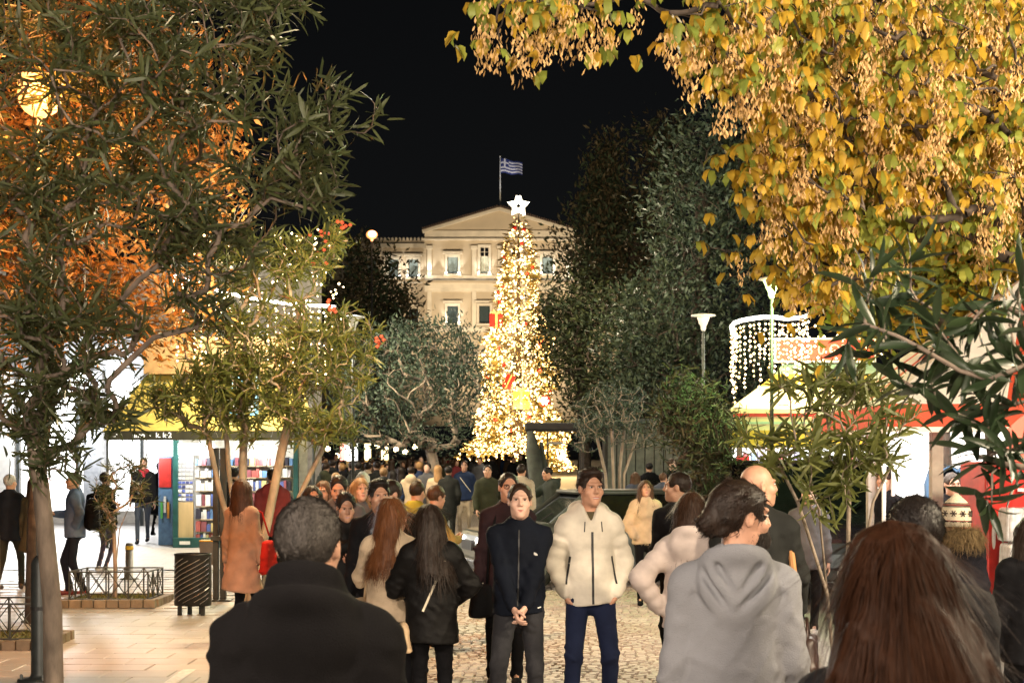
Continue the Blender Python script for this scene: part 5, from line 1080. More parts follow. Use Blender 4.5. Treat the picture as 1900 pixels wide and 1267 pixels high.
def hand_mesh(curl, h=.0035):
    """right hand hanging: wrist at origin, fingers towards -Z, palm towards +X (inwards), thumb towards -Y"""
    f = Field((-.07, -.08, -.22), (.09, .07, .05), h)
    f.cone((0, 0, .04), (0, 0, -.02), .027, .025, .01, (.8, 1, 1)).cone((0, 0, -.02), (.002, -.004, -.085), .026, .036, .02, (.42, 1, 1))
    for i, (y, L) in enumerate(((-.031, .072), (-.010, .080), (.011, .074), (.030, .058))):
        p = np.array((.002, y, -.088)); a = curl * .35
        for seg, (l, r) in enumerate(((.45, .0085), (.30, .0078), (.25, .0070))):
            q = p + L * l * np.array((math.sin(a), .12 * (y) / .03 * .3, -math.cos(a)))
            f.cone(p, q, r + .0006, r, .004 if seg else .008); p = q; a += curl * (.55 if seg == 0 else .4)
    p0 = np.array((.006, -.022, -.028)); p1 = p0 + np.array((.016, -.024, -.030)); p2 = p1 + np.array((.012 + .01 * curl, -.006 + .008 * curl, -.028)); p3 = p2 + np.array((.010 * curl, .006 * curl, -.022))
    f.cone(p0, p1, .014, .0115, .014).cone(p1, p2, .0105, .0095, .005).cone(p2, p3, .0092, .0078, .004)
    return f.mesh()
HANDS = {}
def hand(curl, h=.0035):
    if (curl, h) not in HANDS: HANDS[curl, h] = hand_mesh(curl, h)
    return HANDS[curl, h]
def hair_field(kind, h):
    long_ = kind in ('long', 'longback', 'wavy')
    f = Field((-.2, -.16, 1.10 if long_ else 1.44), (.2, .3, 1.83), h)
    f.ell((0, .018, 1.668), (.086, .107, .100), .01)
    if kind == 'curly':
        f.ell((0, .028, 1.675), (.088, .110, .098), .02).ell((0, .125, 1.615), (.045, .045, .05), .02).ell((0, .095, 1.54), (.05, .04, .05), .03)
    if kind == 'quiff': f.ell((0, -.05, 1.745), (.065, .06, .032), .03).ell((0, .0, 1.745), (.075, .08, .035), .03)
    if kind in ('short', 'quiff', 'buzz', 'curly', 'bun'): f.ell((0, -.110, 1.632), (.072, .085, .104), .012, 's')
    else: f.ell((0, -.105, 1.612), (.066, .085, .108), .012, 's')
    if not long_:
        for s in (-1, 1): f.ell((s * .09, -.005, 1.60), (.03, .05, .055), .012, 's')
        f.plane(lambda x, y, z: (1.565 + np.clip(.05 - y, 0, .1) * .5) - z)
    if kind == 'longback':
        f.cone((0, .075, 1.66), (0, .11, 1.24), .082, .12, .04, (1, .5, 1)).cone((-.06, .04, 1.62), (-.085, .06, 1.30), .045, .05, .04).cone((.06, .04, 1.62), (.085, .06, 1.30), .045, .05, .04)
        f.plane(lambda x, y, z: 1.20 + .05 * np.abs(x) / .1 - z)
    if kind in ('long', 'wavy'):
        for s in (-1, 1): f.cone((s * .068, .0, 1.66), (s * .088, -.035, 1.36), .034, .036, .03).cone((s * .07, .03, 1.66), (s * .1, .04, 1.36), .04, .045, .03)
        f.cone((0, .07, 1.66), (0, .09, 1.40), .08, .09, .04, (1, .6, 1)); f.plane(lambda x, y, z: 1.33 - z)
    if kind == 'bun': f.ell((0, .11, 1.70), (.045, .045, .045), .02)
    f.wrinkle(.004 if kind != 'curly' else .007, 90 if kind != 'curly' else 60, 3, (1, 1, .25) if long_ else (1, 1, 1))
    return f
def strands(V, F, n, length, mat_, parent, name='hair_strands', flow=None, width=.0018, lift=.15, curl=.0, seed=1, segs=3, keep=None):
    """thin ribbons growing out of a hull; flow(p) gives the combing direction"""
    r = np.random.default_rng(seed); T = np.concatenate([F[:, [0, 1, 2]], F[:, [0, 2, 3]]])
    A = V[T[:, 0]]; U = V[T[:, 1]] - A; Wv = V[T[:, 2]] - A; N = np.cross(U, Wv); ar = np.linalg.norm(N, axis=1)
    i = r.choice(len(T), n, p=ar / ar.sum()); u, v = r.random((2, n)); m = u + v > 1; u[m], v[m] = 1 - u[m], 1 - v[m]
    P = A[i] + U[i] * u[:, None] + Wv[i] * v[:, None]; Nn = N[i] / (ar[i][:, None] + 1e-12)
    if keep is not None: k = keep(P); P, Nn = P[k], Nn[k]; n = len(P)
    Fl = flow(P) if flow is not None else np.tile([0, 0, -1.0], (n, 1))
    Fl = Fl - Nn * (Fl * Nn).sum(1)[:, None]; Fl /= np.linalg.norm(Fl, axis=1)[:, None] + 1e-9
    L = length * r.uniform(.6, 1.25, n); J = r.normal(size=(n, 3)) * curl
    side = np.cross(Fl, Nn); vs_ = []
    P = P - Nn * .003
    for k in range(segs + 1):
        t = k / segs
        d = Fl * t + Nn * (lift * t - lift * .45 * t * t) + J * t * t
        c = P + d * L[:, None]; wv = side * (width * (1 - .75 * t))
        vs_ += [c - wv, c + wv]
    X = np.stack(vs_, 1).reshape(-1, 3); b = np.arange(n)[:, None] * (2 * segs + 2)
    Q = np.concatenate([b + np.array([[2 * k, 2 * k + 1, 2 * k + 3, 2 * k + 2]]) for k in range(segs)])
    return link(name, arr_mesh(name, X, Q, True), mat_, parent)
SKIN = [mat('skin_light', (.52, .28, .185), .5, var=.10, scale=14, bump=.08, bscale=90), mat('skin_tan', (.42, .23, .15), .5, var=.10, scale=14, bump=.08, bscale=90), mat('skin_pale', (.60, .37, .28), .5, var=.08, scale=14)]
M_EYEW = mat('eye_white', (.62, .58, .54), .25, var=.02); M_IRIS = mat('eye_iris', (.03, .018, .012), .2, var=.05)
M_LIP = mat('lips', (.40, .13, .11), .45, var=.06)
def hairmat(n, c, g=.45, sp=.22): return mat('hair_' + n, c, g, var=.35, scale=60, bump=.5, bscale=160, spec=sp, stretch=(1, 1, .12), island=.6)
HM = {'black': hairmat('black', (.012, .009, .008)), 'brown': hairmat('brown', (.045, .022, .012)), 'dark': hairmat('dark', (.022, .013, .009)),
      'auburn': hairmat('auburn', (.17, .065, .025), .36), 'blonde': hairmat('blonde', (.30, .17, .075)), 'white': hairmat('white', (.62, .60, .57), .6), 'grey': hairmat('grey', (.055, .048, .043), .6),
      'lbrown': hairmat('lbrown', (.085, .042, .022))}
M_BLACKCLOTH = fabric('black_cloth', (.012, .012, .013))
import zlib
def hsh(s_): return zlib.crc32(s_.encode())
def xf(V, R, t): return V @ np.array(R).T + np.array(t)
def person(label, px, Y, h, face=0.0, sex='m', skin=0, hair=('short', 'dark'), coat=None, pants=None, shoes=None, arms=('hang', 'hang'), legs='stand',
           yaw=0.0, pitch=0.0, roll=0.0, smile=0.0, hat=None, res=.012, hres=.005, nstr=1200, group=None, kit=None, dx=0.0, dz=0.0, lean=0.0, bulk=1.0, z0=None, eyes=True):
    """face: 0 = towards the camera, + turns to the person's left (camera right); coat = dict(mat,kind,hem)"""
    away = abs(face) > 140 and abs(yaw) < 45
    hres = max(hres, .00056 * Y, .0105 if away else 0); res = max(res, (.0013 if away else .0011) * Y)
    base = G(px, Y); base.x += dx
    if z0 is not None: base.z = z0
    base.z += dz
    t = thing('person', label, 'person', base, math.radians(face), group, h / 1.75); t.rotation_euler = (0, math.radians((hsh(label) % 100 / 100 - .5) * (3.0 if Y > 7 else 0)), math.radians(face))
    fem = sex == 'f'; sw = (.146 if fem else .168) * (1 + (bulk - 1) * .5); hw = .085
    # ---- pose
    st = {'stand': ((-.10, 0, 0), (.10, .0, 0)), 'wide': ((-.15, -.03, 0), (.13, .02, 0)), 'walk': ((-.075, -.22, 0), (.075, .27, .03)), 'walk2': ((-.075, .24, .03), (.075, -.22, 0)), 'close': ((-.07, 0, 0), (.075, .03, 0)), 'stride': ((-.07, -.1, 0), (.09, .12, .0))}[legs]
    hips = [(-hw, 0, .90), (hw, 0, .90)]; knee, ank = [], []
    for i in range(2):
        a = np.array(st[i]) + (0, .02, .085); k, e = ik(hips[i], a, .43, .42, (0.12 * (-1, 1)[i], -1, 0)); knee.append(k); ank.append(e)
    sh = [(-sw, .01, 1.39), (sw, .01, 1.39)]
    AP = {'hang': ((.235, -.02, .87), (.35, 1, 0)), 'pocket': ((.178, -.045, .915), (1, .9, 0)), 'clasp': ((.035, -.20, .89), (1, .6, -.2)), 'hip': ((.20, .04, 1.0), (1, .5, .1)), 'chest': ((.07, -.27, 1.17), (.9, .1, -.9)),
          'phone': ((.06, -.30, 1.28), (.8, .2, -1)), 'swingf': ((.24, -.2, .93), (.5, 1, 0)), 'swingb': ((.25, .17, .92), (.5, 1, 0)), 'coatpocket': ((.17, -.13, .98), (.8, 1, 0)), 'back': ((.12, .2, 1.0), (1, .3, 0)), 'reach': ((.16, -.46, 1.12), (.7, .1, -1)), 'tuck': ((.14, -.2, 1.02), (1, .3, -.3))}
    el, wr, hn = [], [], []
    for i in range(2):
        s = (-1, 1)[i]; A = arms[i]; cu = .5
        if isinstance(A, tuple): tg, pole, cu = A
        else: tg, pole = AP[A]; cu = {'clasp': 1.0, 'chest': 1.3, 'phone': 1.4, 'hang': .55}.get(A, .7)
        e, w = ik(sh[i], (s * tg[0], tg[1], tg[2]), .275, .25, (s * pole[0], pole[1], pole[2])); el.append(e); wr.append(w); hn.append(cu)
    if arms == ('clasp', 'clasp'): wr[0] = wr[0] + np.array((.012, -.03, .0)); wr[1] = wr[1] + np.array((.012, .028, .012))
    hair_m = HM[hair[1]] if hair else HM['dark']
    slots = [SKIN[skin], hair_m, M_EYEW, M_IRIS, M_LIP]
    # ---- body: one figure from head to feet (clothes cover most of it)
    f = Field((-.45, -.55, -.02), (.45, .45, 1.52), max(res * 1.6, .028))
    f.cone((0, .005, .93), (0, 0, 1.30), .125, .135, .05, (1, .7, 1)).cone(sh[0], sh[1], .045, .045, .05).cone((0, .02, 1.40), (0, .015, 1.52), .05, .048, .04)
    for i in range(2):
        f.cone(hips[i], knee[i], .070, .046, .03).cone(knee[i], ank[i], .047, .032, .03).cone(ank[i], ank[i] + np.array((0, -.13, -.045)), .032, .025, .03)
        f.cone(sh[i], el[i], .043, .036, .03).cone(el[i], wr[i], .036, .024, .02)
    V, F = f.mesh(); parts = [(V, F, 0)]
    HV, HF, hm = head_mesh(hres, fem, smile)
    R = (Matrix.Rotation(math.radians(yaw), 3, 'Z') @ Matrix.Rotation(math.radians(pitch), 3, 'X') @ Matrix.Rotation(math.radians(roll), 3, 'Y'))
    piv = np.array((0, .02, 1.50)); hx = np.array((0, -.012 - lean, 0))
    def hxf(P): return xf(P - piv, R, piv + hx)
    HV = hxf(HV); n0 = len(V); allV = [V, HV]; allF = [F, HF + n0]; mi = [0] * len(F) + list(hm); n0 += len(HV)
    for i in range(2):
        if isinstance(arms[i], str) and arms[i] == 'coatpocket': continue
        hv, hf = hand(hn[i], .0042 if Y < 11 and not away else .012); s = (-1, 1)[i]
        hv = hv.copy() * (.92 if fem else 1.0)
        if s > 0: hv[:, 0] *= -1; hf = hf[:, ::-1]
        d = Vector(wr[i] - el[i]).normalized()
        if arms[i] == 'pocket': d = Vector((-s * .34, .22, -1)).normalized()
        q = Vector((0, 0, -1)).rotation_difference(d)
        hv = xf(hv, q.to_matrix(), wr[i] + np.array(d) * .012); allV.append(hv); allF.append(hf + n0); mi += [0] * len(hf); n0 += len(hv)
    bo = link('body', arr_mesh('body', np.concatenate(allV), np.concatenate(allF), True, mi), slots, t)
    # ---- trousers
    pm = pants or fabric('black_trousers', (.012, .012, .014))
    slim = .9 if fem else 1.0
    f = Field((-.36, -.42, .0), (.36, .48, 1.03), .011 if 9 < Y < 11 else res * 1.5)
    f.cone((0, .012, .90), (0, .008, 1.0), .148 * (1.04 if fem else 1), .142, .03, (1, .72, 1))
    for i in range(2):
        top_ = np.array(hips[i]) * (1.02, 1, .985)
        f.cone(top_, knee[i], .088 * slim * bulk ** .4, .061 * slim, .02).cone(knee[i], ank[i] + np.array((0, .0, .0)), .060 * slim, .050 * slim, .02).cone(ank[i], ank[i] + np.array((0, -.015, -.05)), .052 * slim, .058 * slim, .02)
        if (coat or {}).get('hem', .84) > .7: f.ell(np.array(hips[i]) + (0, .036, -.02), (.080, .078, .10), .04)
    f.wrinkle(.0075, 46, hsh(label) % 999, (.5, .5, 1.2), lambda x, y, z: .35 + .65 * np.exp(-((z - .5) / .12) ** 2) + .9 * np.exp(-((z - .13) / .09) ** 2) + .5 * np.exp(-((z - .86) / .06) ** 2))
    f.plane(lambda x, y, z: .045 - z)
    link('trousers', arr_mesh('trousers', *f.mesh(), True), pm, t)
    # ---- shoes
    sm = shoes or M_BLACK
    for i in range(2):
        a = ank[i]; f = Field(a + (-.08, -.24, -.10), a + (.08, .12, .09), max(.012, .0008 * Y))
        f.cone(a + (0, .035, -.045), a + (0, -.13, -.055), .036, .040, .02, (1, 1, 1)).cone(a + (0, -.13, -.055), a + (0, -.165, -.06), .040, .030, .02).cone(a + (0, .01, -.02), a + (0, .0, .02), .042, .040, .02)
        zb = a[2] - .083; f.plane(lambda x, y, z: zb - z); f.plane(lambda x, y, z: z - (a[2] + .03))
        link('shoe', arr_mesh('shoe', *f.mesh(), True), sm, t)
    # ---- coat
    c = coat or {}; kind = c.get('kind', 'coat'); hem = c.get('hem', .84); cm = c.get('mat') or fabric('black_coat', (.012, .012, .015))
    puff = {'puffer': .030, 'fur': .034, 'coat': .014, 'fleece': .016, 'hoodie': .020, 'sweater': .014, 'shell': .018}[kind] + c.get('inf', 0)
    f = Field((-.50, -.58, hem - .05), (.50, .50, 1.64), res)
    rb = (.140 if fem else .150) * bulk; rc = (.148 if fem else .166) * bulk; q = 2.0
    nq = round((1.3 - hem) / .085) if kind == 'puffer' else 0
    wz = .02 if hem > .7 else .05
    f.cone((0, .008, hem - .03), (0, .004, 1.05), rb + puff + wz + (.05 if hem < .66 else 0), rb + puff - (.012 if fem else 0), .02, (1, .80, 1), ripple=(2.5, .007) if nq else None)
    f.cone((0, .008, 1.05), (0, .006, 1.31), rb + puff - (.012 if fem else 0), rc + puff, .06, (1, .70, 1), ripple=(3, .007) if nq else None)
    if fem: f.ell((0, -.075, 1.27), (.12, .07 + puff * .5, .075), .05)
    f.cone((-sw + .03, .012, 1.375), (sw - .03, .012, 1.375), .060 + puff * .8, .060 + puff * .8, .06, (1, .9, 1))
    for s in (-1, 1): f.cone((0, .02, 1.465), (s * sw * .92, .012, 1.40), .050 + puff * .6, .046 + puff * .7, .05)
    f.cone((0, .02, 1.40), (0, .015, 1.475), .085 + puff, .066 + puff * .5, .06)
    for i in range(2):
        f.cone(sh[i], el[i], .054 + puff * .75, .046 + puff * .7, .035, ripple=(3.2, .012) if nq else None).cone(el[i], wr[i], .050 + puff * .8, .036 + puff * .55, .025, ripple=(3, .010) if nq else None)
    if kind not in ('puffer', 'fur'): f.wrinkle(.0050 if kind == 'hoodie' else .0065, 46, hsh(label + 'd') % 97, (1.0, .4, .55), lambda x, y, z: .35 + .65 * np.clip((1.42 - z) / .15, 0, 1), ridge=True)
    f.wrinkle(.0030 if kind == 'hoodie' else .0065 if kind != 'puffer' else .0022, 38 if kind != 'puffer' else 60, hsh(label + 'c') % 999, (.6, .6, 1.3), lambda x, y, z: .5 + .6 * np.exp(-((z - 1.1) / .12) ** 2) + .4 * (np.abs(x) > .2))
    if kind in ('fleece', 'coat', 'sweater', 'shell'): f.ring((0, .012, 1.485 if kind != 'sweater' else 1.465), .062, .018, .02, 1.05, 1.9 if kind != 'sweater' else 1.2, tilt=.25)
    if kind in ('puffer', 'fur'): f.ring((0, .016, 1.49), .072, .030, .02, 1.05, 1.5, tilt=.25)
    if c.get('hood'):
        g = c['hood']
        if kind == 'hoodie': f.ell((0, .118, 1.385), (.135 * g, .045 * g, .13), .03)
        if kind == 'hood_point': f.cone((0, .125, 1.38), (.02, .145, 1.235), .085, .022, .03, (1.3, .45, 1)).cone((-.12, .06, 1.43), (.02, .165, 1.27), .022, .018, .02).cone((.12, .06, 1.43), (.02, .165, 1.27), .022, .018, .02)
        f.ell((0, .112, 1.425), (.140 * g, (.052 if kind == 'hoodie' else .070) * g, .105), .04).ring((0, .06, 1.475), .105 * g, .030, .03, 1.05, 1.3, tilt=.35)
        f.ell((0, .085, 1.56), (.065 * g, .05, .05), .02, 's')
    if c.get('hood') and kind == 'hoodie':
            for (a_, b_, r_) in (((-.125, .125, 1.455), (.015, .168, 1.285), .015), ((.125, .125, 1.45), (.015, .168, 1.285), .014), ((-.075, .15, 1.47), (.0, .172, 1.36), .012), ((.07, .15, 1.47), (.01, .172, 1.37), .011), ((-.16, .10, 1.36), (-.05, .155, 1.255), .012), ((.15, .10, 1.36), (.07, .15, 1.262), .010)):
                f.cone(a_, b_, r_, r_ * .6, .016, op='s')
    if c.get('collar'): f.ring((0, .035, 1.53), .078, .026, .02, 1.05, 2.0, tilt=.35)
    f.cone((0, -.02, 1.66), (0, .01, 1.46), .058, .050, .01, op='s')
    if c.get('wide'): f.cone((0, -.235, .2), (0, -.225, 1.50), .135, .115, .02, (.8, 1, 1), op='s')
    if c.get('open'):
        f.cone((0, -.105, 1.60), (0, -.135, 1.53 - c['open']), .080, .012, .012, (1, 2.8, 1), op='s')
        g = Field((-.3, -.3, 1.15), (.3, .3, 1.53), .012); g.cone((0, .008, 1.1), (0, .006, 1.33), rb + .004, rc + .002, .03, (1, .70, 1)).cone((0, .02, 1.38), (0, .012, 1.47), .08, .062, .05); g.plane(lambda x, y, z: z - 1.495 - y * .3)
        link('shirt', arr_mesh('shirt', *g.mesh(), True), c.get('shirt') or M_BLACKCLOTH, t)
    f.plane(lambda x, y, z: (hem + .012 * np.sin(x * 9)) - z + np.where(np.abs(x) > .24, 0.0, 0.0) - np.where((np.abs(x) > .19) & (z < hem + .12), .0, 0))
    CV, CF = f.mesh()
    co = link(c.get('name', 'jacket'), arr_mesh('jacket', CV, CF, True), cm, t)
    bvh = BVHTree.FromPolygons([tuple(p) for p in CV], [tuple(q_) for q_ in CF])
    t_info = dict(root=t, bvh=bvh, coat=co, CV=CV, CF=CF, el=el, wr=wr, hxf=hxf, sh=sh)
    # ---- hair
    if hair and hair[0] != 'none':
        f = hair_field(hair[0], max(.0098, hres * 1.25)); V, F = f.mesh(); V = hxf(V)
        ho = link('hair', arr_mesh('hair', V, F, True), hair_m, t)
        if nstr:
            top_ = hxf(np.array([[0, .06, 1.76]]))[0]
            def flow(P):
                if hair[0] in ('short', 'quiff', 'buzz', 'curly', 'bun'):
                    d = P - hxf(np.array([[0, -.16, 1.74]]))[0]; d[:, 2] -= .02; return d
                d = P - top_; d[:, 2] = -np.abs(d[:, 2]) - .03; d[:, 1] += .02; return d
            ln = {'short': .022, 'quiff': .035, 'curly': .028, 'long': .12, 'longback': .15, 'wavy': .11, 'bun': .05, 'buzz': .013}[hair[0]]
            strands(V, F, nstr, ln, hair_m, ho, 'strands', flow, .0022, .28 if hair[0] in ('short', 'quiff') else .7 if hair[0] == 'buzz' else .12, .17 if hair[0] == 'curly' else .10, seed=hsh(label) % 99)
        t_info['hairV'] = V
    if kit: kit(t_info)
    return t_info
def strip(info, pts, w, m, name, off=.004, back=False, n=10, thick=.004):
    """a band of cloth, zip or strap laid on the coat along (x,z) points, seen from the front (or back)"""
    bvh = info['bvh']; P = []
    for (a, b) in zip(pts[:-1], pts[1:]):
        for k in range(n): P.append((a[0] + (b[0] - a[0]) * k / n, a[1] + (b[1] - a[1]) * k / n))
    P.append(pts[-1]); s = 1 if back else -1; X = []
    for i, (x, z) in enumerate(P):
        nx = P[min(i + 1, len(P) - 1)]; pv = P[max(i - 1, 0)]; t = Vector((nx[0] - pv[0], nx[1] - pv[1])).normalized(); o_ = Vector((-t.y, t.x)) * w / 2
        row = []
        for e in (-1, 1):
            for jx in (0, .0017, -.0023):
                h = bvh.ray_cast(Vector((x + o_.x * e + jx, s * .8, z + o_.y * e + jx)), Vector((0, -s, 0)))
                if h[0] is not None: break
            row.append(h[0].y if h[0] is not None else None)
        y = [q for q in row if q is not None]
        if not y: continue
        for e, r_ in zip((-1, 1), row):
            yy = (r_ if r_ is not None else y[0]) + s * off
            X += [(x + o_.x * e, yy, z + o_.y * e), (x + o_.x * e, yy - s * (thick + off), z + o_.y * e)]
    k = len(X) // 4; F = []
    for i in range(k - 1):
        b = i * 4; F += [(b, b + 2, b + 6, b + 4), (b, b + 4, b + 5, b + 1), (b + 2, b + 3, b + 7, b + 6)]
    return link(name, arr_mesh(name, X, np.array(F)), m, info['root'])
# ------------------------------------------------------------------ the people
WHITE_PUF = fabric('white_puffer', (.66, .61, .52), .7, bump=.25); NAVY = fabric('navy_fleece', (.005, .007, .013)); JEAN = fabric('blue_jeans', (.014, .020, .05), .9); DGREY = fabric('dark_grey_denim', (.028, .028, .032)); BLK = fabric('black_wool', (.006, .006, .0075)); BLKP = fabric('black_nylon', (.006, .0055, .0055), .6, .2, 40)
GREYH = fabric('light_grey_sweat', (.21, .215, .235), .95, .5, 260, var=.05, scale=3); CREAM = fabric('cream_knit', (.55, .43, .30), .95, .7, 160); FURC = fabric('pale_gold_fleece', (.62, .48, .33), .95, .8, 90); MAROON = fabric('dark_plum_coat', (.028, .015, .018)); OLIVEJ = fabric('olive_jacket', (.04, .042, .025)); MUST = fabric('mustard_jacket', (.30, .25, .03)); TAN = fabric('tan_corduroy', (.34, .23, .07)); BEIGE = fabric('beige_chinos', (.40, .32, .22)); DENIMJ = fabric('denim_jacket', (.10, .15, .26)); CHAR = fabric('charcoal_jacket', (.020, .021, .020)); PINKW = fabric('pale_pink_puffer', (.55, .47, .44), .7, .25); PEACH = fabric('peach_coat', (.36, .25, .19)); REDT = fabric('red_top', (.40, .02, .015)); NAVYJ = fabric('navy_jacket', (.018, .03, .07)); PURP = fabric('purple_grey_jeans', (.10, .09, .13)); GREY = fabric('grey_coat', (.10, .10, .11)); BURG = fabric('burgundy_puffer', (.16, .03, .035)); BROWNC = fabric('brown_coat', (.07, .045, .03)); OLB = fabric('olive_brown_coat', (.085, .07, .04)); ORANGE = fabric('orange_coat', (.50, .24, .10))
M_WSHOE = mat('white_sneaker', (.70, .68, .66), .6); M_RSHOE = mat('red_sneaker', (.14, .015, .015), .6); M_BRSHOE = mat('brown_shoe', (.06, .035, .02), .5)
M_BAGBEIGE = fabric('beige_leather', (.50, .36, .22), .6, .2); M_STRAPW = mat('pale_strap', (.62, .55, .42), .6); M_ZIP = mat('zip_black', (.012, .012, .013), .5)
def bagpart(root, name, c, sz, m, rz=0.0, strap=None, lab=None):
    c = np.array(c); s_ = np.array(sz) / 2; r_ = min(s_[0], s_[1], s_[2]) * .8; f = Field(c - s_ - .05, c + s_ + .05, .011)
    P = np.meshgrid(*f.ax, indexing='ij', sparse=True); q = [np.abs(P[k] - c[k]) / (1.0 if k == 2 else 1 - .18 * (P[2] - c[2]) / s_[2]) - s_[k] + r_ for k in range(3)]
    f.D = (np.sqrt(sum(np.maximum(k, 0) ** 2 for k in q)) + np.minimum(np.maximum(np.maximum(q[0], q[1]), q[2]), 0) - r_).astype(np.float32); f.wrinkle(.006, 40, 3)
    o = link(name, arr_mesh(name, *f.mesh(), True), m, root)
    if strap: MB().tube(strap, .011, 6).build('strap', m, o, True)
    if lab: o['label'] = lab
    return o
# -- the two men facing the camera
def kit_white(i):
    strip(i, [(.004, .845), (.004, 1.34)], .016, M_ZIP, 'zip')
    for s in (-1, 1): strip(i, [(s * .145, 1.17), (s * .175, .98)], .013, M_ZIP, 'pocket_zip')
    strip(i, [(-.045, 1.41), (-.05, 1.34)], .007, M_ZIP, 'drawcord'); strip(i, [(.07, 1.41), (.075, 1.34)], .007, M_ZIP, 'drawcord')
person('smiling man in a white puffer jacket and blue jeans, hands in his pockets', 1097, 10.3, 1.825, 4, 'm', 0, ('quiff', 'dark'), dict(kind='puffer', mat=WHITE_PUF, hem=.835, inf=-.008, hood=1.12, open=.13, shirt=OLB), JEAN, BLK, ('pocket', 'pocket'), 'wide', yaw=16, pitch=2, smile=1.0, res=.0085, hres=.0040, nstr=1500, kit=kit_white, bulk=.9)
def kit_navy(i):
    strip(i, [(.0, .87), (.0, 1.44)], .010, M_ZIP, 'zip')
    lg = MB()
    for r_ in (.010, .017, .024): lg.tube([(.105 + r_ * math.cos(a), 0, 1.265 + r_ * math.sin(a) * .8) for a in [math.pi * .5 * k / 5 for k in range(6)]] , .0022, 5)
    h = i['bvh'].ray_cast(Vector((.115, -.8, 1.27)), Vector((0, 1, 0)))
    o = lg.build('chest_logo', M_WHITE, i['root']); o.location.y = (h[0].y if h[0] else -.2) - .004
    strip(i, [(.135, .90), (.158, .905)], .008, M_WHITE, 'hem_logo')
person('man in a navy zip fleece with a small white chest logo, hands clasped in front', 960, 9.9, 1.735, -2, 'm', 2, ('short', 'brown'), dict(kind='fleece', mat=NAVY, hem=.85, hood=None), DGREY, BLK, ('clasp', 'clasp'), 'wide', yaw=4, pitch=0, res=.0085, hres=.0040, nstr=1500, kit=kit_navy)
def kit_glasses(i):
    for s in (-1, 1):
        mb = MB(); mb.tube([tuple(i['hxf'](np.array([[s * .033 + .023 * math.cos(a), -.112, 1.648 + .018 * math.sin(a)]]))[0]) for a in [2 * math.pi * k / 10 for k in range(11)]], .003, 5); mb.build('glasses', M_BLACK, i['root'])
    bagpart(i['root'], 'shoulder_bag', (-.20, -.10, .70), (.20, .12, .28), BLK, 0, [(-.16, -.1, .83), (-.15, -.16, 1.2), (-.08, -.05, 1.46)])
person('man in glasses and a dark plum coat standing behind the man in navy', 936, 12.2, 1.80, 0, 'm', 0, ('short', 'black'), dict(kind='coat', mat=MAROON, hem=.70), BLK, BLK, ('hang', 'hang'), 'stand', yaw=8, res=.011, hres=.0045, nstr=900, kit=kit_glasses)
# -- women seen from behind, and the group they face
def kit_blonde(i): bagpart(i['root'], 'handbag', (.22, .06, .90), (.12, .26, .24), M_BAGBEIGE, 0, [(.2, .0, 1.0), (.17, .02, 1.25), (.12, .0, 1.44)])
person('woman with long reddish blonde hair in a cream sweater, seen from behind', 722, 9.9, 1.635, 168, 'f', 0, ('longback', 'auburn'), dict(kind='sweater', mat=CREAM, hem=.86, inf=.02, name='sweater'), BLK, M_WSHOE, ('tuck', 'chest'), 'stand', yaw=-35, pitch=6, res=.009, hres=.006, nstr=2600, kit=kit_blonde)
def kit_dkwoman(i):
    strip(i, [(-.10, 1.36), (.07, 1.00)], .016, M_STRAPW, 'bag_strap', back=True, n=16); bagpart(i['root'], 'handbag', (.20, -.02, .80), (.09, .24, .22), M_BAGBEIGE, .1)
person('dark-haired woman in a black padded jacket with a pale bag strap, seen from behind', 806, 9.5, 1.60, 186, 'f', 0, ('longback', 'dark'), dict(kind='coat', mat=BLKP, hem=.76, inf=.03), BLK, BLK, ('tuck', 'chest'), 'close', yaw=22, pitch=8, res=.009, hres=.006, nstr=2000, kit=kit_dkwoman)
person('smiling dark-haired man in an open dark jacket facing the cream sweater woman', 696, 11.4, 1.735, 5, 'm', 0, ('quiff', 'black'), dict(kind='coat', mat=BLK, hem=.82, open=.14, shirt=fabric('grey_shirt', (.20, .24, .26))), DGREY, BLK, ('hang', 'hang'), 'stand', yaw=12, roll=-4, smile=1.0, res=.011, hres=.0042, nstr=1300)
person('short dark-haired man in profile just behind the smiling man', 733, 12.3, 1.74, 0, 'm', 0, ('short', 'dark'), dict(kind='coat', mat=BLK, hem=.82), DGREY, BLK, ('hang', 'hang'), 'stand', yaw=-48, pitch=8, res=.013, hres=.005, nstr=700)
person('young woman in a black coat looking down, left of the smiling man', 648, 11.8, 1.645, 10, 'f', 0, ('bun', 'black'), dict(kind='coat', mat=BLKP, hem=.72, inf=.012), BLK, BLK, ('tuck', 'chest'), 'stand', yaw=6, pitch=16, smile=.5, res=.012, hres=.0045, nstr=900)
person('woman in a grey scarf leftmost of the group facing the camera', 582, 14.5, 1.66, 10, 'f', 0, ('wavy', 'dark'), dict(kind='coat', mat=CHAR, hem=.70, inf=.012), BLK, BLK, ('hang', 'hang'), 'walk', yaw=8, res=.014, hres=.0055, nstr=700)
person('woman with a pale scarf beside the grey-scarfed woman', 603, 15.2, 1.70, 8, 'f', 0, ('wavy', 'lbrown'), dict(kind='coat', mat=fabric('pale_scarf_coat', (.42, .38, .33)), hem=.7), BLK, BLK, ('hang', 'hang'), 'walk2', yaw=-12, res=.014, hres=.0055, nstr=700)
person('young man with black hair looking down at his phone in a dark jacket', 633, 13.8, 1.78, -5, 'm', 0, ('short', 'black'), dict(kind='puffer', mat=GREY, hem=.82), BLK, BLK, ('phone', 'phone'), 'stand', yaw=5, pitch=20, res=.013, hres=.005, nstr=700)
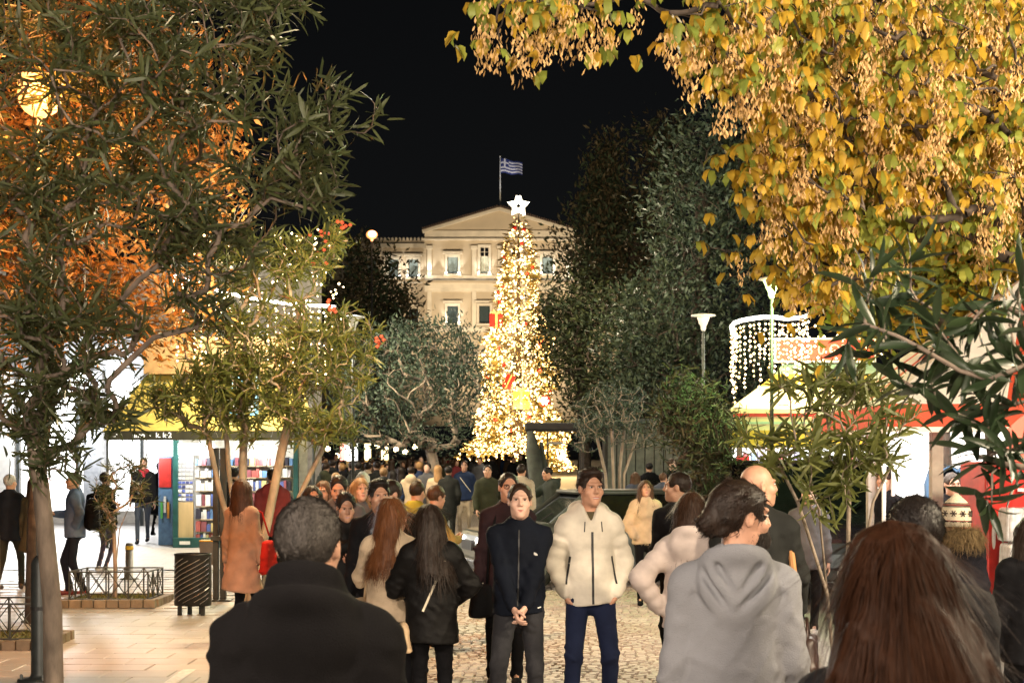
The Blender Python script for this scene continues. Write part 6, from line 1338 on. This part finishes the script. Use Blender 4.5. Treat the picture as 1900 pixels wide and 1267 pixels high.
person('blonde woman in a dark coat behind the smiling man', 668, 15.2, 1.73, 12, 'f', 2, ('wavy', 'blonde'), dict(kind='coat', mat=GREY, hem=.7), BLK, BLK, ('hang', 'hang'), 'stand', yaw=10, res=.014, hres=.0055, nstr=900)
person('woman in a white head covering and grey coat deep in the crowd', 677, 22, 1.72, 0, 'f', 2, ('long', 'white'), dict(kind='coat', mat=fabric('light_grey_coat', (.25, .25, .26)), hem=.7), BLK, BLK, ('hang', 'hang'), 'walk', res=.018, hres=.007, nstr=0)
person('person in a mustard jacket with a pale collar, back turned, before the olive trunk', 766, 15.5, 1.70, 165, 'm', 0, ('short', 'brown'), dict(kind='coat', mat=MUST, hem=.84, inf=.012), DGREY, BLK, ('chest', 'chest'), 'stand', yaw=-10, pitch=12, lean=.02, res=.014, hres=.006, nstr=600)
person('brown-haired person in a tan corduroy jacket next to the mustard jacket', 803, 14.8, 1.665, 120, 'f', 0, ('short', 'lbrown'), dict(kind='coat', mat=TAN, hem=.84), DGREY, BLK, ('chest', 'chest'), 'stand', yaw=10, pitch=14, res=.014, hres=.006, nstr=600)
def kit_cross(i): strip(i, [(-.10, 1.38), (.15, 1.05)], .014, M_STRAPW, 'bag_strap')
person('man in a blue jacket with a bag strap and beige trousers facing the camera', 862, 33, 1.78, 0, 'm', 0, ('short', 'brown'), dict(kind='coat', mat=NAVYJ, hem=.84, inf=.016), BEIGE, M_WSHOE, ('pocket', 'pocket'), 'stand', res=.016, hres=.006, nstr=300, kit=kit_cross)
person('man in an olive hooded parka walking towards the camera beside the blue jacket', 908, 27, 1.76, 6, 'm', 0, ('short', 'black'), dict(kind='coat', mat=OLIVEJ, hem=.72, inf=.022, hood=1.0), BLK, BLK, ('swingf', 'swingb'), 'walk', res=.016, hres=.006, nstr=300)
person('person in a cap and pale fur collar left of the rolled curtain', 966, 26.5, 1.78, 165, 'm', 0, ('short', 'dark'), dict(kind='fur', mat=fabric('pale_collar_coat', (.46, .38, .30)), hem=.8), BLK, BLK, ('hang', 'hang'), 'stand', res=.016, hres=.006, nstr=300)
person('man in a dark green jacket reaching right beside the vendor cart', 1022, 27.2, 1.72, -70, 'm', 0, ('short', 'black'), dict(kind='coat', mat=fabric('dark_green_jacket', (.035, .042, .035)), hem=.78, inf=.03, hood=1.1), BLK, BLK, ('reach', 'hang'), 'wide', pitch=14, lean=.03, res=.015, hres=.006, nstr=0)
def kit_furw(i): strands(i['CV'], i['CF'], 5200, .018, FURC, i['coat'], 'pile', None, .0022, .8, .7, 4, 2)
person('woman with long hair and a fringe in a pale gold fleece jacket, hands in pockets', 1197, 19.2, 1.655, -4, 'f', 0, ('long', 'lbrown'), dict(kind='fur', mat=FURC, hem=.86, inf=.006), BLK, BLK, ('coatpocket', 'coatpocket'), 'walk', yaw=6, pitch=-6, res=.011, hres=.0045, nstr=1400, kit=kit_furw)
person('person in a pale pink puffer jacket with long brown hair, hand on hip, back turned', 1276, 9.0, 1.69, 172, 'f', 0, ('wavy', 'brown'), dict(kind='puffer', mat=PINKW, hem=.86, hood=1.0), BLK, BLK, ('hang', 'hip'), 'stand', yaw=-12, res=.0095, hres=.006, nstr=2000)
person('short-bearded man in a dark jacket looking left beside the pink puffer', 1268, 12.2, 1.805, -20, 'm', 1, ('buzz', 'dark'), dict(kind='coat', mat=BLK, hem=.8), BLK, BLK, ('hang', 'hang'), 'stand', yaw=-85, res=.013, hres=.005, nstr=500)
person('dark-haired woman glimpsed between the two dark jackets at right', 1345, 13.6, 1.72, 10, 'f', 0, ('wavy', 'black'), dict(kind='coat', mat=BLK, hem=.7), BLK, BLK, ('hang', 'hang'), 'stand', yaw=-20, pitch=6, res=.014, hres=.005, nstr=600)
def kit_bald(i): bagpart(i['root'], 'brown_bag', (-.30, -.12, .66), (.10, .38, .24), mat('brown_leather', (.035, .015, .012), .45), .2, [(-.30, -.2, .76), (-.29, -.1, .88), (-.30, .02, .76)])
person('bald man in a charcoal jacket looking right, carrying a brown bag', 1396, 8.7, 1.865, 165, 'm', 0, ('none', 'dark'), dict(kind='coat', mat=CHAR, hem=.78, inf=.01), BLK, BLK, ('swingf', 'hang'), 'stand', yaw=-58, res=.0095, hres=.0045, kit=kit_bald, bulk=1.1)
person('man in a dark grey shell jacket and dark trousers behind the oleander leaves', 1496, 15.8, 1.66, -10, 'm', 2, ('short', 'grey'), dict(kind='shell', mat=GREY, hem=.76, hood=.9), BLK, M_WSHOE, ('hang', 'hang'), 'stride', yaw=4, res=.013, hres=.005, nstr=500)
for k, (px, Y, lab) in enumerate(((1178, 29, 'left person of the pair in blue-grey puffers, hair down, backs turned before the booth'), (1228, 28.5, 'right person of the pair in blue-grey puffers before the booth'))):
    person(lab, px, Y, 1.58, 175, 'f', 0, ('wavy' if k == 0 else 'short', 'lbrown'), dict(kind='puffer', mat=fabric('blue_grey_puffer', (.055, .065, .10), .5, .2), hem=.8, inf=.015), BLK, BLK, ('hang', 'hang'), 'stand', yaw=-30 * k, res=.017, hres=.007, nstr=300, group='pair in puffer jackets by the booth')
person('person in a black hood standing between the puffer pair', 1205, 32.5, 1.74, 180, 'm', 0, ('short', 'black'), dict(kind='coat', mat=BLK, hem=.76, hood=1.2, inf=.02), BLK, BLK, ('hang', 'hang'), 'stand', pitch=10, res=.018, hres=.008, nstr=0)
person('pink-faced man in black right of the puffer pair', 1250, 31.5, 1.84, 20, 'm', 2, ('buzz', 'brown'), dict(kind='coat', mat=BLK, hem=.76), BLK, BLK, ('hang', 'hang'), 'stand', yaw=30, res=.018, hres=.007, nstr=0)
person('man with very short hair and a turned-up black collar by the tent kiosk', 1772, 15.5, 1.79, 2, 'm', 2, ('buzz', 'grey'), dict(kind='coat', mat=BLK, hem=.76, inf=.012), BLK, BLK, ('coatpocket', 'coatpocket'), 'stand', yaw=4, pitch=6, res=.012, hres=.005, nstr=400)
def cap_kit(m):
    def f(i):
        P = i['hxf'](np.array([[0, .015, 1.70]]))[0]; o = MB().lathe([(.098, 0), (.1, .03), (.09, .06), (.05, .085), (.01, .09)], 14, tuple(P), 1, 1.15).build('cap', m, i['root'], True)
    return f
person('man in a black flat cap in profile by the rack of caps', 1648, 16.4, 1.83, -60, 'm', 0, ('short', 'dark'), dict(kind='coat', mat=BLK, hem=.78), BLK, BLK, ('hang', 'hang'), 'stand', yaw=10, res=.013, hres=.005, nstr=0, kit=cap_kit(BLK))
# -- left side walkers
person('white-haired old man in a dark jacket walking away at the left edge', 20, 21.0, 1.70, 172, 'm', 0, ('short', 'white'), dict(kind='coat', mat=fabric('dark_navy_blazer', (.014, .016, .022)), hem=.76, inf=.012), fabric('dark_olive_trousers', (.035, .032, .022)), M_BRSHOE, ('hang', 'hang'), 'walk', yaw=-8, res=.011, hres=.005, nstr=900)
person('person in olive brown coat, patterned leggings and white sneakers behind the lamp post', 62, 20.6, 1.66, 160, 'f', 0, ('wavy', 'brown'), dict(kind='coat', mat=OLB, hem=.62, inf=.01), fabric('patterned_leggings', (.10, .06, .08), var=.6, scale=60), M_WSHOE, ('hang', 'hang'), 'walk2', res=.013, hres=.006, nstr=500)
def kit_pack(i):
    bagpart(i['root'], 'backpack', (.0, .25, 1.16), (.32, .20, .46), BLK, 0)
person('person in a blue denim jacket with pale sleeves and a black backpack, left', 138, 20.3, 1.74, -78, 'm', 0, ('short', 'dark'), dict(kind='coat', mat=DENIMJ, hem=.82, inf=.012), fabric('dark_jeans', (.012, .016, .028)), M_RSHOE, ('chest', 'hip'), 'stride', yaw=10, res=.012, hres=.006, nstr=500, kit=kit_pack)
person('person in a black jacket and purple-grey jeans with white sneakers, left of the small oleander', 192, 24.0, 1.68, 150, 'f', 0, ('short', 'dark'), dict(kind='coat', mat=BLK, hem=.80, inf=.02), PURP, M_WSHOE, ('hang', 'chest'), 'close', res=.013, hres=.006, nstr=300, kit=kit_pack)
def kit_scarf(i):
    f = Field((-.2, -.2, 1.36), (.2, .2, 1.62), .01); f.ring((0, .0, 1.49), .085, .036, .02, 1.05, 1.2, .2).cone((.02, -.11, 1.47), (.03, -.15, 1.32), .035, .025, .03); V, F = f.mesh(); link('scarf', arr_mesh('scarf', V, F, True), fabric('red_scarf', (.45, .04, .05)), i['root'])
person('man in a black jacket with a red scarf walking past the kiosk, left', 264, 31.0, 1.86, 8, 'm', 0, ('short', 'brown'), dict(kind='coat', mat=fabric('black_biker', (.014, .013, .012)), hem=.84, inf=.016), fabric('faded_grey_jeans', (.07, .08, .10)), BLK, ('hang', 'hang'), 'walk', res=.014, hres=.006, nstr=300, kit=kit_scarf)
person('person in black carrying a dark folder behind the red-scarfed man', 296, 33.5, 1.74, 175, 'm', 0, ('short', 'black'), dict(kind='coat', mat=BLK, hem=.5), BLK, BLK, ('hang', 'chest'), 'walk', res=.018, hres=.008, nstr=0, kit=lambda i: bagpart(i['root'], 'folder', (.24, -.2, 1.25), (.3, .05, .42), BLK))
person('person in a long dark coat at the kiosk shelves behind the pale trunks', 432, 24.5, 1.76, 185, 'm', 0, ('short', 'black'), dict(kind='coat', mat=fabric('long_dark_coat', (.02, .018, .018)), hem=.52, inf=.012), BLK, BLK, ('hang', 'hang'), 'stand', res=.015, hres=.006, nstr=300)
def kit_peach(i):
    bagpart(i['root'], 'red_tote', (-.30, -.06, .92), (.10, .22, .36), REDT, 0, [(-.28, -.1, 1.15), (-.2, -.08, 1.4), (-.15, .02, 1.45)])
    o = MB().lathe([(.02, 0), (.05, -.05), (.075, -.17), (.06, -.26), (.0, -.27)], 12, (.12, -.36, 1.16), 1, .6).build('paper_bag', fabric('peach_bag', (.60, .30, .22)), i['root'], True)
person('woman in a long peach coat with a red tote and peach bag by pale trunks', 450, 15.2, 1.72, 155, 'f', 0, ('wavy', 'brown'), dict(kind='coat', mat=PEACH, hem=.55, inf=.0), BLK, BLK, ('hang', 'hang'), 'stand', yaw=10, res=.013, hres=.005, nstr=700, kit=kit_peach)
person('person in a burgundy puffer right of the pale trunks, back turned', 505, 20.5, 1.80, 190, 'm', 0, ('short', 'black'), dict(kind='puffer', mat=BURG, hem=.8, hood=1.1), BLK, BLK, ('hang', 'hang'), 'stand', res=.015, hres=.007, nstr=300)
# -- the nearest people, backs to the camera
person('man in a black coat, back turned, largest figure at the lower left', 571, 3.75, 1.765, 178, 'm', 1, ('buzz', 'grey'), dict(kind='coat', mat=fabric('near_black_coat', (.005, .0045, .005), .95, .5, 300), hem=.72, inf=.022, hood=1.02, collar=1), BLK, BLK, ('hang', 'hang'), 'stand', yaw=-4, pitch=2, res=.010, hres=.0045, nstr=8000, bulk=1.0)
HOODMAN = person('bearded man with tied-back dark hair in a light grey hoodie, head turned right', 1362, 5.3, 1.79, 176, 'm', 0, ('curly', 'dark'), dict(kind='hoodie', mat=GREYH, hem=.80, inf=-.002, hood=.92, name='hoodie'), DGREY, BLK, ('hang', 'hang'), 'stand', yaw=-66, pitch=4, res=.009, hres=.0046, nstr=4500)
f = Field((-.11, -.16, 1.48), (.11, .06, 1.64), .005); f.ell((0, -.03, 1.575), (.064, .082, .07), .02); f.ell((0, -.10, 1.555), (.034, .022, .034), .015); f.ell((0, -.112, 1.574), (.026, .02, .0065), .006, 's'); f.ell((0, -.05, 1.65), (.09, .11, .052), .012, 's'); f.plane(lambda x, y, z: y - .0)
V, F = f.mesh(); V = HOODMAN['hxf'](V); bo2 = link('beard', arr_mesh('beard', V, F, True), HM['dark'], HOODMAN['root']); strands(V, F, 2200, .014, HM['dark'], bo2, 'strands', None, .0016, .3, .3, 5, 2)
person('dark short-haired man just behind the long-haired woman', 1698, 4.5, 1.755, 176, 'm', 0, ('short', 'black'), dict(kind='coat', mat=BLK, hem=.76, inf=.02, hood=.9), BLK, BLK, ('hang', 'hang'), 'stand', yaw=10, res=.009, hres=.005, nstr=4500)
def kit_hat(i):
    hx = i['hxf']; M_HAT = mat('cream_wool', (.62, .54, .40), .9, var=.1, scale=80, bump=.5, bscale=150); M_HATR = mat('dark_red_wool', (.22, .035, .03), .9, bump=.5, bscale=150); M_HATN = mat('dark_brown_wool', (.035, .022, .02), .9)
    prof_ = [(.108, 1.585), (.112, 1.62), (.113, 1.70), (.100, 1.755), (.070, 1.80), (.035, 1.83), (.012, 1.845)]
    def ring_(z0, z1, m, nm, off=.0025):
        def R(z):
            for (a, za), (b, zb) in zip(prof_[:-1], prof_[1:]):
                if za <= z <= zb: return a + (b - a) * (z - za) / (zb - za)
            return .02
        P = hx(np.array([[0, .018, 0]]) + np.array([[0, 0, 1.7]]))[0]
        return MB().lathe([(R(z) + off, z) for z in np.linspace(z0, z1, 5)], 24, (P[0], P[1], P[2] - 1.7), 1, 1.12).build(nm, m, i['root'], True)
    h = ring_(1.585, 1.843, M_HAT, 'knitted_hat', 0)
    for a, b, m in ((1.752, 1.762, M_HATR), (1.766, 1.772, M_HATN), (1.742, 1.748, M_HATN), (1.628, 1.636, M_HATR)): ring_(a, b, m, 'hat_stripe').parent = i['root']
    P = hx(np.array([[0, .018, 1.69]]))[0]
    for k in range(5):
        a0 = math.pi / 2 + (k - 2) * .62
        for j in range(3):
            an = j * math.pi / 3; dx, dz = math.cos(an) * .026, math.sin(an) * .026
            pts = [(P[0] + .1165 * math.cos(a0 + s_ * dx / .113), P[1] + .1165 * 1.12 * math.sin(a0 + s_ * dx / .113), P[2] + s_ * dz) for s_ in (-1, 0, 1)]
            MB().tube(pts, .0045, 4).build('hat_snowflake', M_HATN, i['root'])
        for s_ in (-.012, .012): pass
        MB().tube([(P[0] + .116 * math.cos(a0 + q * .1), P[1] + .116 * 1.12 * math.sin(a0 + q * .1), P[2] - .066 + .006 * (k2 % 2)) for k2, q in enumerate((-2, -1, 0, 1, 2))], .005, 4).build('hat_zigzag', M_HATN, i['root'])
    f = Field((-.26, -.2, 1.30), (.26, .30, 1.62), .01); f.ring((0, .06, 1.47), .135, .05, .03, 1.0, 1.2, .3); V, F = f.mesh(); M_FUR = hairmat('fur_tan', (.20, .135, .065), .7); o = link('fur_trim', arr_mesh('fur_trim', V, F, True), M_FUR, i['root'])
    strands(V, F, 7000, .05, M_FUR, o, 'strands', None, .0026, 1.0, .6, 6, 3)
person('person in a cream knitted snowflake hat and dark parka with a fur hood, back turned', 1768, 10.2, 1.585, 186, 'f', 0, ('short', 'dark'), dict(kind='coat', mat=fabric('dark_navy_parka', (.012, .012, .018)), hem=.62, inf=.03, hood=1.15), BLK, BLK, ('hang', 'hip'), 'stand', yaw=8, res=.009, hres=.006, nstr=0, kit=kit_hat)
person('person in a black jacket with a beige bag, cut off by the right edge', 1912, 8.4, 1.56, 170, 'f', 0, ('wavy', 'dark'), dict(kind='coat', mat=BLK, hem=.78, inf=.02), BLK, BLK, ('hip', 'hang'), 'stand', res=.012, hres=.006, nstr=600, kit=lambda i: bagpart(i['root'], 'beige_bag', (.34, .02, .86), (.16, .3, .26), M_BAGBEIGE, 0, [(.33, 0, .98), (.25, 0, 1.2), (.15, 0, 1.42)]))
# long-haired woman: body as the others, plus her own big fall of hair
LW = person('woman with very long chestnut brown hair, back turned, lower right corner', 1650, 3.0, 1.715, 184, 'f', 0, None, dict(kind='coat', mat=BLK, hem=.76), BLK, BLK, ('hang', 'hang'), 'stand', res=.012, hres=.006)
f = Field((-.36, -.2, .95), (.36, .36, 1.84), .008)
f.ell((0, .025, 1.672), (.097, .118, .108), .02); f.cone((0, .08, 1.66), (.0, .15, 1.40), .105, .15, .05, (1, .62, 1)).cone((.0, .15, 1.40), (.0, .175, 1.0), .15, .19, .05, (1, .42, 1))
f.cone((-.07, .05, 1.62), (-.16, .10, 1.30), .05, .07, .06).cone((-.16, .10, 1.30), (-.21, .13, .98), .07, .075, .05).cone((.06, .04, 1.62), (.12, .09, 1.30), .05, .07, .05).cone((.12, .09, 1.30), (.14, .13, .98), .07, .075, .05)
f.ell((0, -.105, 1.60), (.075, .085, .12), .012, 's'); f.wrinkle(.005, 46, 8, (1, 1, .04)); V, F = f.mesh(); V = LW['hxf'](V)
M_LH = mat('chestnut_hair', (.022, .0085, .004), .55, var=.3, scale=50, bump=.10, bscale=120, spec=.06, stretch=(1, 1, .06), island=.55); lo = link('hair', arr_mesh('hair', V, F, True), M_LH, LW['root'])
def lflow(P):
    tp = np.array((0, .02, 1.80)); d = P - tp; d[:, 2] = -np.abs(d[:, 2]) * 1.2 - .05; d[:, 0] *= .5; d[:, 1] = d[:, 1] * .35; return d
strands(V, F, 10000, .22, M_LH, lo, 'strands', lflow, .0011, .022, .014, 9, 3)
strands(V, F, 160, .10, M_LH, lo, 'flyaway_strands', lflow, .0006, .12, .06, 10, 4)
# -- the dense crowd: low detail figures with shared meshes
def crowd_template(kind, seed):
    f = Field((-.36, -.36, 0), (.36, .36, 1.84), .034); g = Field((-.14, -.16, 1.40), (.14, .2, 1.84), .020); hr = Field((-.14, -.16, 1.3), (.14, .22, 1.84), .020)
    f.cone((0, 0, .74 if kind != 2 else .55), (0, 0, 1.30), .19, .19, .05, (1, .72, 1)).cone((-.15, 0, 1.39), (.15, 0, 1.39), .085, .085, .06).cone((0, .01, 1.42), (0, .01, 1.52), .085, .07, .04)
    for s in (-1, 1): f.cone((s * .18, 0, 1.39), (s * .25, .03, 1.12), .068, .06, .03).cone((s * .25, .03, 1.12), (s * .22, -.06, .9), .058, .045, .03).cone((s * .09, 0, .86), (s * .10, (.1 if seed % 2 else -.04) * s, .12), .085, .055, .03).cone((s * .10, (.1 if seed % 2 else -.04) * s, .06), (s * .10, (.1 if seed % 2 else -.04) * s - .12, .05), .05, .045, .02)
    if kind == 1: f.ell((0, .09, 1.48), (.13, .09, .11), .04)
    f.wrinkle(.006, 40, seed); g.ell((0, 0, 1.655), (.078, .095, .108), .02).ell((0, -.03, 1.60), (.06, .07, .08), .02).cone((0, 0, 1.42), (0, 0, 1.58), .055, .052, .02)
    hr.ell((0, .018, 1.675), (.090, .106, .10), .02); hr.ell((0, -.10, 1.60), (.08, .07, .1), .01, 's')
    if kind == 2: hr.cone((0, .05, 1.66), (0, .08, 1.42), .09, .10, .04, (1, .6, 1))
    return [arr_mesh(n_, *q.mesh(), True) for n_, q in (('clothes', f), ('body', g), ('hair', hr))]
CT = [crowd_template(k, k) for k in range(3)]
for mset in CT:
    for me in mset: me.materials.append(None)
cc = [('black', BLK), ('dark grey', GREY), ('navy', NAVYJ), ('brown', BROWNC), ('olive', OLIVEJ), ('charcoal', CHAR), ('burgundy', BURG), ('cream', CREAM), ('orange', ORANGE)]; hh_ = [('dark', HM['dark']), ('black', HM['black']), ('brown', HM['brown']), ('fair', HM['blonde'])]
spots = []
for px in range(598, 835, 8): spots.append((px + rnd.uniform(-3, 3), rnd.uniform(34, 62)))
for px in range(838, 985, 9): spots.append((px + rnd.uniform(-3, 3), rnd.uniform(44, 75)))
for px in range(604, 830, 16): spots.append((px + rnd.uniform(-5, 5), rnd.uniform(27, 34)))
for px in (540, 560, 1380, 1400, 1420, 1330, 1300): spots.append((px, rnd.uniform(30, 42)))
for k, (px, Y) in enumerate(spots):
    v = rnd.randrange(3); ci = rnd.choices(range(9), (6, 4, 4, 3, 2, 4, 1, 1, 1))[0]; hi = rnd.choices(range(4), (4, 4, 3, 1))[0]; away = rnd.random() < .7
    row_ = 'front of' if Y < 36 else ('middle of' if Y < 50 else 'back of')
    reg = 'beyond the right hand trees' if px > 1000 else ('the crowd ' + ('left of the dark pole' if px < 652 else 'under the dark lamp pole' if px < 694 else 'below the orange lamp' if px < 745 else 'below the olive crown' if px < 800 else 'round the olive trunk' if px < 840 else 'left of the blue jacket' if px < 880 else 'below the lit tree' if px < 930 else 'beside the rolled curtain'))
    t = thing('person', '%s-haired pedestrian in %s, %s, %s %s' % (hh_[hi][0], cc[ci][0], 'back turned' if away else 'facing camera', row_, reg), 'person', G(px, Y), math.radians((180 if away else 0) + rnd.uniform(-35, 35)), 'pedestrians in the far crowd', rnd.uniform(.93, 1.04) * (1 if v != 2 else .95))
    for me, m in zip(CT[v], (cc[ci][1], SKIN[k % 3], hh_[hi][1])):
        o = bpy.data.objects.new(me.name.split('.')[0], me); o.parent = t; o.material_slots[0].link = 'OBJECT'; o.material_slots[0].material = m; COL.objects.link(o)
